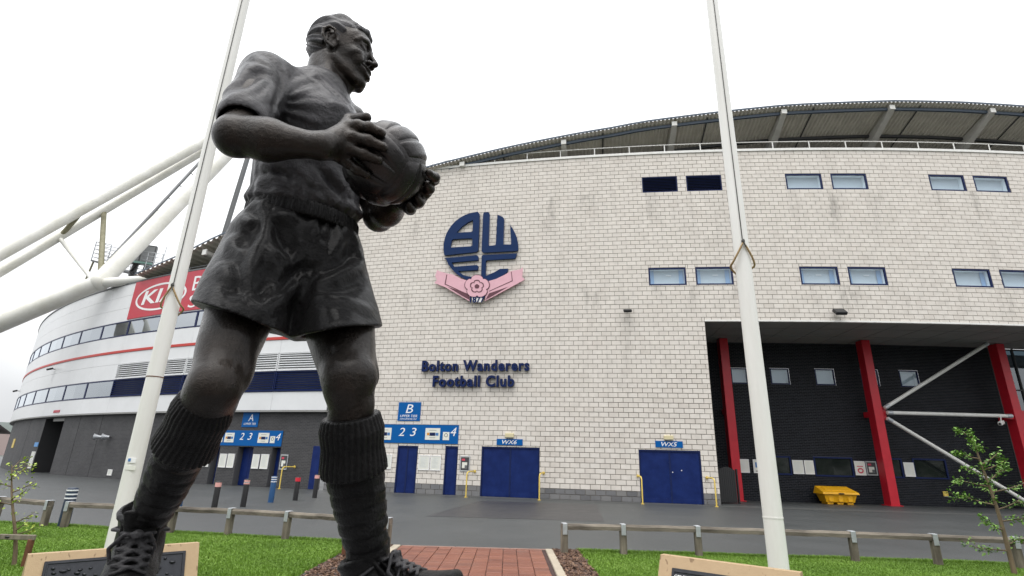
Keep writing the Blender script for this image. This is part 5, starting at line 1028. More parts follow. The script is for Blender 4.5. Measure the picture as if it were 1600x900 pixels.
tb((-30.90, 36.48, 18.57), (-26.72, 32.75, 12.10), .17, 'galv_dirty', 10)
tb((-32.13, 34.88, 15.69), (-27.32, 32.95, 12.00), .15, 'tube', 10)
tb((-30.87, 34.80, 18.15), (-32.16, 34.84, 15.61), .16, 'galv_dirty', 10)
tb((-22.50, 46.00, 37.83), (-22.58, 45.79, 38.88), .34, 'tube', 14)
tb((-22.87, 40.00, 27.40), (-23.74, 40.00, 17.00), .20, 'grey', 10, 'rear_mast')
tb((-27.38, 33.96, 13.90), (-26.01, 38.69, 24.57), .11, 'grey', 8, 'ladder_rail')
tb((-27.25, 34.47, 15.03), (-26.55, 34.38, 14.73), .04, 'grey', 6, 'ladder_tie')
tb((-27.10, 35.00, 16.20), (-26.37, 34.91, 15.85), .04, 'grey', 6, 'ladder_tie')
tb((-26.94, 35.54, 17.43), (-26.19, 35.45, 17.01), .04, 'grey', 6, 'ladder_tie')
tb((-26.78, 36.11, 18.73), (-26.00, 36.02, 18.23), .04, 'grey', 6, 'ladder_tie')
tb((-26.60, 36.71, 20.08), (-25.80, 36.62, 19.50), .04, 'grey', 6, 'ladder_tie')
tb((-26.42, 37.33, 21.50), (-25.59, 37.24, 20.83), .04, 'grey', 6, 'ladder_tie')
tb((-26.22, 37.99, 23.00), (-25.36, 37.90, 22.24), .04, 'grey', 6, 'ladder_tie')
tb((-26.01, 38.69, 24.57), (-25.13, 38.60, 23.73), .04, 'grey', 6, 'ladder_tie')
PLAT0 = (-29.97, 35.50, 14.23)
PLAT1 = (-28.08, 34.60, 13.66)
CAT0 = (-29.08, 37.50, 14.27)
CAT1 = (-23.91, 34.00, 12.58)
FLD = (-26.90, 36.00, 14.87)
# access platform beside the leg
pf = empty('access_platform', (-25.5, 34.5, 14), 'grey steel cage platform beside the foot of the pylon leg', 'platform')
def bars(name, L, m, par, r=.025, n=6):
    f = MB()
    for a, b in L: f.tube([a, b], r, n)
    return f.build(name, m, par)
P0 = Vector(PLAT0); P1 = Vector(PLAT1); dp = (P1 - P0); dn = Vector((-dp.y, dp.x, 0)).normalized() * 1.0
f = MB(); f.hexa([P0, P1, P1 + dn, P0 + dn] + [q + Vector((0, 0, .12)) for q in (P0, P1, P1 + dn, P0 + dn)]); f.build('floor', M['grey'], pf)
bars('guard_rail', [(q + Vector((0, 0, z)), q2 + Vector((0, 0, z))) for z in (.35, .65, .95, 1.25, 1.5) for q, q2 in ((P0, P1), (P0 + dn, P1 + dn), (P0, P0 + dn))], M['galv'], pf, .028)
bars('stanchion', [(q, q + Vector((0, 0, 1.5))) for q in (P0, P1, P0 + dn, P1 + dn, (P0 + P1) / 2)], M['galv'], pf, .035)
bars('leg', [(P0 + Vector((.2, 0, 0)), P0 + Vector((.0, 0, -1.6)))], M['galv_dirty'], pf, .06)
# catwalk and floodlight cluster behind the wing parapet
ck = empty('catwalk', CAT0, 'grey steel catwalk with thin rails behind the red sign', 'catwalk'); C0, C1_ = Vector(CAT0), Vector(CAT1)
bars('beam', [(C0, C1_), (C0 + Vector((0, .8, 0)), C1_ + Vector((0, .8, 0)))], M['grey'], ck, .14)
bars('deck_brace', [(C0.lerp(C1_, k / 6), C0.lerp(C1_, (k + 1) / 6) + Vector((0, .8, 0))) for k in range(6)], M['grey'], ck, .06)
bars('guard_rail', [(C0 + Vector((0, 0, z)), C1_ + Vector((0, 0, z))) for z in (.4, .75, 1.1, 1.45, 1.75)], M['galv'], ck, .024)
bars('stanchion', [(C0.lerp(C1_, k / 5), C0.lerp(C1_, k / 5) + Vector((0, 0, 1.75))) for k in range(6)], M['galv'], ck, .03)
bars('aerial', [(C1_, C1_ + Vector((.1, 0, 2.3)))], M['galv'], ck, .03)
fd = empty('floodlight', FLD, 'square grey floodlight on a post on the catwalk', 'floodlight'); Fp = Vector(FLD)
f = MB(); f.box(Fp + Vector((0, 0, .15)), (1.75, .35, 1.5), ((.93, .37, 0), (-.37, .93, 0), (0, 0, 1))); f.build('housing', M['grey'], fd)
for k in (-.42, .42):
    f = MB(); f.box(Fp + Vector((.93 * k + .07, .37 * k - .18, .2)), (.74, .03, 1.2), ((.93, .37, 0), (-.37, .93, 0), (0, 0, 1))); f.build('lens', M['lamp'], fd)
f = MB(); f.box(Fp + Vector((.07, -.2, -.5)), (1.7, .05, .14), ((.93, .37, 0), (-.37, .93, 0), (0, 0, 1))); f.build('lower_trim', mat('green_tint', (.25, .42, .38), .5), fd)
bars('post', [(Fp + Vector((-.35, .2, -.5)), Fp + Vector((-.7, .2, -4.2))), (Fp + Vector((.5, .2, -.5)), Fp + Vector((.3, .2, -2.4)))], M['grey'], fd, .2)
bars('cable', [(Fp + Vector((0, -.1, -.6)), Fp + Vector((-.4, -.1, -1.2))), (Fp + Vector((-.4, -.1, -1.2)), Fp + Vector((.1, -.1, -1.6)))], M['black'], fd, .08)
# ================================================================== the bronze footballer, modelled as blended distance fields
A_ = lambda *v: np.array(v, np.float64)
def pray(x, y):
    u = (x - 800) / FPX; v = (450 - y) / FPX; c, s = math.cos(ROLL), math.sin(ROLL); u, v = c * u - s * v, s * u + c * v
    return A_(u, math.cos(PITCH) - v * math.sin(PITCH), math.sin(PITCH) + v * math.cos(PITCH))
OC = A_(0, 0, EYE)
def at(x, y, Y): r = pray(x, y); return OC + r * (Y / r[1])
def unit(v): return v / np.linalg.norm(v)
class Sdf:
    def __init__(s): s.ops = []
    def add(s, f, c, R, k=.02, op=0): s.ops.append((f, np.asarray(c, float), R, k, op)); return s
    # primitives ------------------------------------------------
    def cap(s, a, b, ra, rb, k=.02, op=0):
        a, b = np.asarray(a, float), np.asarray(b, float); ab = b - a; L2 = max(ab @ ab, 1e-12)
        def f(P):
            q = P - a; t = np.clip(q @ ab / L2, 0, 1); return np.sqrt(((q - t[..., None] * ab) ** 2).sum(-1)) - (ra + (rb - ra) * t)
        return s.add(f, (a + b) / 2, math.sqrt(L2) / 2 + max(ra, rb), k, op)
    def chain(s, pts, rad, k=.02, kk=.0, op=0):
        pts = [np.asarray(p, float) for p in pts]; rad = rad if isinstance(rad, (list, tuple)) else [rad] * len(pts); C = sum(pts) / len(pts); R = max(np.linalg.norm(p - C) for p in pts) + max(rad)
        def f(P):
            d = None
            for i in range(len(pts) - 1):
                a, b = pts[i], pts[i + 1]; ab = b - a; q = P - a; t = np.clip(q @ ab / max(ab @ ab, 1e-12), 0, 1); e = np.sqrt(((q - t[..., None] * ab) ** 2).sum(-1)) - (rad[i] + (rad[i + 1] - rad[i]) * t)
                d = e if d is None else (np.minimum(d, e) if kk <= 0 else smin(d, e, kk))
            return d
        return s.add(f, C, R, k, op)
    def ell(s, c, r, ax=None, k=.02, op=0):
        c = np.asarray(c, float); r = np.asarray(r, float); X = np.asarray(ax if ax is not None else np.eye(3), float)
        def f(P):
            q = (P - c) @ X.T; k0 = np.sqrt(((q / r) ** 2).sum(-1)); k1 = np.sqrt(((q / r ** 2) ** 2).sum(-1)); return k0 * (k0 - 1) / np.maximum(k1, 1e-9)
        return s.add(f, c, max(r), k, op)
    def loft(s, secs, k=.02, op=0, ex=2.0, disp=None, grow=0.0):
        """secs: (centre, side vector, half width, half depth[, front skew]) along a limb; sections are interpolated, ends rounded"""
        Cn = np.array([q[0] for q in secs], float); Sd = np.array([unit(np.asarray(q[1], float)) for q in secs]); Ra = np.array([q[2] for q in secs]) + grow; Rb = np.array([q[3] for q in secs]) + grow
        ax = unit(Cn[-1] - Cn[0]); T = (Cn - Cn[0]) @ ax; cc = (Cn[0] + Cn[-1]) / 2; R = np.linalg.norm(Cn[-1] - Cn[0]) / 2 + max(Ra.max(), Rb.max()) * 1.15
        def f(P):
            t = (P - Cn[0]) @ ax; tc = np.clip(t, T[0], T[-1]); c = np.stack([np.interp(tc, T, Cn[:, i]) for i in range(3)], -1); sv = np.stack([np.interp(tc, T, Sd[:, i]) for i in range(3)], -1)
            a = np.interp(tc, T, Ra); b = np.interp(tc, T, Rb); q = P - c; w_ = t - tc
            sv = sv - (sv @ ax)[..., None] * ax; sv /= np.sqrt((sv ** 2).sum(-1))[..., None]; fv = np.cross(ax, sv)
            x = (q * sv).sum(-1); y = (q * fv).sum(-1); e = np.minimum(a, b) * .9
            nn = (np.abs(x / a) ** ex + np.abs(y / b) ** ex + np.abs(w_ / e) ** ex) ** (1 / ex); r = np.sqrt(x * x + y * y + w_ * w_)
            d = r * (1 - 1 / np.maximum(nn, .05)); d = np.where(nn < .05, -np.minimum(a, b), d)
            if disp is not None: d = d - disp(tc, np.arctan2(y, x), P)
            return d
        return s.add(f, cc, R, k, op)
    # evaluation ------------------------------------------------
    def ev(s, P):
        d = np.full(P.shape[:-1], 9.0)
        for f, c, R, k, op in s.ops:
            e = f(P)
            d = smin(d, e, k) if op == 0 else (smax(d, -e, k) if op == 1 else (smax(d, e, k) if op == 2 else d - e))
        return d
    def blocks(s, C, P, rad):
        """C block centres (N,3), P points (N,M,3)"""
        D = np.full(P.shape[:2], 9.0)
        for f, c, R, k, op in s.ops:
            if op == 2: D = smax(D, f(P), k); continue
            if op == 4: D = D - f(P); continue
            sel = np.nonzero(((C - c) ** 2).sum(1) < (R * 1.25 + rad + k + .06) ** 2)[0]
            if len(sel) == 0: continue
            if len(sel) < len(C): 
                e = f(P[sel]); D[sel] = smin(D[sel], e, k) if op == 0 else smax(D[sel], -e, k)
            else: e = f(P); D = smin(D, e, k) if op == 0 else smax(D, -e, k)
        return D
def smin(a, b, k):
    if k <= 0: return np.minimum(a, b)
    h = np.maximum(k - np.abs(a - b), 0) / k; return np.minimum(a, b) - h * h * k * .25
def smax(a, b, k): return -smin(-a, -b, k)
def mesh_sdf(S, h, name, m, parent, lo=None, hi=None, smooth_it=1):
    if lo is None:
        L = [(c - R, c + R) for f, c, R, k, op in S.ops if op == 0]; lo = np.min([q[0] for q in L], 0) - .05; hi = np.max([q[1] for q in L], 0) + .05
    n = 8; H = h * n; dims = np.ceil((hi - lo) / H).astype(int) + 1
    I = np.stack(np.meshgrid(*[np.arange(d) for d in dims], indexing='ij'), -1).reshape(-1, 3); Cc = lo + (I + .5) * H; rad = H * .5 * math.sqrt(3)
    d0 = S.blocks(Cc, Cc[:, None, :], 1e-3 + rad)[:, 0]; keep = np.abs(d0) < rad * 1.35 + .01; I = I[keep]; Cc = Cc[keep]
    g = np.arange(n + 1); off = np.stack(np.meshgrid(g, g, g, indexing='ij'), -1).reshape(-1, 3)
    D = np.empty((len(I), (n + 1) ** 3), np.float32)
    for a in range(0, len(I), 400):
        P = lo + (I[a:a + 400, None, :] * n + off[None]) * h; D[a:a + 400] = S.blocks(Cc[a:a + 400], P, rad)
    D = D.reshape(-1, n + 1, n + 1, n + 1); ins = D < 0
    cn = np.zeros((len(I), n, n, n), np.int8)
    for dx in (0, 1):
        for dy in (0, 1):
            for dz in (0, 1): cn += ins[:, dx:dx + n, dy:dy + n, dz:dz + n]
    act = (cn > 0) & (cn < 8); b, x, y, z = np.nonzero(act); acc = np.zeros((len(b), 3)); cnt = np.zeros(len(b))
    cor = lambda q: D[b, x + q[0], y + q[1], z + q[2]]
    vals = {q: cor(q) for q in [(i, j, k) for i in (0, 1) for j in (0, 1) for k in (0, 1)]}
    for ax in range(3):
        for i in (0, 1):
            for j in (0, 1):
                q0 = [i, j]; q0.insert(ax, 0); q1 = [i, j]; q1.insert(ax, 1); v0, v1 = vals[tuple(q0)], vals[tuple(q1)]; cr_ = (v0 < 0) != (v1 < 0)
                t = np.where(cr_, v0 / np.where(cr_, v0 - v1, 1), 0); p = np.array(q0, float)[None].repeat(len(b), 0); p[:, ax] += t; acc += p * cr_[:, None]; cnt += cr_
    gi = I[b] * n + np.stack([x, y, z], 1); V = lo + (gi + acc / np.maximum(cnt, 1)[:, None]) * h
    big = dims * n + 4; key = (gi[:, 0] * big[1] + gi[:, 1]) * big[2] + gi[:, 2]; o = np.argsort(key); ks = key[o]
    def find(g_):
        k2 = (g_[:, 0] * big[1] + g_[:, 1]) * big[2] + g_[:, 2]; p = np.clip(np.searchsorted(ks, k2), 0, len(ks) - 1); return np.where(ks[p] == k2, o[p], -1)
    Q = []
    for ax in range(3):
        sl0 = [slice(0, n)] * 3; sl1 = [slice(0, n)] * 3; sl1[ax] = slice(1, n + 1)
        s0, s1 = ins[:, sl0[0], sl0[1], sl0[2]], ins[:, sl1[0], sl1[1], sl1[2]]; bb, xx, yy, zz = np.nonzero(s0 != s1); g_ = I[bb] * n + np.stack([xx, yy, zz], 1); fl = s0[bb, xx, yy, zz]
        a1, a2 = [(1, 2), (2, 0), (0, 1)][ax]; e1 = np.eye(3, dtype=int)[a1]; e2 = np.eye(3, dtype=int)[a2]
        q = np.stack([find(g_ - e1 - e2), find(g_ - e2), find(g_), find(g_ - e1)], 1); ok = (q >= 0).all(1); q = q[ok]; fl = fl[ok]; q[~fl] = q[~fl][:, ::-1]; Q.append(q)
    Q = np.concatenate(Q)
    for _ in range(smooth_it):     # one light relaxation pass
        S_ = np.zeros_like(V); N_ = np.zeros(len(V))
        for i in range(4):
            np.add.at(S_, Q[:, i], V[Q[:, (i + 1) % 4]]); np.add.at(N_, Q[:, i], 1); np.add.at(S_, Q[:, (i + 1) % 4], V[Q[:, i]]); np.add.at(N_, Q[:, (i + 1) % 4], 1)
        V = V * .5 + .5 * S_ / np.maximum(N_, 1)[:, None]
    return mesh_obj(name, np_mesh(name, V, Q, m, True), parent)
def surf(S, px, py, back=0.0):
    """first point of a field seen along a line of sight from the photographer's spot (used to lay folds on the cloth)"""
    r = unit(pray(px, py)); t = 1.2
    for _ in range(90):
        d = float(S.ev((OC + r * t)[None])[0]); t += max(d * .7, .0008) if d > 0 else 0
        if d < .001 or t > 4: break
    return OC + r * (t + back) if t < 4 else None
def strokes(S, T, L, r, k, back=.006, op=0):
    for pts in L:
        rr = r
        if isinstance(pts, tuple): rr, pts = pts
        P = [surf(S, *p, back) for p in pts]; P = [p for p in P if p is not None]
        if len(P) > 1:
            Pm = []
            for i in range(len(P) - 1): Pm += [P[i], (P[i] + P[i + 1]) / 2]
            Pm.append(P[-1]); n = len(Pm); T.chain(Pm, [rr * (.45 + .55 * math.sin(math.pi * (i + .6) / (n + .2))) for i in range(n)], k, .01, op)
def folds(S, T, L, h, w, sgn=1.0):
    """tent-shaped cloth folds: flat facets that meet in a crest along each line (sgn -1: a valley)"""
    G = []
    for pts in L:
        P = [p for p in (surf(S, *q) for q in pts) if p is not None]
        if len(P) > 1: G.append(np.array(P))
    allp = np.concatenate(G); c = allp.mean(0); R = np.sqrt(((allp - c) ** 2).sum(1)).max() + w
    def f(P):
        out = np.zeros(P.shape[:-1]); flat = P.reshape(-1, 3); o = out.reshape(-1)
        for q in G:
            m = q.mean(0); rr = np.sqrt(((q - m) ** 2).sum(1)).max() + w; sel = np.nonzero(((flat - m) ** 2).sum(1) < rr * rr)[0]
            if len(sel) == 0: continue
            X = flat[sel]; d = np.full(len(X), 9.0); tt = np.zeros(len(X)); n = len(q) - 1
            for i in range(n):
                ab = q[i + 1] - q[i]; v = X - q[i]; t = np.clip(v @ ab / max(ab @ ab, 1e-12), 0, 1); e = np.sqrt(((v - t[:, None] * ab) ** 2).sum(1)); b = e < d; d = np.where(b, e, d); tt = np.where(b, (i + t) / n, tt)
            x = np.clip(1 - d / w, 0, 1); o[sel] = np.maximum(o[sel], h * (x * .7 + .3 * x * x) * (.35 + .65 * np.sin(math.pi * np.clip(tt * .9 + .05, 0, 1))))
        return sgn * out
    T.add(f, c, R, 0, 4)
def vnoise(P, f, seed=0):
    r = np.random.default_rng(seed); d = 0
    for i in range(6):
        w_ = r.normal(size=3); w_ = w_ / np.linalg.norm(w_) * f * r.uniform(.6, 1.6); d = d + np.sin(P @ w_ + r.uniform(0, 6.28) + 1.2 * np.sin(P @ (r.normal(size=3) * f * .45)))
    return d / 6

def crease(P, f, seed):      # ridged noise: sharp cloth creases
    return .45 - np.abs(vnoise(P, f, seed)) * 1.9
# bronze -------------------------------------------------------
def bronze(name, c1, c2, rough, bsc, bd, coat=.3):
    m = bpy.data.materials.new(name); m.use_nodes = True; b = bsdf(m); b.inputs['Metallic'].default_value = .82; b.inputs['Specular IOR Level'].default_value = .4; b.inputs['Coat Weight'].default_value = coat; b.inputs['Coat Roughness'].default_value = .22; b.inputs['Coat IOR'].default_value = 1.4
    t = node(m, 'ShaderNodeTexCoord'); n = node(m, 'ShaderNodeTexNoise'); n.inputs['Scale'].default_value = 5; n.inputs['Detail'].default_value = 10; n.inputs['Roughness'].default_value = .7; lk(m, t.outputs['Object'], n.inputs['Vector'])
    r = node(m, 'ShaderNodeValToRGB'); r.color_ramp.elements[0].position = .35; r.color_ramp.elements[1].position = .68; r.color_ramp.elements[0].color = (*c1, 1); r.color_ramp.elements[1].color = (*c2, 1); lk(m, n.outputs['Fac'], r.inputs[0]); lk(m, r.outputs[0], b.inputs['Base Color'])
    n2 = node(m, 'ShaderNodeTexNoise'); n2.inputs['Scale'].default_value = 22; n2.inputs['Detail'].default_value = 8; lk(m, t.outputs['Object'], n2.inputs['Vector'])
    mr = node(m, 'ShaderNodeMapRange'); mr.inputs['From Min'].default_value = .3; mr.inputs['From Max'].default_value = .7; mr.inputs['To Min'].default_value = rough - .07; mr.inputs['To Max'].default_value = rough + .09; lk(m, n2.outputs['Fac'], mr.inputs[0]); lk(m, mr.outputs[0], b.inputs['Roughness'])
    n3 = node(m, 'ShaderNodeTexNoise'); n3.inputs['Scale'].default_value = bsc; n3.inputs['Detail'].default_value = 7; n3.inputs['Roughness'].default_value = .72; lk(m, t.outputs['Object'], n3.inputs['Vector'])
    v = node(m, 'ShaderNodeTexVoronoi'); v.inputs['Scale'].default_value = 150; lk(m, t.outputs['Object'], v.inputs['Vector'])
    vr = node(m, 'ShaderNodeMapRange'); vr.inputs['From Min'].default_value = .0; vr.inputs['From Max'].default_value = .28; vr.inputs['To Min'].default_value = .16; vr.inputs['To Max'].default_value = 0; lk(m, v.outputs['Distance'], vr.inputs[0])
    ad = node(m, 'ShaderNodeMath'); lk(m, n3.outputs['Fac'], ad.inputs[0]); lk(m, vr.outputs[0], ad.inputs[1])
    bp = node(m, 'ShaderNodeBump'); bp.inputs['Distance'].default_value = bd; bp.inputs['Strength'].default_value = 1.0; lk(m, ad.outputs[0], bp.inputs['Height']); lk(m, bp.outputs[0], b.inputs['Normal'])
    return m
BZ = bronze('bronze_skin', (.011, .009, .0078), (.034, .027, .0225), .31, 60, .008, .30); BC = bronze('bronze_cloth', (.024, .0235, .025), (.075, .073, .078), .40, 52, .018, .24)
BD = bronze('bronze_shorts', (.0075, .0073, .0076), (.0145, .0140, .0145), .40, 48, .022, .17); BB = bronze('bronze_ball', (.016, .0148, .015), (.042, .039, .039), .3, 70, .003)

# skeleton -----------------------------------------------------
RHp, LHp = A_(-1.029, 2.03, 2.128), A_(-.818, 2.221, 2.125); RK, LK = at(333, 610, 1.737), at(545, 598, 1.915); RA, LA = at(221, 833, 2.03), at(573, 872, 2.13)
PM = (RHp + LHp) / 2; SM = A_(-.91, 2.014, 2.852); RS, LS = A_(-1.028, 1.800, 2.796), A_(-.825, 2.21, 2.845)
RE = at(369, 213, 1.565); RWr = at(500, 228, 1.58); LE = at(592, 338, 2.22); LWr = at(628, 312, 2.02)
BALL = A_(-.507, 1.815, 2.443); BR = .163
HL = unit(A_(.74, .67, 0)); SLv = unit(A_(.5, .84, .18)); SLh = unit(A_(.5, .84, 0)); Fh = unit(A_(.67, -.74, 0)); Fs = unit(A_(.84, -.5, 0)); UP = A_(0, 0, 1.)
st = empty('footballer_statue', (-.80, 2.0, .92), 'dark bronze statue of a footballer in long shorts striding with a ball in both hands', 'statue')

# head frame: centimetres, forward / left / up
KH = .0152; HF = unit(A_(1.0, .03, .0)); HLf = unit(np.cross(UP, HF)); HU = np.cross(HF, HLf); HC = at(531, 91, 2.06)
def hp(f, l, u): return HC + (HF * f + HLf * l + HU * u) * KH
HAX = np.array([HF, HLf, HU])
def he(S, c, r, k=.02, op=0, rot=0, pitch=0):
    ax = HAX
    if rot or pitch:
        a, b = math.radians(rot), math.radians(pitch); x = HF * math.cos(a) + HLf * math.sin(a); y = np.cross(HU, x); y = unit(y); x2 = x * math.cos(b) + HU * math.sin(b); ax = np.array([x2, y, np.cross(x2, y)])
    S.ell(hp(*c), [q * KH for q in r], ax, k, op)
def hc(S, pts, r, k=.01, op=0): S.chain([hp(*p) for p in pts], [q * KH for q in r] if isinstance(r, (list, tuple)) else r * KH, k, .004, op)

body = Sdf()
# trunk core, neck
body.loft([(PM + UP * .02, HL, .20, .15), (PM + UP * .25, HL, .19, .14), (SM - UP * .15, SLv, .22, .155), (SM - UP * .02, SLv, .15, .11)], .03)
NB = SM + A_(.02, -.01, .02)
body.loft([(NB - UP * .08, SLh, .125, .12), (hp(-2.6, 0, -9.5), HLf, .093, .102), (hp(-2.2, 0, -4), HLf, .092, .105)], .04)
body.cap(NB + SLh * .02 - UP * .03, NB - SLv * .20 + UP * .0, .085, .06, .06); body.cap(NB - UP * .03, NB + SLv * .2, .085, .06, .06)
body.cap(hp(-1.8, -5.4, -3.4), NB + Fs * .085 - SLh * .02 + UP * .01, .018, .012, .04); body.cap(hp(-1.8, 5.4, -3.4), NB + Fs * .085 + SLh * .03 + UP * .01, .018, .012, .04)
he(body, (4.2, 0, -10.5), (1.6, 1.5, 1.8), .02)
# head
he(body, (-1.2, 0, 4.2), (9.0, 7.3, 8.2), .0); he(body, (2.8, 0, -.6), (6.2, 6.2, 7.8), .035); he(body, (4.6, 0, 4.6), (4.6, 6.0, 4.6), .03)
he(body, (4.4, 0, -6.2), (4.4, 4.6, 3.6), .03); he(body, (7.2, 0, -9.0), (1.9, 2.2, 1.7), .022)       # jaw, chin
for sg in (-1, 1):
    body.cap(hp(.2, 5.6 * sg, -4.8), hp(6.4, 2.3 * sg, -9.4), 1.35 * KH, 1.2 * KH, .022)
    he(body, (6.2, 4.3 * sg, -1.6), (2.2, 1.7, 1.7), .02)                                  # cheekbone
    he(body, (7.0, 3.5 * sg, -3.6), (1.9, 1.6, 1.7), .018)                                 # smiling cheek
    hc(body, [(8.7, .6 * sg, 4.0), (8.7, 2.6 * sg, 4.5), (7.4, 4.7 * sg, 3.8), (6.0, 5.5 * sg, 2.6)], [.5, .62, .6, .45], .012)  # brow
    he(body, (9.0, 2.9 * sg, 2.4), (1.8, 2.0, 1.15), .010, 1)                             # socket
    he(body, (6.75, 3.05 * sg, 2.1), (1.55, 1.55, 1.4), .003)                             # eyeball
    hc(body, [(8.2, 1.7 * sg, 2.2), (8.45, 3.0 * sg, 2.95), (7.5, 4.4 * sg, 2.3)], .34, .004); hc(body, [(8.15, 1.7 * sg, 1.9), (8.25, 3.0 * sg, 1.15), (7.4, 4.4 * sg, 1.7)], .32, .005)  # lids
    hc(body, [(9.6, 1.7 * sg, -2.0), (8.9, 3.1 * sg, -3.6), (7.8, 3.6 * sg, -5.6), (7.0, 3.5 * sg, -7.2)], [.3, .36, .34, .2], .010, 1)    # smile fold
    he(body, (9.7, 1.15 * sg, -2.35), (1.1, .85, .8), .008)                               # nostril wing
    he(body, (10.1, .72 * sg, -3.1), (.55, .35, .4), .004, 1)
    # ear
    E0 = (-.6, 7.1 * sg, .6)
    def ep(f, u, l=0): return (E0[0] + f, (7.25 + l - .10 * f) * sg, E0[2] + u)
    he(body, (-.4, 7.0 * sg, .3), (2.0, .7, 3.2), .008)
    hc(body, [ep(1.3, 1.0, .5), ep(.9, 3.0, .8), ep(-.8, 3.6, 1.15), ep(-2.2, 2.4, 1.35), ep(-2.2, .2, 1.25), ep(-1.0, -2.0, .9), ep(.4, -3.0, .5)], [.34, .42, .46, .5, .46, .46, .6], .004)
    hc(body, [ep(.2, 2.0, .5), ep(-1.1, 1.6, .7), ep(-1.2, -.2, .7), ep(-.2, -1.5, .5)], [.26, .32, .34, .36], .004)
    he(body, (.25, 7.75 * sg, .2), (.75, .6, 1.15), .004, 1); he(body, (1.35, 7.35 * sg, .1), (.45, .4, .65), .004)
hc(body, [(8.75, 0, 3.6), (9.35, 0, 1.8), (10.6, 0, -.6), (11.35, 0, -1.8)], [.8, .66, .8, .85], .012); he(body, (10.9, 0, -2.0), (1.0, .9, .8), .006)
# mouth: parted smile
he(body, (8.0, 0, -5.4), (2.4, 3.2, 2.0), .015)
hc(body, [(7.9, -3.5, -4.35), (10.0, -1.6, -5.6), (10.5, 0, -5.95), (10.0, 1.6, -5.6), (7.9, 3.5, -4.35)], [.25, .62, .72, .62, .25], .004, 1)
hc(body, [(8.1, -3.0, -4.2), (9.5, -1.5, -4.75), (10.0, 0, -4.85), (9.5, 1.5, -4.75), (8.1, 3.0, -4.2)], [.16, .24, .26, .24, .16], .005)
hc(body, [(7.9, -2.8, -5.4), (9.2, -1.5, -6.75), (9.65, 0, -7.0), (9.2, 1.5, -6.75), (7.9, 2.8, -5.4)], [.28, .48, .56, .48, .28], .005)
hc(body, [(8.3, -2.0, -5.35), (9.35, 0, -5.75), (8.3, 2.0, -5.35)], [.34, .36, .34], .003)
# arms
def arm(S, sh, el, wr, sd, big=1.0):
    u = unit(el - sh); v = unit(wr - el)
    S.cap(sh, el, .078 * big, .062 * big, .03); S.ell(sh * .62 + el * .38 + sd * .012, [.075, .085, .14], np.array([unit(np.cross(u, sd)), unit(np.cross(u, np.cross(u, sd))), u]), .04)
    m = el * .62 + wr * .38; S.cap(el, m, .066 * big, .070 * big, .03); S.cap(m, wr - v * .01, .068 * big, .042 * big, .03); S.ell(el - v * .004, [.064, .064, .064], None, .02)
arm(body, RS, RE, RWr, A_(-.6, -.7, .2)); arm(body, LS, LE, LWr, A_(.5, .8, 0), .98)
ew = unit(RWr - RE); body.cap(RE * .8 + RWr * .2 + A_(0, -.03, .03), RWr * .8 + RE * .2 + A_(0, -.012, .012), .022, .012, .03)   # forearm muscle ridge
# legs
def leg(S, h, kn, an, fwd, side, g=1.0):
    u = unit(kn - h); v = unit(an - kn)
    S.loft([(h, side, .140 * g, .140 * g), (h * .6 + kn * .4 + fwd * .004, side, .130 * g, .134 * g), (h * .25 + kn * .75 + fwd * .006, side, .104 * g, .106 * g), (kn - u * .04, side, .083 * g, .087 * g), (kn + u * .01, side, .077 * g, .081 * g)], .03)
    S.loft([(kn - v * .03, side, .082, .088), (kn + v * .08, side, .078, .078), (kn + v * .20 - fwd * .02, side, .086, .090), (kn + v * .36 - fwd * .012, side, .070, .072), (kn + v * .52, side, .052, .058), (an, side, .05, .058)], .03)
    S.ell(kn + fwd * .070 * g - u * .015, [.046, .036, .054], np.array([side, fwd, np.cross(side, fwd)]), .015)                     # kneecap
    if g > 1: S.ell(kn + fwd * .062 * g + v * .085, [.028, .022, .036], np.array([side, fwd, np.cross(side, fwd)]), .025)
    S.ell(kn + fwd * .038 - u * .12 + side * .058 * g, [.038, .046, .11], np.array([side, np.cross(u, side), u]), .02); S.ell(kn + fwd * .034 - u * .135 - side * .056 * g, [.036, .045, .12], np.array([side, np.cross(u, side), u]), .02)  # vasti
    S.cap(kn + fwd * .05 - u * .05, h * .45 + kn * .55 + fwd * .065 * g, .03, .055 * g, .06)
    S.ell(kn - fwd * .055 + side * .055 - u * .02, [.026, .03, .09], np.array([side, np.cross(u, side), u]), .03)
RF = unit(A_(.58, -.80, .12)); LF = unit(A_(.93, -.38, .06)); RSd = unit(np.cross(UP, RF)); LSd = unit(np.cross(UP, LF))
leg(body, RHp, RK, RA, RF, RSd, .95); leg(body, LHp, LK, LA, LF, LSd, 1.08)

# hands ---------------------------------------------------------
def onball(d, e=0.0): return BALL + unit(d) * (BR + e)
def pxball(px, py, e):
    r = unit(pray(px, py)); R = BR + e; b = r @ (OC - BALL); c = (OC - BALL) @ (OC - BALL) - R * R; q = b * b - c; t = -b - math.sqrt(max(q, 0)); return BALL + unit(OC + r * t - BALL) * R
def finger(S, mcp, tip, r, lift=.012, n=4):
    """a finger that follows the ball from knuckle to tip: knuckle, two joints, tip"""
    P = []
    for i in range(n):
        t = i / (n - 1); p = mcp * (1 - t) + tip * t; d = p - BALL; rad = np.linalg.norm(mcp - BALL) * (1 - t) + np.linalg.norm(tip - BALL) * t + lift * math.sin(math.pi * t); P.append(BALL + unit(d) * rad)
    rr = [r * 1.12, r * 1.03, r * .95, r * .80]
    for i in range(n - 1): S.cap(P[i], P[i + 1], rr[i], rr[i + 1], .005 if i else .012)
    for i in (1, 2): S.ell(P[i] + unit(P[i] - BALL) * r * .12, [r * 1.03] * 3, None, .006)
    S.ell(P[-1] + unit(P[-1] - BALL) * r * .5 - unit(P[-1] - P[-2]) * r * .2, [r * .5] * 3, None, .004)
    return P
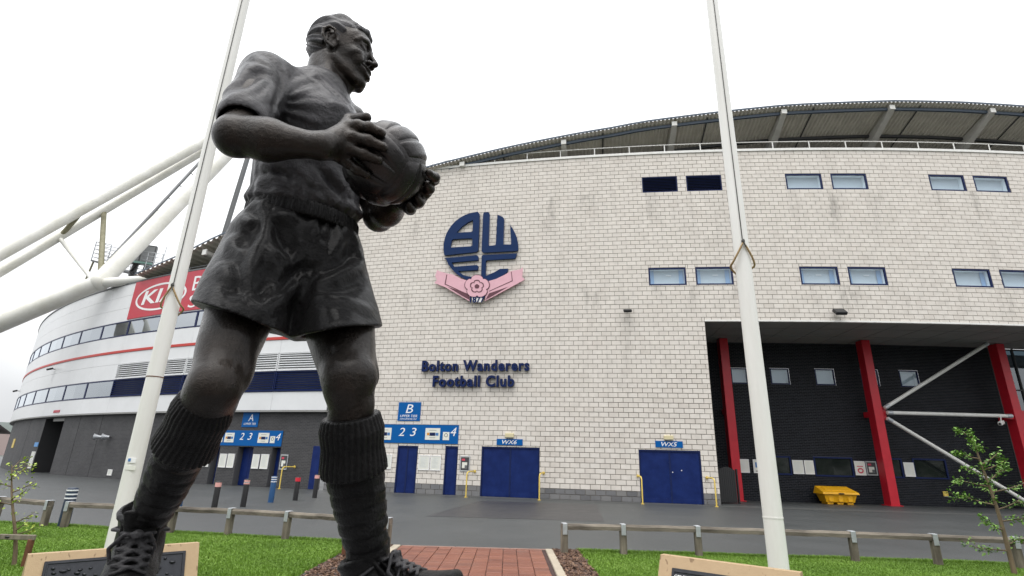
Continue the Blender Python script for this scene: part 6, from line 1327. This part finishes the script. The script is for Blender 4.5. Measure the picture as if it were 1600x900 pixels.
RM = [pxball(546, 199, .034), pxball(538, 214, .036), pxball(535, 229, .034), pxball(538, 247, .028)]
RT = [pxball(596, 208, .013), pxball(599, 230, .013), pxball(591, 250, .013), pxball(573, 273, .013)]
for a, b, r in zip(RM, RT, (.0212, .0222, .0212, .019)): finger(body, a, b, r, .008)
hn = unit(RM[1] - BALL); 
for a, r in zip(RM, (.026, .027, .026, .023)): body.cap(RWr * .82 + a * .18, a, .03, r, .022); body.ell(a + hn * .006, [.021] * 3, None, .012)
body.cap(RWr, (RM[1] + RM[2]) / 2, .042, .034, .03)
for a, b in zip(RM, RT): body.cap(RWr * .4 + a * .6 + hn * .02, a + hn * .017, .007, .007, .014)   # tendons
TH = [RWr * .6 + RM[0] * .4 + A_(.01, .02, .01), pxball(548, 189, .03) + A_(-.01, .01, .012), pxball(572, 188, .02) + A_(0, 0, .012)]
body.cap(TH[0], TH[1], .034, .024, .02); body.cap(TH[1], TH[2], .024, .019, .006); body.ell(TH[1], [.025] * 3, None, .008)
LT = [pxball(670, 268, .018), pxball(670, 288, .018), pxball(654, 310, .018), pxball(639, 320, .018)]
Lc = unit(LWr - BALL); LMd = []
bk = A_(.35, .9, -.1)
for i, t in enumerate(LT):
    d = unit(t - BALL); m_ = BALL + unit(d * .55 + unit(bk + A_(0, 0, .25 - .22 * i)) * .75) * (BR + .03); LMd.append(m_); 
    tip = BALL + unit(d + A_(0, .06, 0)) * (BR + .015); finger(body, m_, tip, (.019, .020, .019, .017)[i], .016)
for a in LMd: body.cap(LWr * .8 + a * .2, a, .032, .026, .02)
body.cap(LWr, (LMd[1] + LMd[2]) / 2, .044, .034, .03)
lt_ = BALL + unit(A_(.25, .75, .6)) * (BR + .022); body.cap(LWr * .6 + LMd[0] * .4, lt_, .032, .022, .02)
mesh_sdf(body, .0046, 'body', BZ, st)

# hair: swept-back combed strands ---------------------------------
hair = Sdf()
def hair_disp(P):
    q = (P - HC) @ HAX.T / KH; f, l, u = q[..., 0], q[..., 1], q[..., 2]; a = np.arctan2(u - 1.0 + .35 * f, np.abs(l) + .001) ; w_ = np.sin(a * 12 + .25 * f + .8 * np.sin(f * .35)) * .6 + np.sin(a * 23 - .3 * f + 1.3) * .4
    return .0095 * w_
c0, r0, ax0 = hp(-1.3, 0, 4.9), A_(9.2, 7.75, 9.6) * KH, HAX
def hairf(P):
    q = (P - c0) @ ax0.T; k0 = np.sqrt(((q / r0) ** 2).sum(-1)); k1 = np.sqrt(((q / r0 ** 2) ** 2).sum(-1)); d = k0 * (k0 - 1) / np.maximum(k1, 1e-9); return d - hair_disp(P)
hair.add(hairf, c0, max(r0), 0)
he(hair, (5.4, 0, 8.9), (2.8, 5.0, 1.6), .02, 0, 0, -38); hc(hair, [(6.4, -4.2, 7.8), (7.6, -1.5, 8.9), (7.7, 1.5, 8.9), (6.4, 4.2, 7.8)], [.9, 1.2, 1.2, .9], .012)
def cut(P):   # keep the crown, temples and nape; face, ears and neck stay bare
    q = (P - HC) @ HAX.T / KH; f, l, u = q[..., 0], q[..., 1], q[..., 2]
    line = np.where(f > 4.2, 6.6 + .25 * (f - 4.2) - .02 * l * l, np.where(f > 1.2, 1.2 + (f - 1.2) * 1.8, np.where(f > .3, -1.6 + (f - .3) * 3.1, np.where(f > -2.6, 4.1 - np.abs(f + 1.1) * .4, np.where(f > -3.6, 3.5 + (f + 2.6) * 5.0, -1.5 + (f + 3.6) * .72)))))
    return (line - u) * KH * .55
hair.add(cut, HC, .3, .004, 2)
mesh_sdf(hair, .0036, 'hair', BC, st, smooth_it=1)

# shirt ---------------------------------------------------------
ca = lambda t, a: a
def shirt_disp(t, a, P): return .0055 * np.sin(a * 22 + 1.5 * np.sin(a * 6)) * np.exp(-np.maximum(P[..., 2] - 2.36, 0) * 13) + .010 * crease(P @ np.array([[1, 0, .5], [0, 1, -.3], [-.35, .2, .6]]), 12, 5) + .003 * crease(P, 27, 4)
base = Sdf()
wz = A_(-.945, 2.11, 2.36)
base.loft([(A_(-.918, 2.118, 2.352), HL, .218, .176), (A_(-.916, 2.112, 2.392), HL, .238, .193), (A_(-.912, 2.10, 2.44), HL, .222, .180), (A_(-.906, 2.07, 2.56), HL * .7 + SLh * .3, .228, .186), (A_(-.902, 2.03, 2.69), SLh, .245, .196), (A_(-.902, 2.01, 2.79), SLv, .235, .18), (A_(-.902, 2.01, 2.865), SLv, .19, .145), (A_(-.89, 2.0, 2.90), SLv, .125, .122)], .03, 0, 2.25, shirt_disp)
base.ell(SM + Fs * .085 - UP * .13, [.15, .15, .11], None, .08)   # chest
base.cap(NB - SLv * .055 - UP * .008, RS + A_(.0, .0, .036), .080, .090, .06); base.cap(NB + SLv * .05 - UP * .02, LS + A_(0, 0, -.01), .07, .08, .05)
ua = unit(RE - RS); hs_ = RS + ua * .36; sdv = unit(np.cross(ua, A_(0, 1, 0)))
slv = lambda t, a, P: .006 * crease(P, 14, 7) + .003 * crease(P, 34, 8) + .004 * np.sin(a * 3 + t * 26)
base.loft([(RS - ua * .01, sdv, .102, .102), (RS + ua * .12, sdv, .099, .100), (RS + ua * .24, sdv, .088, .092), (hs_, sdv, .084, .089)], .035, 0, 2.0, slv)
ul = unit(LE - LS); base.loft([(LS, unit(np.cross(ul, UP)), .095, .095), (LS + ul * .3, unit(np.cross(ul, UP)), .085, .085)], .035)
shirt = Sdf(); shirt.ops = list(base.ops)
S1 = lambda L: [(300 + x / 2.5725, y / 2.5725) for x, y in L]
folds(base, shirt, [S1(q) for q in ([(262, 735), (330, 715), (430, 748), (520, 800)], [(478, 690), (540, 765), (598, 812)], [(640, 700), (618, 770), (600, 812)], [(612, 800), (650, 840), (682, 868)], [(300, 660), (320, 690), (318, 730)], [(400, 660), (470, 720), (530, 760)], [(340, 650), (400, 700), (450, 740)], [(560, 680), (600, 740), (640, 800)])], .026, .038)
folds(base, shirt, [S1(q) for q in ([(372, 372), (430, 330), (500, 300)], [(376, 392), (450, 366), (540, 350)], [(374, 415), (440, 418), (520, 420)], [(366, 440), (420, 462), (500, 490)], [(330, 455), (390, 490), (460, 520)], [(430, 300), (500, 330), (560, 380)], [(520, 330), (580, 370), (640, 430)], [(410, 280), (460, 250), (500, 250)], [(560, 420), (620, 430), (660, 440)])], .016, .026)
folds(base, shirt, [S1(q) for q in ([(354, 225), (374, 290), (368, 370), (336, 440)], [(150, 400), (220, 380), (290, 330)], [(200, 300), (260, 270), (320, 290)], [(130, 380), (190, 330), (230, 260)], [(240, 420), (290, 400), (330, 350)], [(250, 230), (300, 260), (345, 320)])], .022, .032)
folds(base, shirt, [S1(q) for q in ([(366, 300), (356, 380), (320, 450)], [(440, 760), (520, 815), (590, 850)], [(270, 700), (350, 690), (440, 715)], [(500, 670), (560, 740), (610, 790)], [(180, 360), (230, 320), (280, 290)])], .018, .034, -1.0)
strokes(base, shirt, [[(492, 112), (503, 121), (516, 132), (530, 144), (546, 160)], [(490, 116), (501, 126), (514, 138), (528, 150), (542, 164)]], .011, .008, .002)
# sleeve hem band and hollow
shirt.loft([(hs_ - ua * .045, sdv, .089, .094), (hs_ + ua * .002, sdv, .090, .095)], .008)
shirt.cap(hs_ + ua * -.01, hs_ + ua * .2, .074, .074, .006, 1); 
cl = hs_ + ua * .012; shirt.add(lambda P: ((P - cl) @ ua) * -1 + 0 * P[..., 0], cl, .0, 0, 3) if False else None
shirt.ell(hs_ + ua * .112, [.1, .1, .1], None, .006, 1)
# neckline: raised collar rib, hollow inside
nk = NB + A_(.0, -.0, .035); cn_ = []
for i in range(17):
    a = 2 * math.pi * i / 16; cn_.append(NB + SLh * .108 * math.cos(a) + Fs * (.115 * math.sin(a) + .005) + UP * (.012 - .05 * (math.sin(a) > 0) * math.sin(a)))
shirt.chain(cn_, .011, .014)
mesh_sdf(shirt, .0060, 'shirt', BC, st)

# shorts --------------------------------------------------------
sb = Sdf()
RTh, LTh = unit(RK - RHp), unit(LK - LHp)
def gather(t, a, P): return (.009 * np.sin(a * 21 + 2 * np.sin(a * 5)) * np.exp(-np.maximum(2.30 - P[..., 2], 0) * 7)) + .0055 * crease(P * A_(1, 1, .28), 14, 9) + .0014 * crease(P, 32, 10)
rh = RHp + RTh * .355; lh_ = LHp + LTh * .365
sb.loft([(A_(-.925, 2.12, 2.07), HL, .225, .19), (PM + UP * .03, HL, .244, .200), (A_(-.922, 2.12, 2.24), HL, .232, .190), (A_(-.918, 2.118, 2.315), HL, .212, .172)], .04, 0, 2.2, gather)
RLs = unit(HL * .7 + RSd * .6); LLs = unit(HL * .6 + LSd * .7)
def legd(t, a, P): return .007 * np.sin(a * 4 + 9 * t) + .0055 * crease(P * A_(1, 1, .28), 14, 9) + .0014 * crease(P, 32, 10)
sb.loft([(RHp + UP * .08 + HL * .015, RLs, .152, .165), (RHp + RTh * .12 + HL * .01, RLs, .166, .180), (RHp + RTh * .25, RLs, .164, .178), (rh + RTh * .14, RLs, .168, .180)], .05, 0, 2.2, legd)
sb.loft([(LHp + UP * .08 - HL * .02, LLs, .152, .17), (LHp + LTh * .12 - HL * .015, LLs, .170, .184), (LHp + LTh * .25 - HL * .015, LLs, .162, .176), (lh_ + LTh * .14 - HL * .025, LLs, .160, .178)], .05, 0, 2.2, legd)
sh = Sdf(); sh.ops = list(sb.ops)
S3 = lambda L: [(300 + x / 3.103, 270 + y / 3.103) for x, y in L]
folds(sb, sh, [S3(q) for q in ([(335, 150), (345, 240), (343, 330), (300, 430), (262, 520), (242, 630)], [(345, 335), (400, 390), (440, 430), (475, 448)], [(475, 448), (530, 370), (560, 325), (612, 300)], [(275, 610), (335, 660), (430, 600), (510, 540), (552, 500)], [(205, 245), (280, 238), (325, 215)], [(590, 552), (690, 512), (760, 470), (822, 432)], [(640, 445), (690, 405), (715, 340), (738, 285)], [(180, 335), (225, 375), (262, 412)], [(150, 455), (190, 500), (232, 535)], [(600, 602), (720, 622), (838, 660)], [(405, 215), (440, 208), (478, 215)], [(540, 250), (552, 330), (556, 420)], [(330, 350), (380, 400), (415, 470)], [(780, 300), (800, 380), (822, 432)], [(610, 330), (622, 390), (640, 445)])], .036, .05)
folds(sb, sh, [S3(q) for q in ([(390, 470), (350, 540), (330, 600)], [(500, 480), (450, 560), (400, 600)], [(300, 290), (250, 330), (210, 400)], [(420, 270), (450, 330), (470, 400)], [(660, 470), (740, 430), (790, 370)], [(640, 570), (740, 560), (820, 520)], [(566, 480), (556, 600), (520, 690)], [(300, 180), (310, 240), (320, 300)], [(200, 460), (230, 560), (250, 600)])], .034, .055, -1.0)
for h_, u_, side, ra, rb_, q0, q1 in ((rh, RTh, RLs, .168, .180, (305, 470), (434, 517)), (lh_ - HL * .015, LTh, LLs, .166, .182, (436, 529), (590, 508))):
    hn_ = unit(np.cross(pray(*q1), pray(*q0))); hn_ = hn_ if hn_[2] < 0 else -hn_; hn_ = unit(hn_ * 1.0 + u_ * .12); hq = OC + unit(pray((q0[0] + q1[0]) / 2, (q0[1] + q1[1]) / 2 + 2)) * np.linalg.norm(h_ - OC) * .96
    sh.add((lambda hq, n_, h_, u_: (lambda P: np.where(np.sqrt((((P - h_) - ((P - h_) @ u_)[..., None] * u_) ** 2).sum(-1)) < .6, -((P - hq) @ n_ + .0015 * np.sin(P[..., 0] * 40)), .05)))(hq, hn_, h_, u_), h_ + u_ * .16, .55, .004, 1)   # cut at the hem
    sh.loft([(h_ + u_ * .085, side, ra - .034, rb_ - .034), (h_ + u_ * .20, side, ra - .014, rb_ - .014)], .004, 1)
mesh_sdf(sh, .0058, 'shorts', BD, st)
# waistband: two gathered rolls
wb = Sdf()
for dz, gr in ((-.012, .014), (-.040, .019)):
    wb.loft([(A_(-.918, 2.118, 2.335 + dz), HL, .216 + gr, .176 + gr), (A_(-.918, 2.118, 2.345 + dz), HL, .216 + gr, .176 + gr)], .006, 0, 2.2, lambda t, a, P: .0035 * np.sin(a * 70) + .002 * np.sin(a * 23))
wb.add(lambda P: np.abs(P[..., 2] - 2.312) - .036, A_(-.918, 2.118, 2.312), .3, .01, 2)
mesh_sdf(wb, .0048, 'waistband', BD, st)

# socks -----------------------------------------------------------
def sock(kn, an, fwd, side, g, gc, sh_=0.0):
    v = unit(an - kn); k0_ = kn; s_ = Sdf()
    rings = lambda t, a, P: .0050 * np.sin(t * 60) ** 10 * -1 + .005 * crease(P, 14, 21) + .003 * crease(P, 36, 23) + .0012 * np.sin(a * 44)
    s_.loft([(kn + v * .20 - fwd * .012, side, .094 * g, .096 * g), (kn + v * .34 - fwd * .012, side, .090 * g, .092 * g), (kn + v * .45 - fwd * .005, side, .082 * g, .084 * g), (kn + v * .54, side, .070 * g, .074 * g), (an - v * .03 + fwd * .005, side, .060 * g, .068 * g), (an + v * .04, side, .058 * g, .066 * g)], .02, 0, 2.15, rings)
    s_.chain([kn + v * .50 + fwd * .07 + side * .03, kn + v * .52 + fwd * .075, kn + v * .505 + fwd * .06 - side * .04], .012, .02); s_.chain([kn + v * .565 + fwd * .062 + side * .03, kn + v * .575 + fwd * .066 - side * .01], .010, .02)
    s_.chain([kn + v * .40 + fwd * .082 - side * .03, kn + v * .385 + fwd * .088 + side * .02], .008, .02)
    mesh_sdf(s_, .0050, 'sock', BD, st)
    kn = kn + v * sh_; c_ = Sdf(); rib = lambda t, a, P: .0042 * (np.abs(np.sin(a * 17 + .6 * np.sin(t * 20))) - .5) * 1.7 + .004 * vnoise(P, 11, 22)
    c_.loft([(kn + v * .045, side, .094 * gc, .096 * gc), (kn + v * .09 - fwd * .004, side, .105 * gc, .108 * gc), (kn + v * .15 - fwd * .01, side, .101 * gc, .104 * gc), (kn + v * .215 - fwd * .014, side, .109 * gc, .112 * gc), (kn + v * .24 - fwd * .014, side, .109 * gc, .112 * gc)], .01, 0, 2.1, rib)
    # rounded top edge is hollow round the leg, lower edge is cut clean
    c_.ell(kn - v * .03, [.085 * gc] * 3, None, .006, 1)
    lo_ = kn + v * .25; c_.add(lambda P: ((P - lo_) @ v), lo_, .2, .006, 2)
    tp = kn + v * .042; c_.add(lambda P: -((P - tp) @ v), tp, .2, .010, 2)
    mesh_sdf(c_, .0038, 'sock_cuff', BD, st)
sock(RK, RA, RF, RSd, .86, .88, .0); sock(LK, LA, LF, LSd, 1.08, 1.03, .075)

# boots -----------------------------------------------------------
def boot(an, toe_dir, up, sole_z, side_sgn):
    f = unit(toe_dir); s = unit(np.cross(up, f)); u = np.cross(f, s); b = Sdf()
    so = an - u * (.118)
    b.loft([(so - f * .075 + u * .045, s, .056, .045), (so + u * .045 + f * .03, s, .062, .05), (so + f * .15 + u * .042, s, .071, .045), (so + f * .25 + u * .036, s, .068, .038), (so + f * .31 + u * .030, s, .052, .03)], .03, 0, 2.4)
    b.loft([(so - f * .03 + u * .03, f, .085, .064), (so - f * .008 + u * .09, f, .085, .070), (an - f * .005 + u * .035, f, .084, .073), (an - f * .0 + u * .06, f, .086, .075)], .03)
    b.loft([(so + f * .02 + u * .09, s, .058, .05), (so + f * .11 + u * .07, s, .062, .045), (so + f * .2 + u * .045, s, .062, .035)], .04)
    b.chain([an + u * .072 + f * .086 * math.cos(a) + s * .074 * math.sin(a) for a in np.linspace(0, 6.28, 17)], .010, .008)
    b.cap(an + u * .10, an + u * .25, .07, .07, .006, 1); b.ell(an + u * .125, [.066] * 3, None, .006, 1)
    b.chain([so - f * .13 * 0 - f * .08 + u * .085 + s * .066 * q for q in (1, 0, -1)], .006, .01)
    # tongue
    b.loft([(so + f * .115 + u * .115, s, .040, .013), (an + f * .078 + u * .06, s, .048, .012), (an + f * .092 + u * .115, s, .056, .010)], .012)
    # toecap seam, side seams, strap
    b.chain([so + f * .215 + s * .066 * c_ + u * (.046 + .028 * (1 - c_ * c_)) for c_ in np.linspace(-1, 1, 9)], .006, .008)
    for q in (-1, 1):
        b.chain([an + f * .06 + s * q * .052 + u * .055, so + f * .10 + s * q * .050 + u * .108, so + f * .18 + s * q * .044 + u * .078], .007, .008)
        b.chain([an - f * .05 + s * q * .062 + u * .03, so + f * .02 + s * q * .072 + u * .06, so + f * .12 + s * q * .076 + u * .04], .005, .008)
    o = mesh_sdf(b, .0050, 'boot', BD, st)
    sl_ = Sdf(); sl_.loft([(so - f * .08 + u * .004, s, .062, .016), (so + u * .004 + f * .03, s, .064, .016), (so + f * .16 + u * .004, s, .076, .016), (so + f * .26 + u * .006, s, .074, .016), (so + f * .325 + u * .008, s, .05, .016)], .01, 0, 3.0); mesh_sdf(sl_, .006, 'sole', BD, o)
    def ft(t, w_):   # lacing runs: t along the throat, w across
        A, B = an + f * .082 + u * .05, so + f * .185 + u * .088; p = A * (1 - t) + B * t; return p + s * w_ * .046 + u * (.010 - .008 * abs(w_)) + f * .012
    L = Sdf()
    for i in range(5):
        t0, t1 = i / 5 + .04, (i + 1) / 5 + .04; L.chain([ft(t0, -1), ft((t0 + t1) / 2, 0), ft(t1, 1)], .0065, .003); L.chain([ft(t0, 1), ft((t0 + t1) / 2 + .01, 0), ft(t1, -1)], .0065, .003)
    k0 = ft(.10, 0) + f * .016
    L.ell(k0, [.018] * 3, None, .006)
    for q, ln in ((-1, 1.0), (1, .75)):
        L.chain([k0, k0 + s * q * .035 + u * .006 + f * .004, k0 + s * q * .072 * ln - u * .045 - f * .006, k0 + s * q * .06 * ln - u * .085 + f * .012, k0 + s * q * .025 - u * .045 + f * .016, k0], .0065, .004)
        L.chain([k0, k0 + s * q * .025 - u * .05 + f * .03, k0 + s * q * .04 - u * .10 + f * .035], .006, .004)
    L.chain([an + f * .07 + s * .03 + u * .05, an + f * .02 + s * .080 + u * .02, an - f * .06 + s * .05 + u * .0, an - f * .085 - u * .004, an - f * .06 - s * .05 + u * .005, an + f * .02 - s * .082 + u * .024, an + f * .075 - s * .035 + u * .045], .0065, .004)
    mesh_sdf(L, .0036, 'laces', BC, o, smooth_it=1)
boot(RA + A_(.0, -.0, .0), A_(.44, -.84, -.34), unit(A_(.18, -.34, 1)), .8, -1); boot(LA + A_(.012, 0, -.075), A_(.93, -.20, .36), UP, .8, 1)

# the ball: eighteen leather panels on a core ------------------------
ball = Sdf(); ball.ell(BALL, [BR - .006] * 3, None, 0); bo = mesh_sdf(ball, .010, 'football', BB, st, smooth_it=0)
bz = unit(A_(.62, -.42, .62)); bx_ = unit(np.cross(A_(-.35, -.62, -.55), bz)); by_ = np.cross(bz, bx_); BAX = np.array([bx_, by_, bz])
faces_ = [(0, 1, 2, 1), (0, 1, 2, -1), (1, 2, 0, 1), (1, 2, 0, -1), (2, 0, 1, 1), (2, 0, 1, -1)]
def panel(a, b, c, sg, k):
    n = 13; g = .016; u0, u1 = -1 + 2 * k / 3, -1 + 2 * (k + 1) / 3; V = []
    for i in range(n):
        for j in range(n):
            uu = u0 + g + (u1 - u0 - 2 * g) * i / (n - 1); vv = -1 + g + (2 - 2 * g) * j / (n - 1); q = np.zeros(3); q[a] = math.tan(uu * math.pi / 4); q[b] = math.tan(vv * math.pi / 4); q[c] = sg; d = unit(q)
            e = min(i, n - 1 - i, j, n - 1 - j); rr = BR + (-.009 if e == 0 else -.0028 if e == 1 else .0 if e == 2 else .0012); V.append(BALL + (d @ BAX) * rr)
    Q = []
    for i in range(n - 1):
        for j in range(n - 1):
            q = [i * n + j, (i + 1) * n + j, (i + 1) * n + j + 1, i * n + j + 1]; Q.append(q if sg > 0 else q[::-1])
    return mesh_obj('panel', np_mesh('panel', V, Q, BB, True), bo)
for a, b, c, sg in faces_:
    for k in range(3): panel(a, b, c, sg, k)
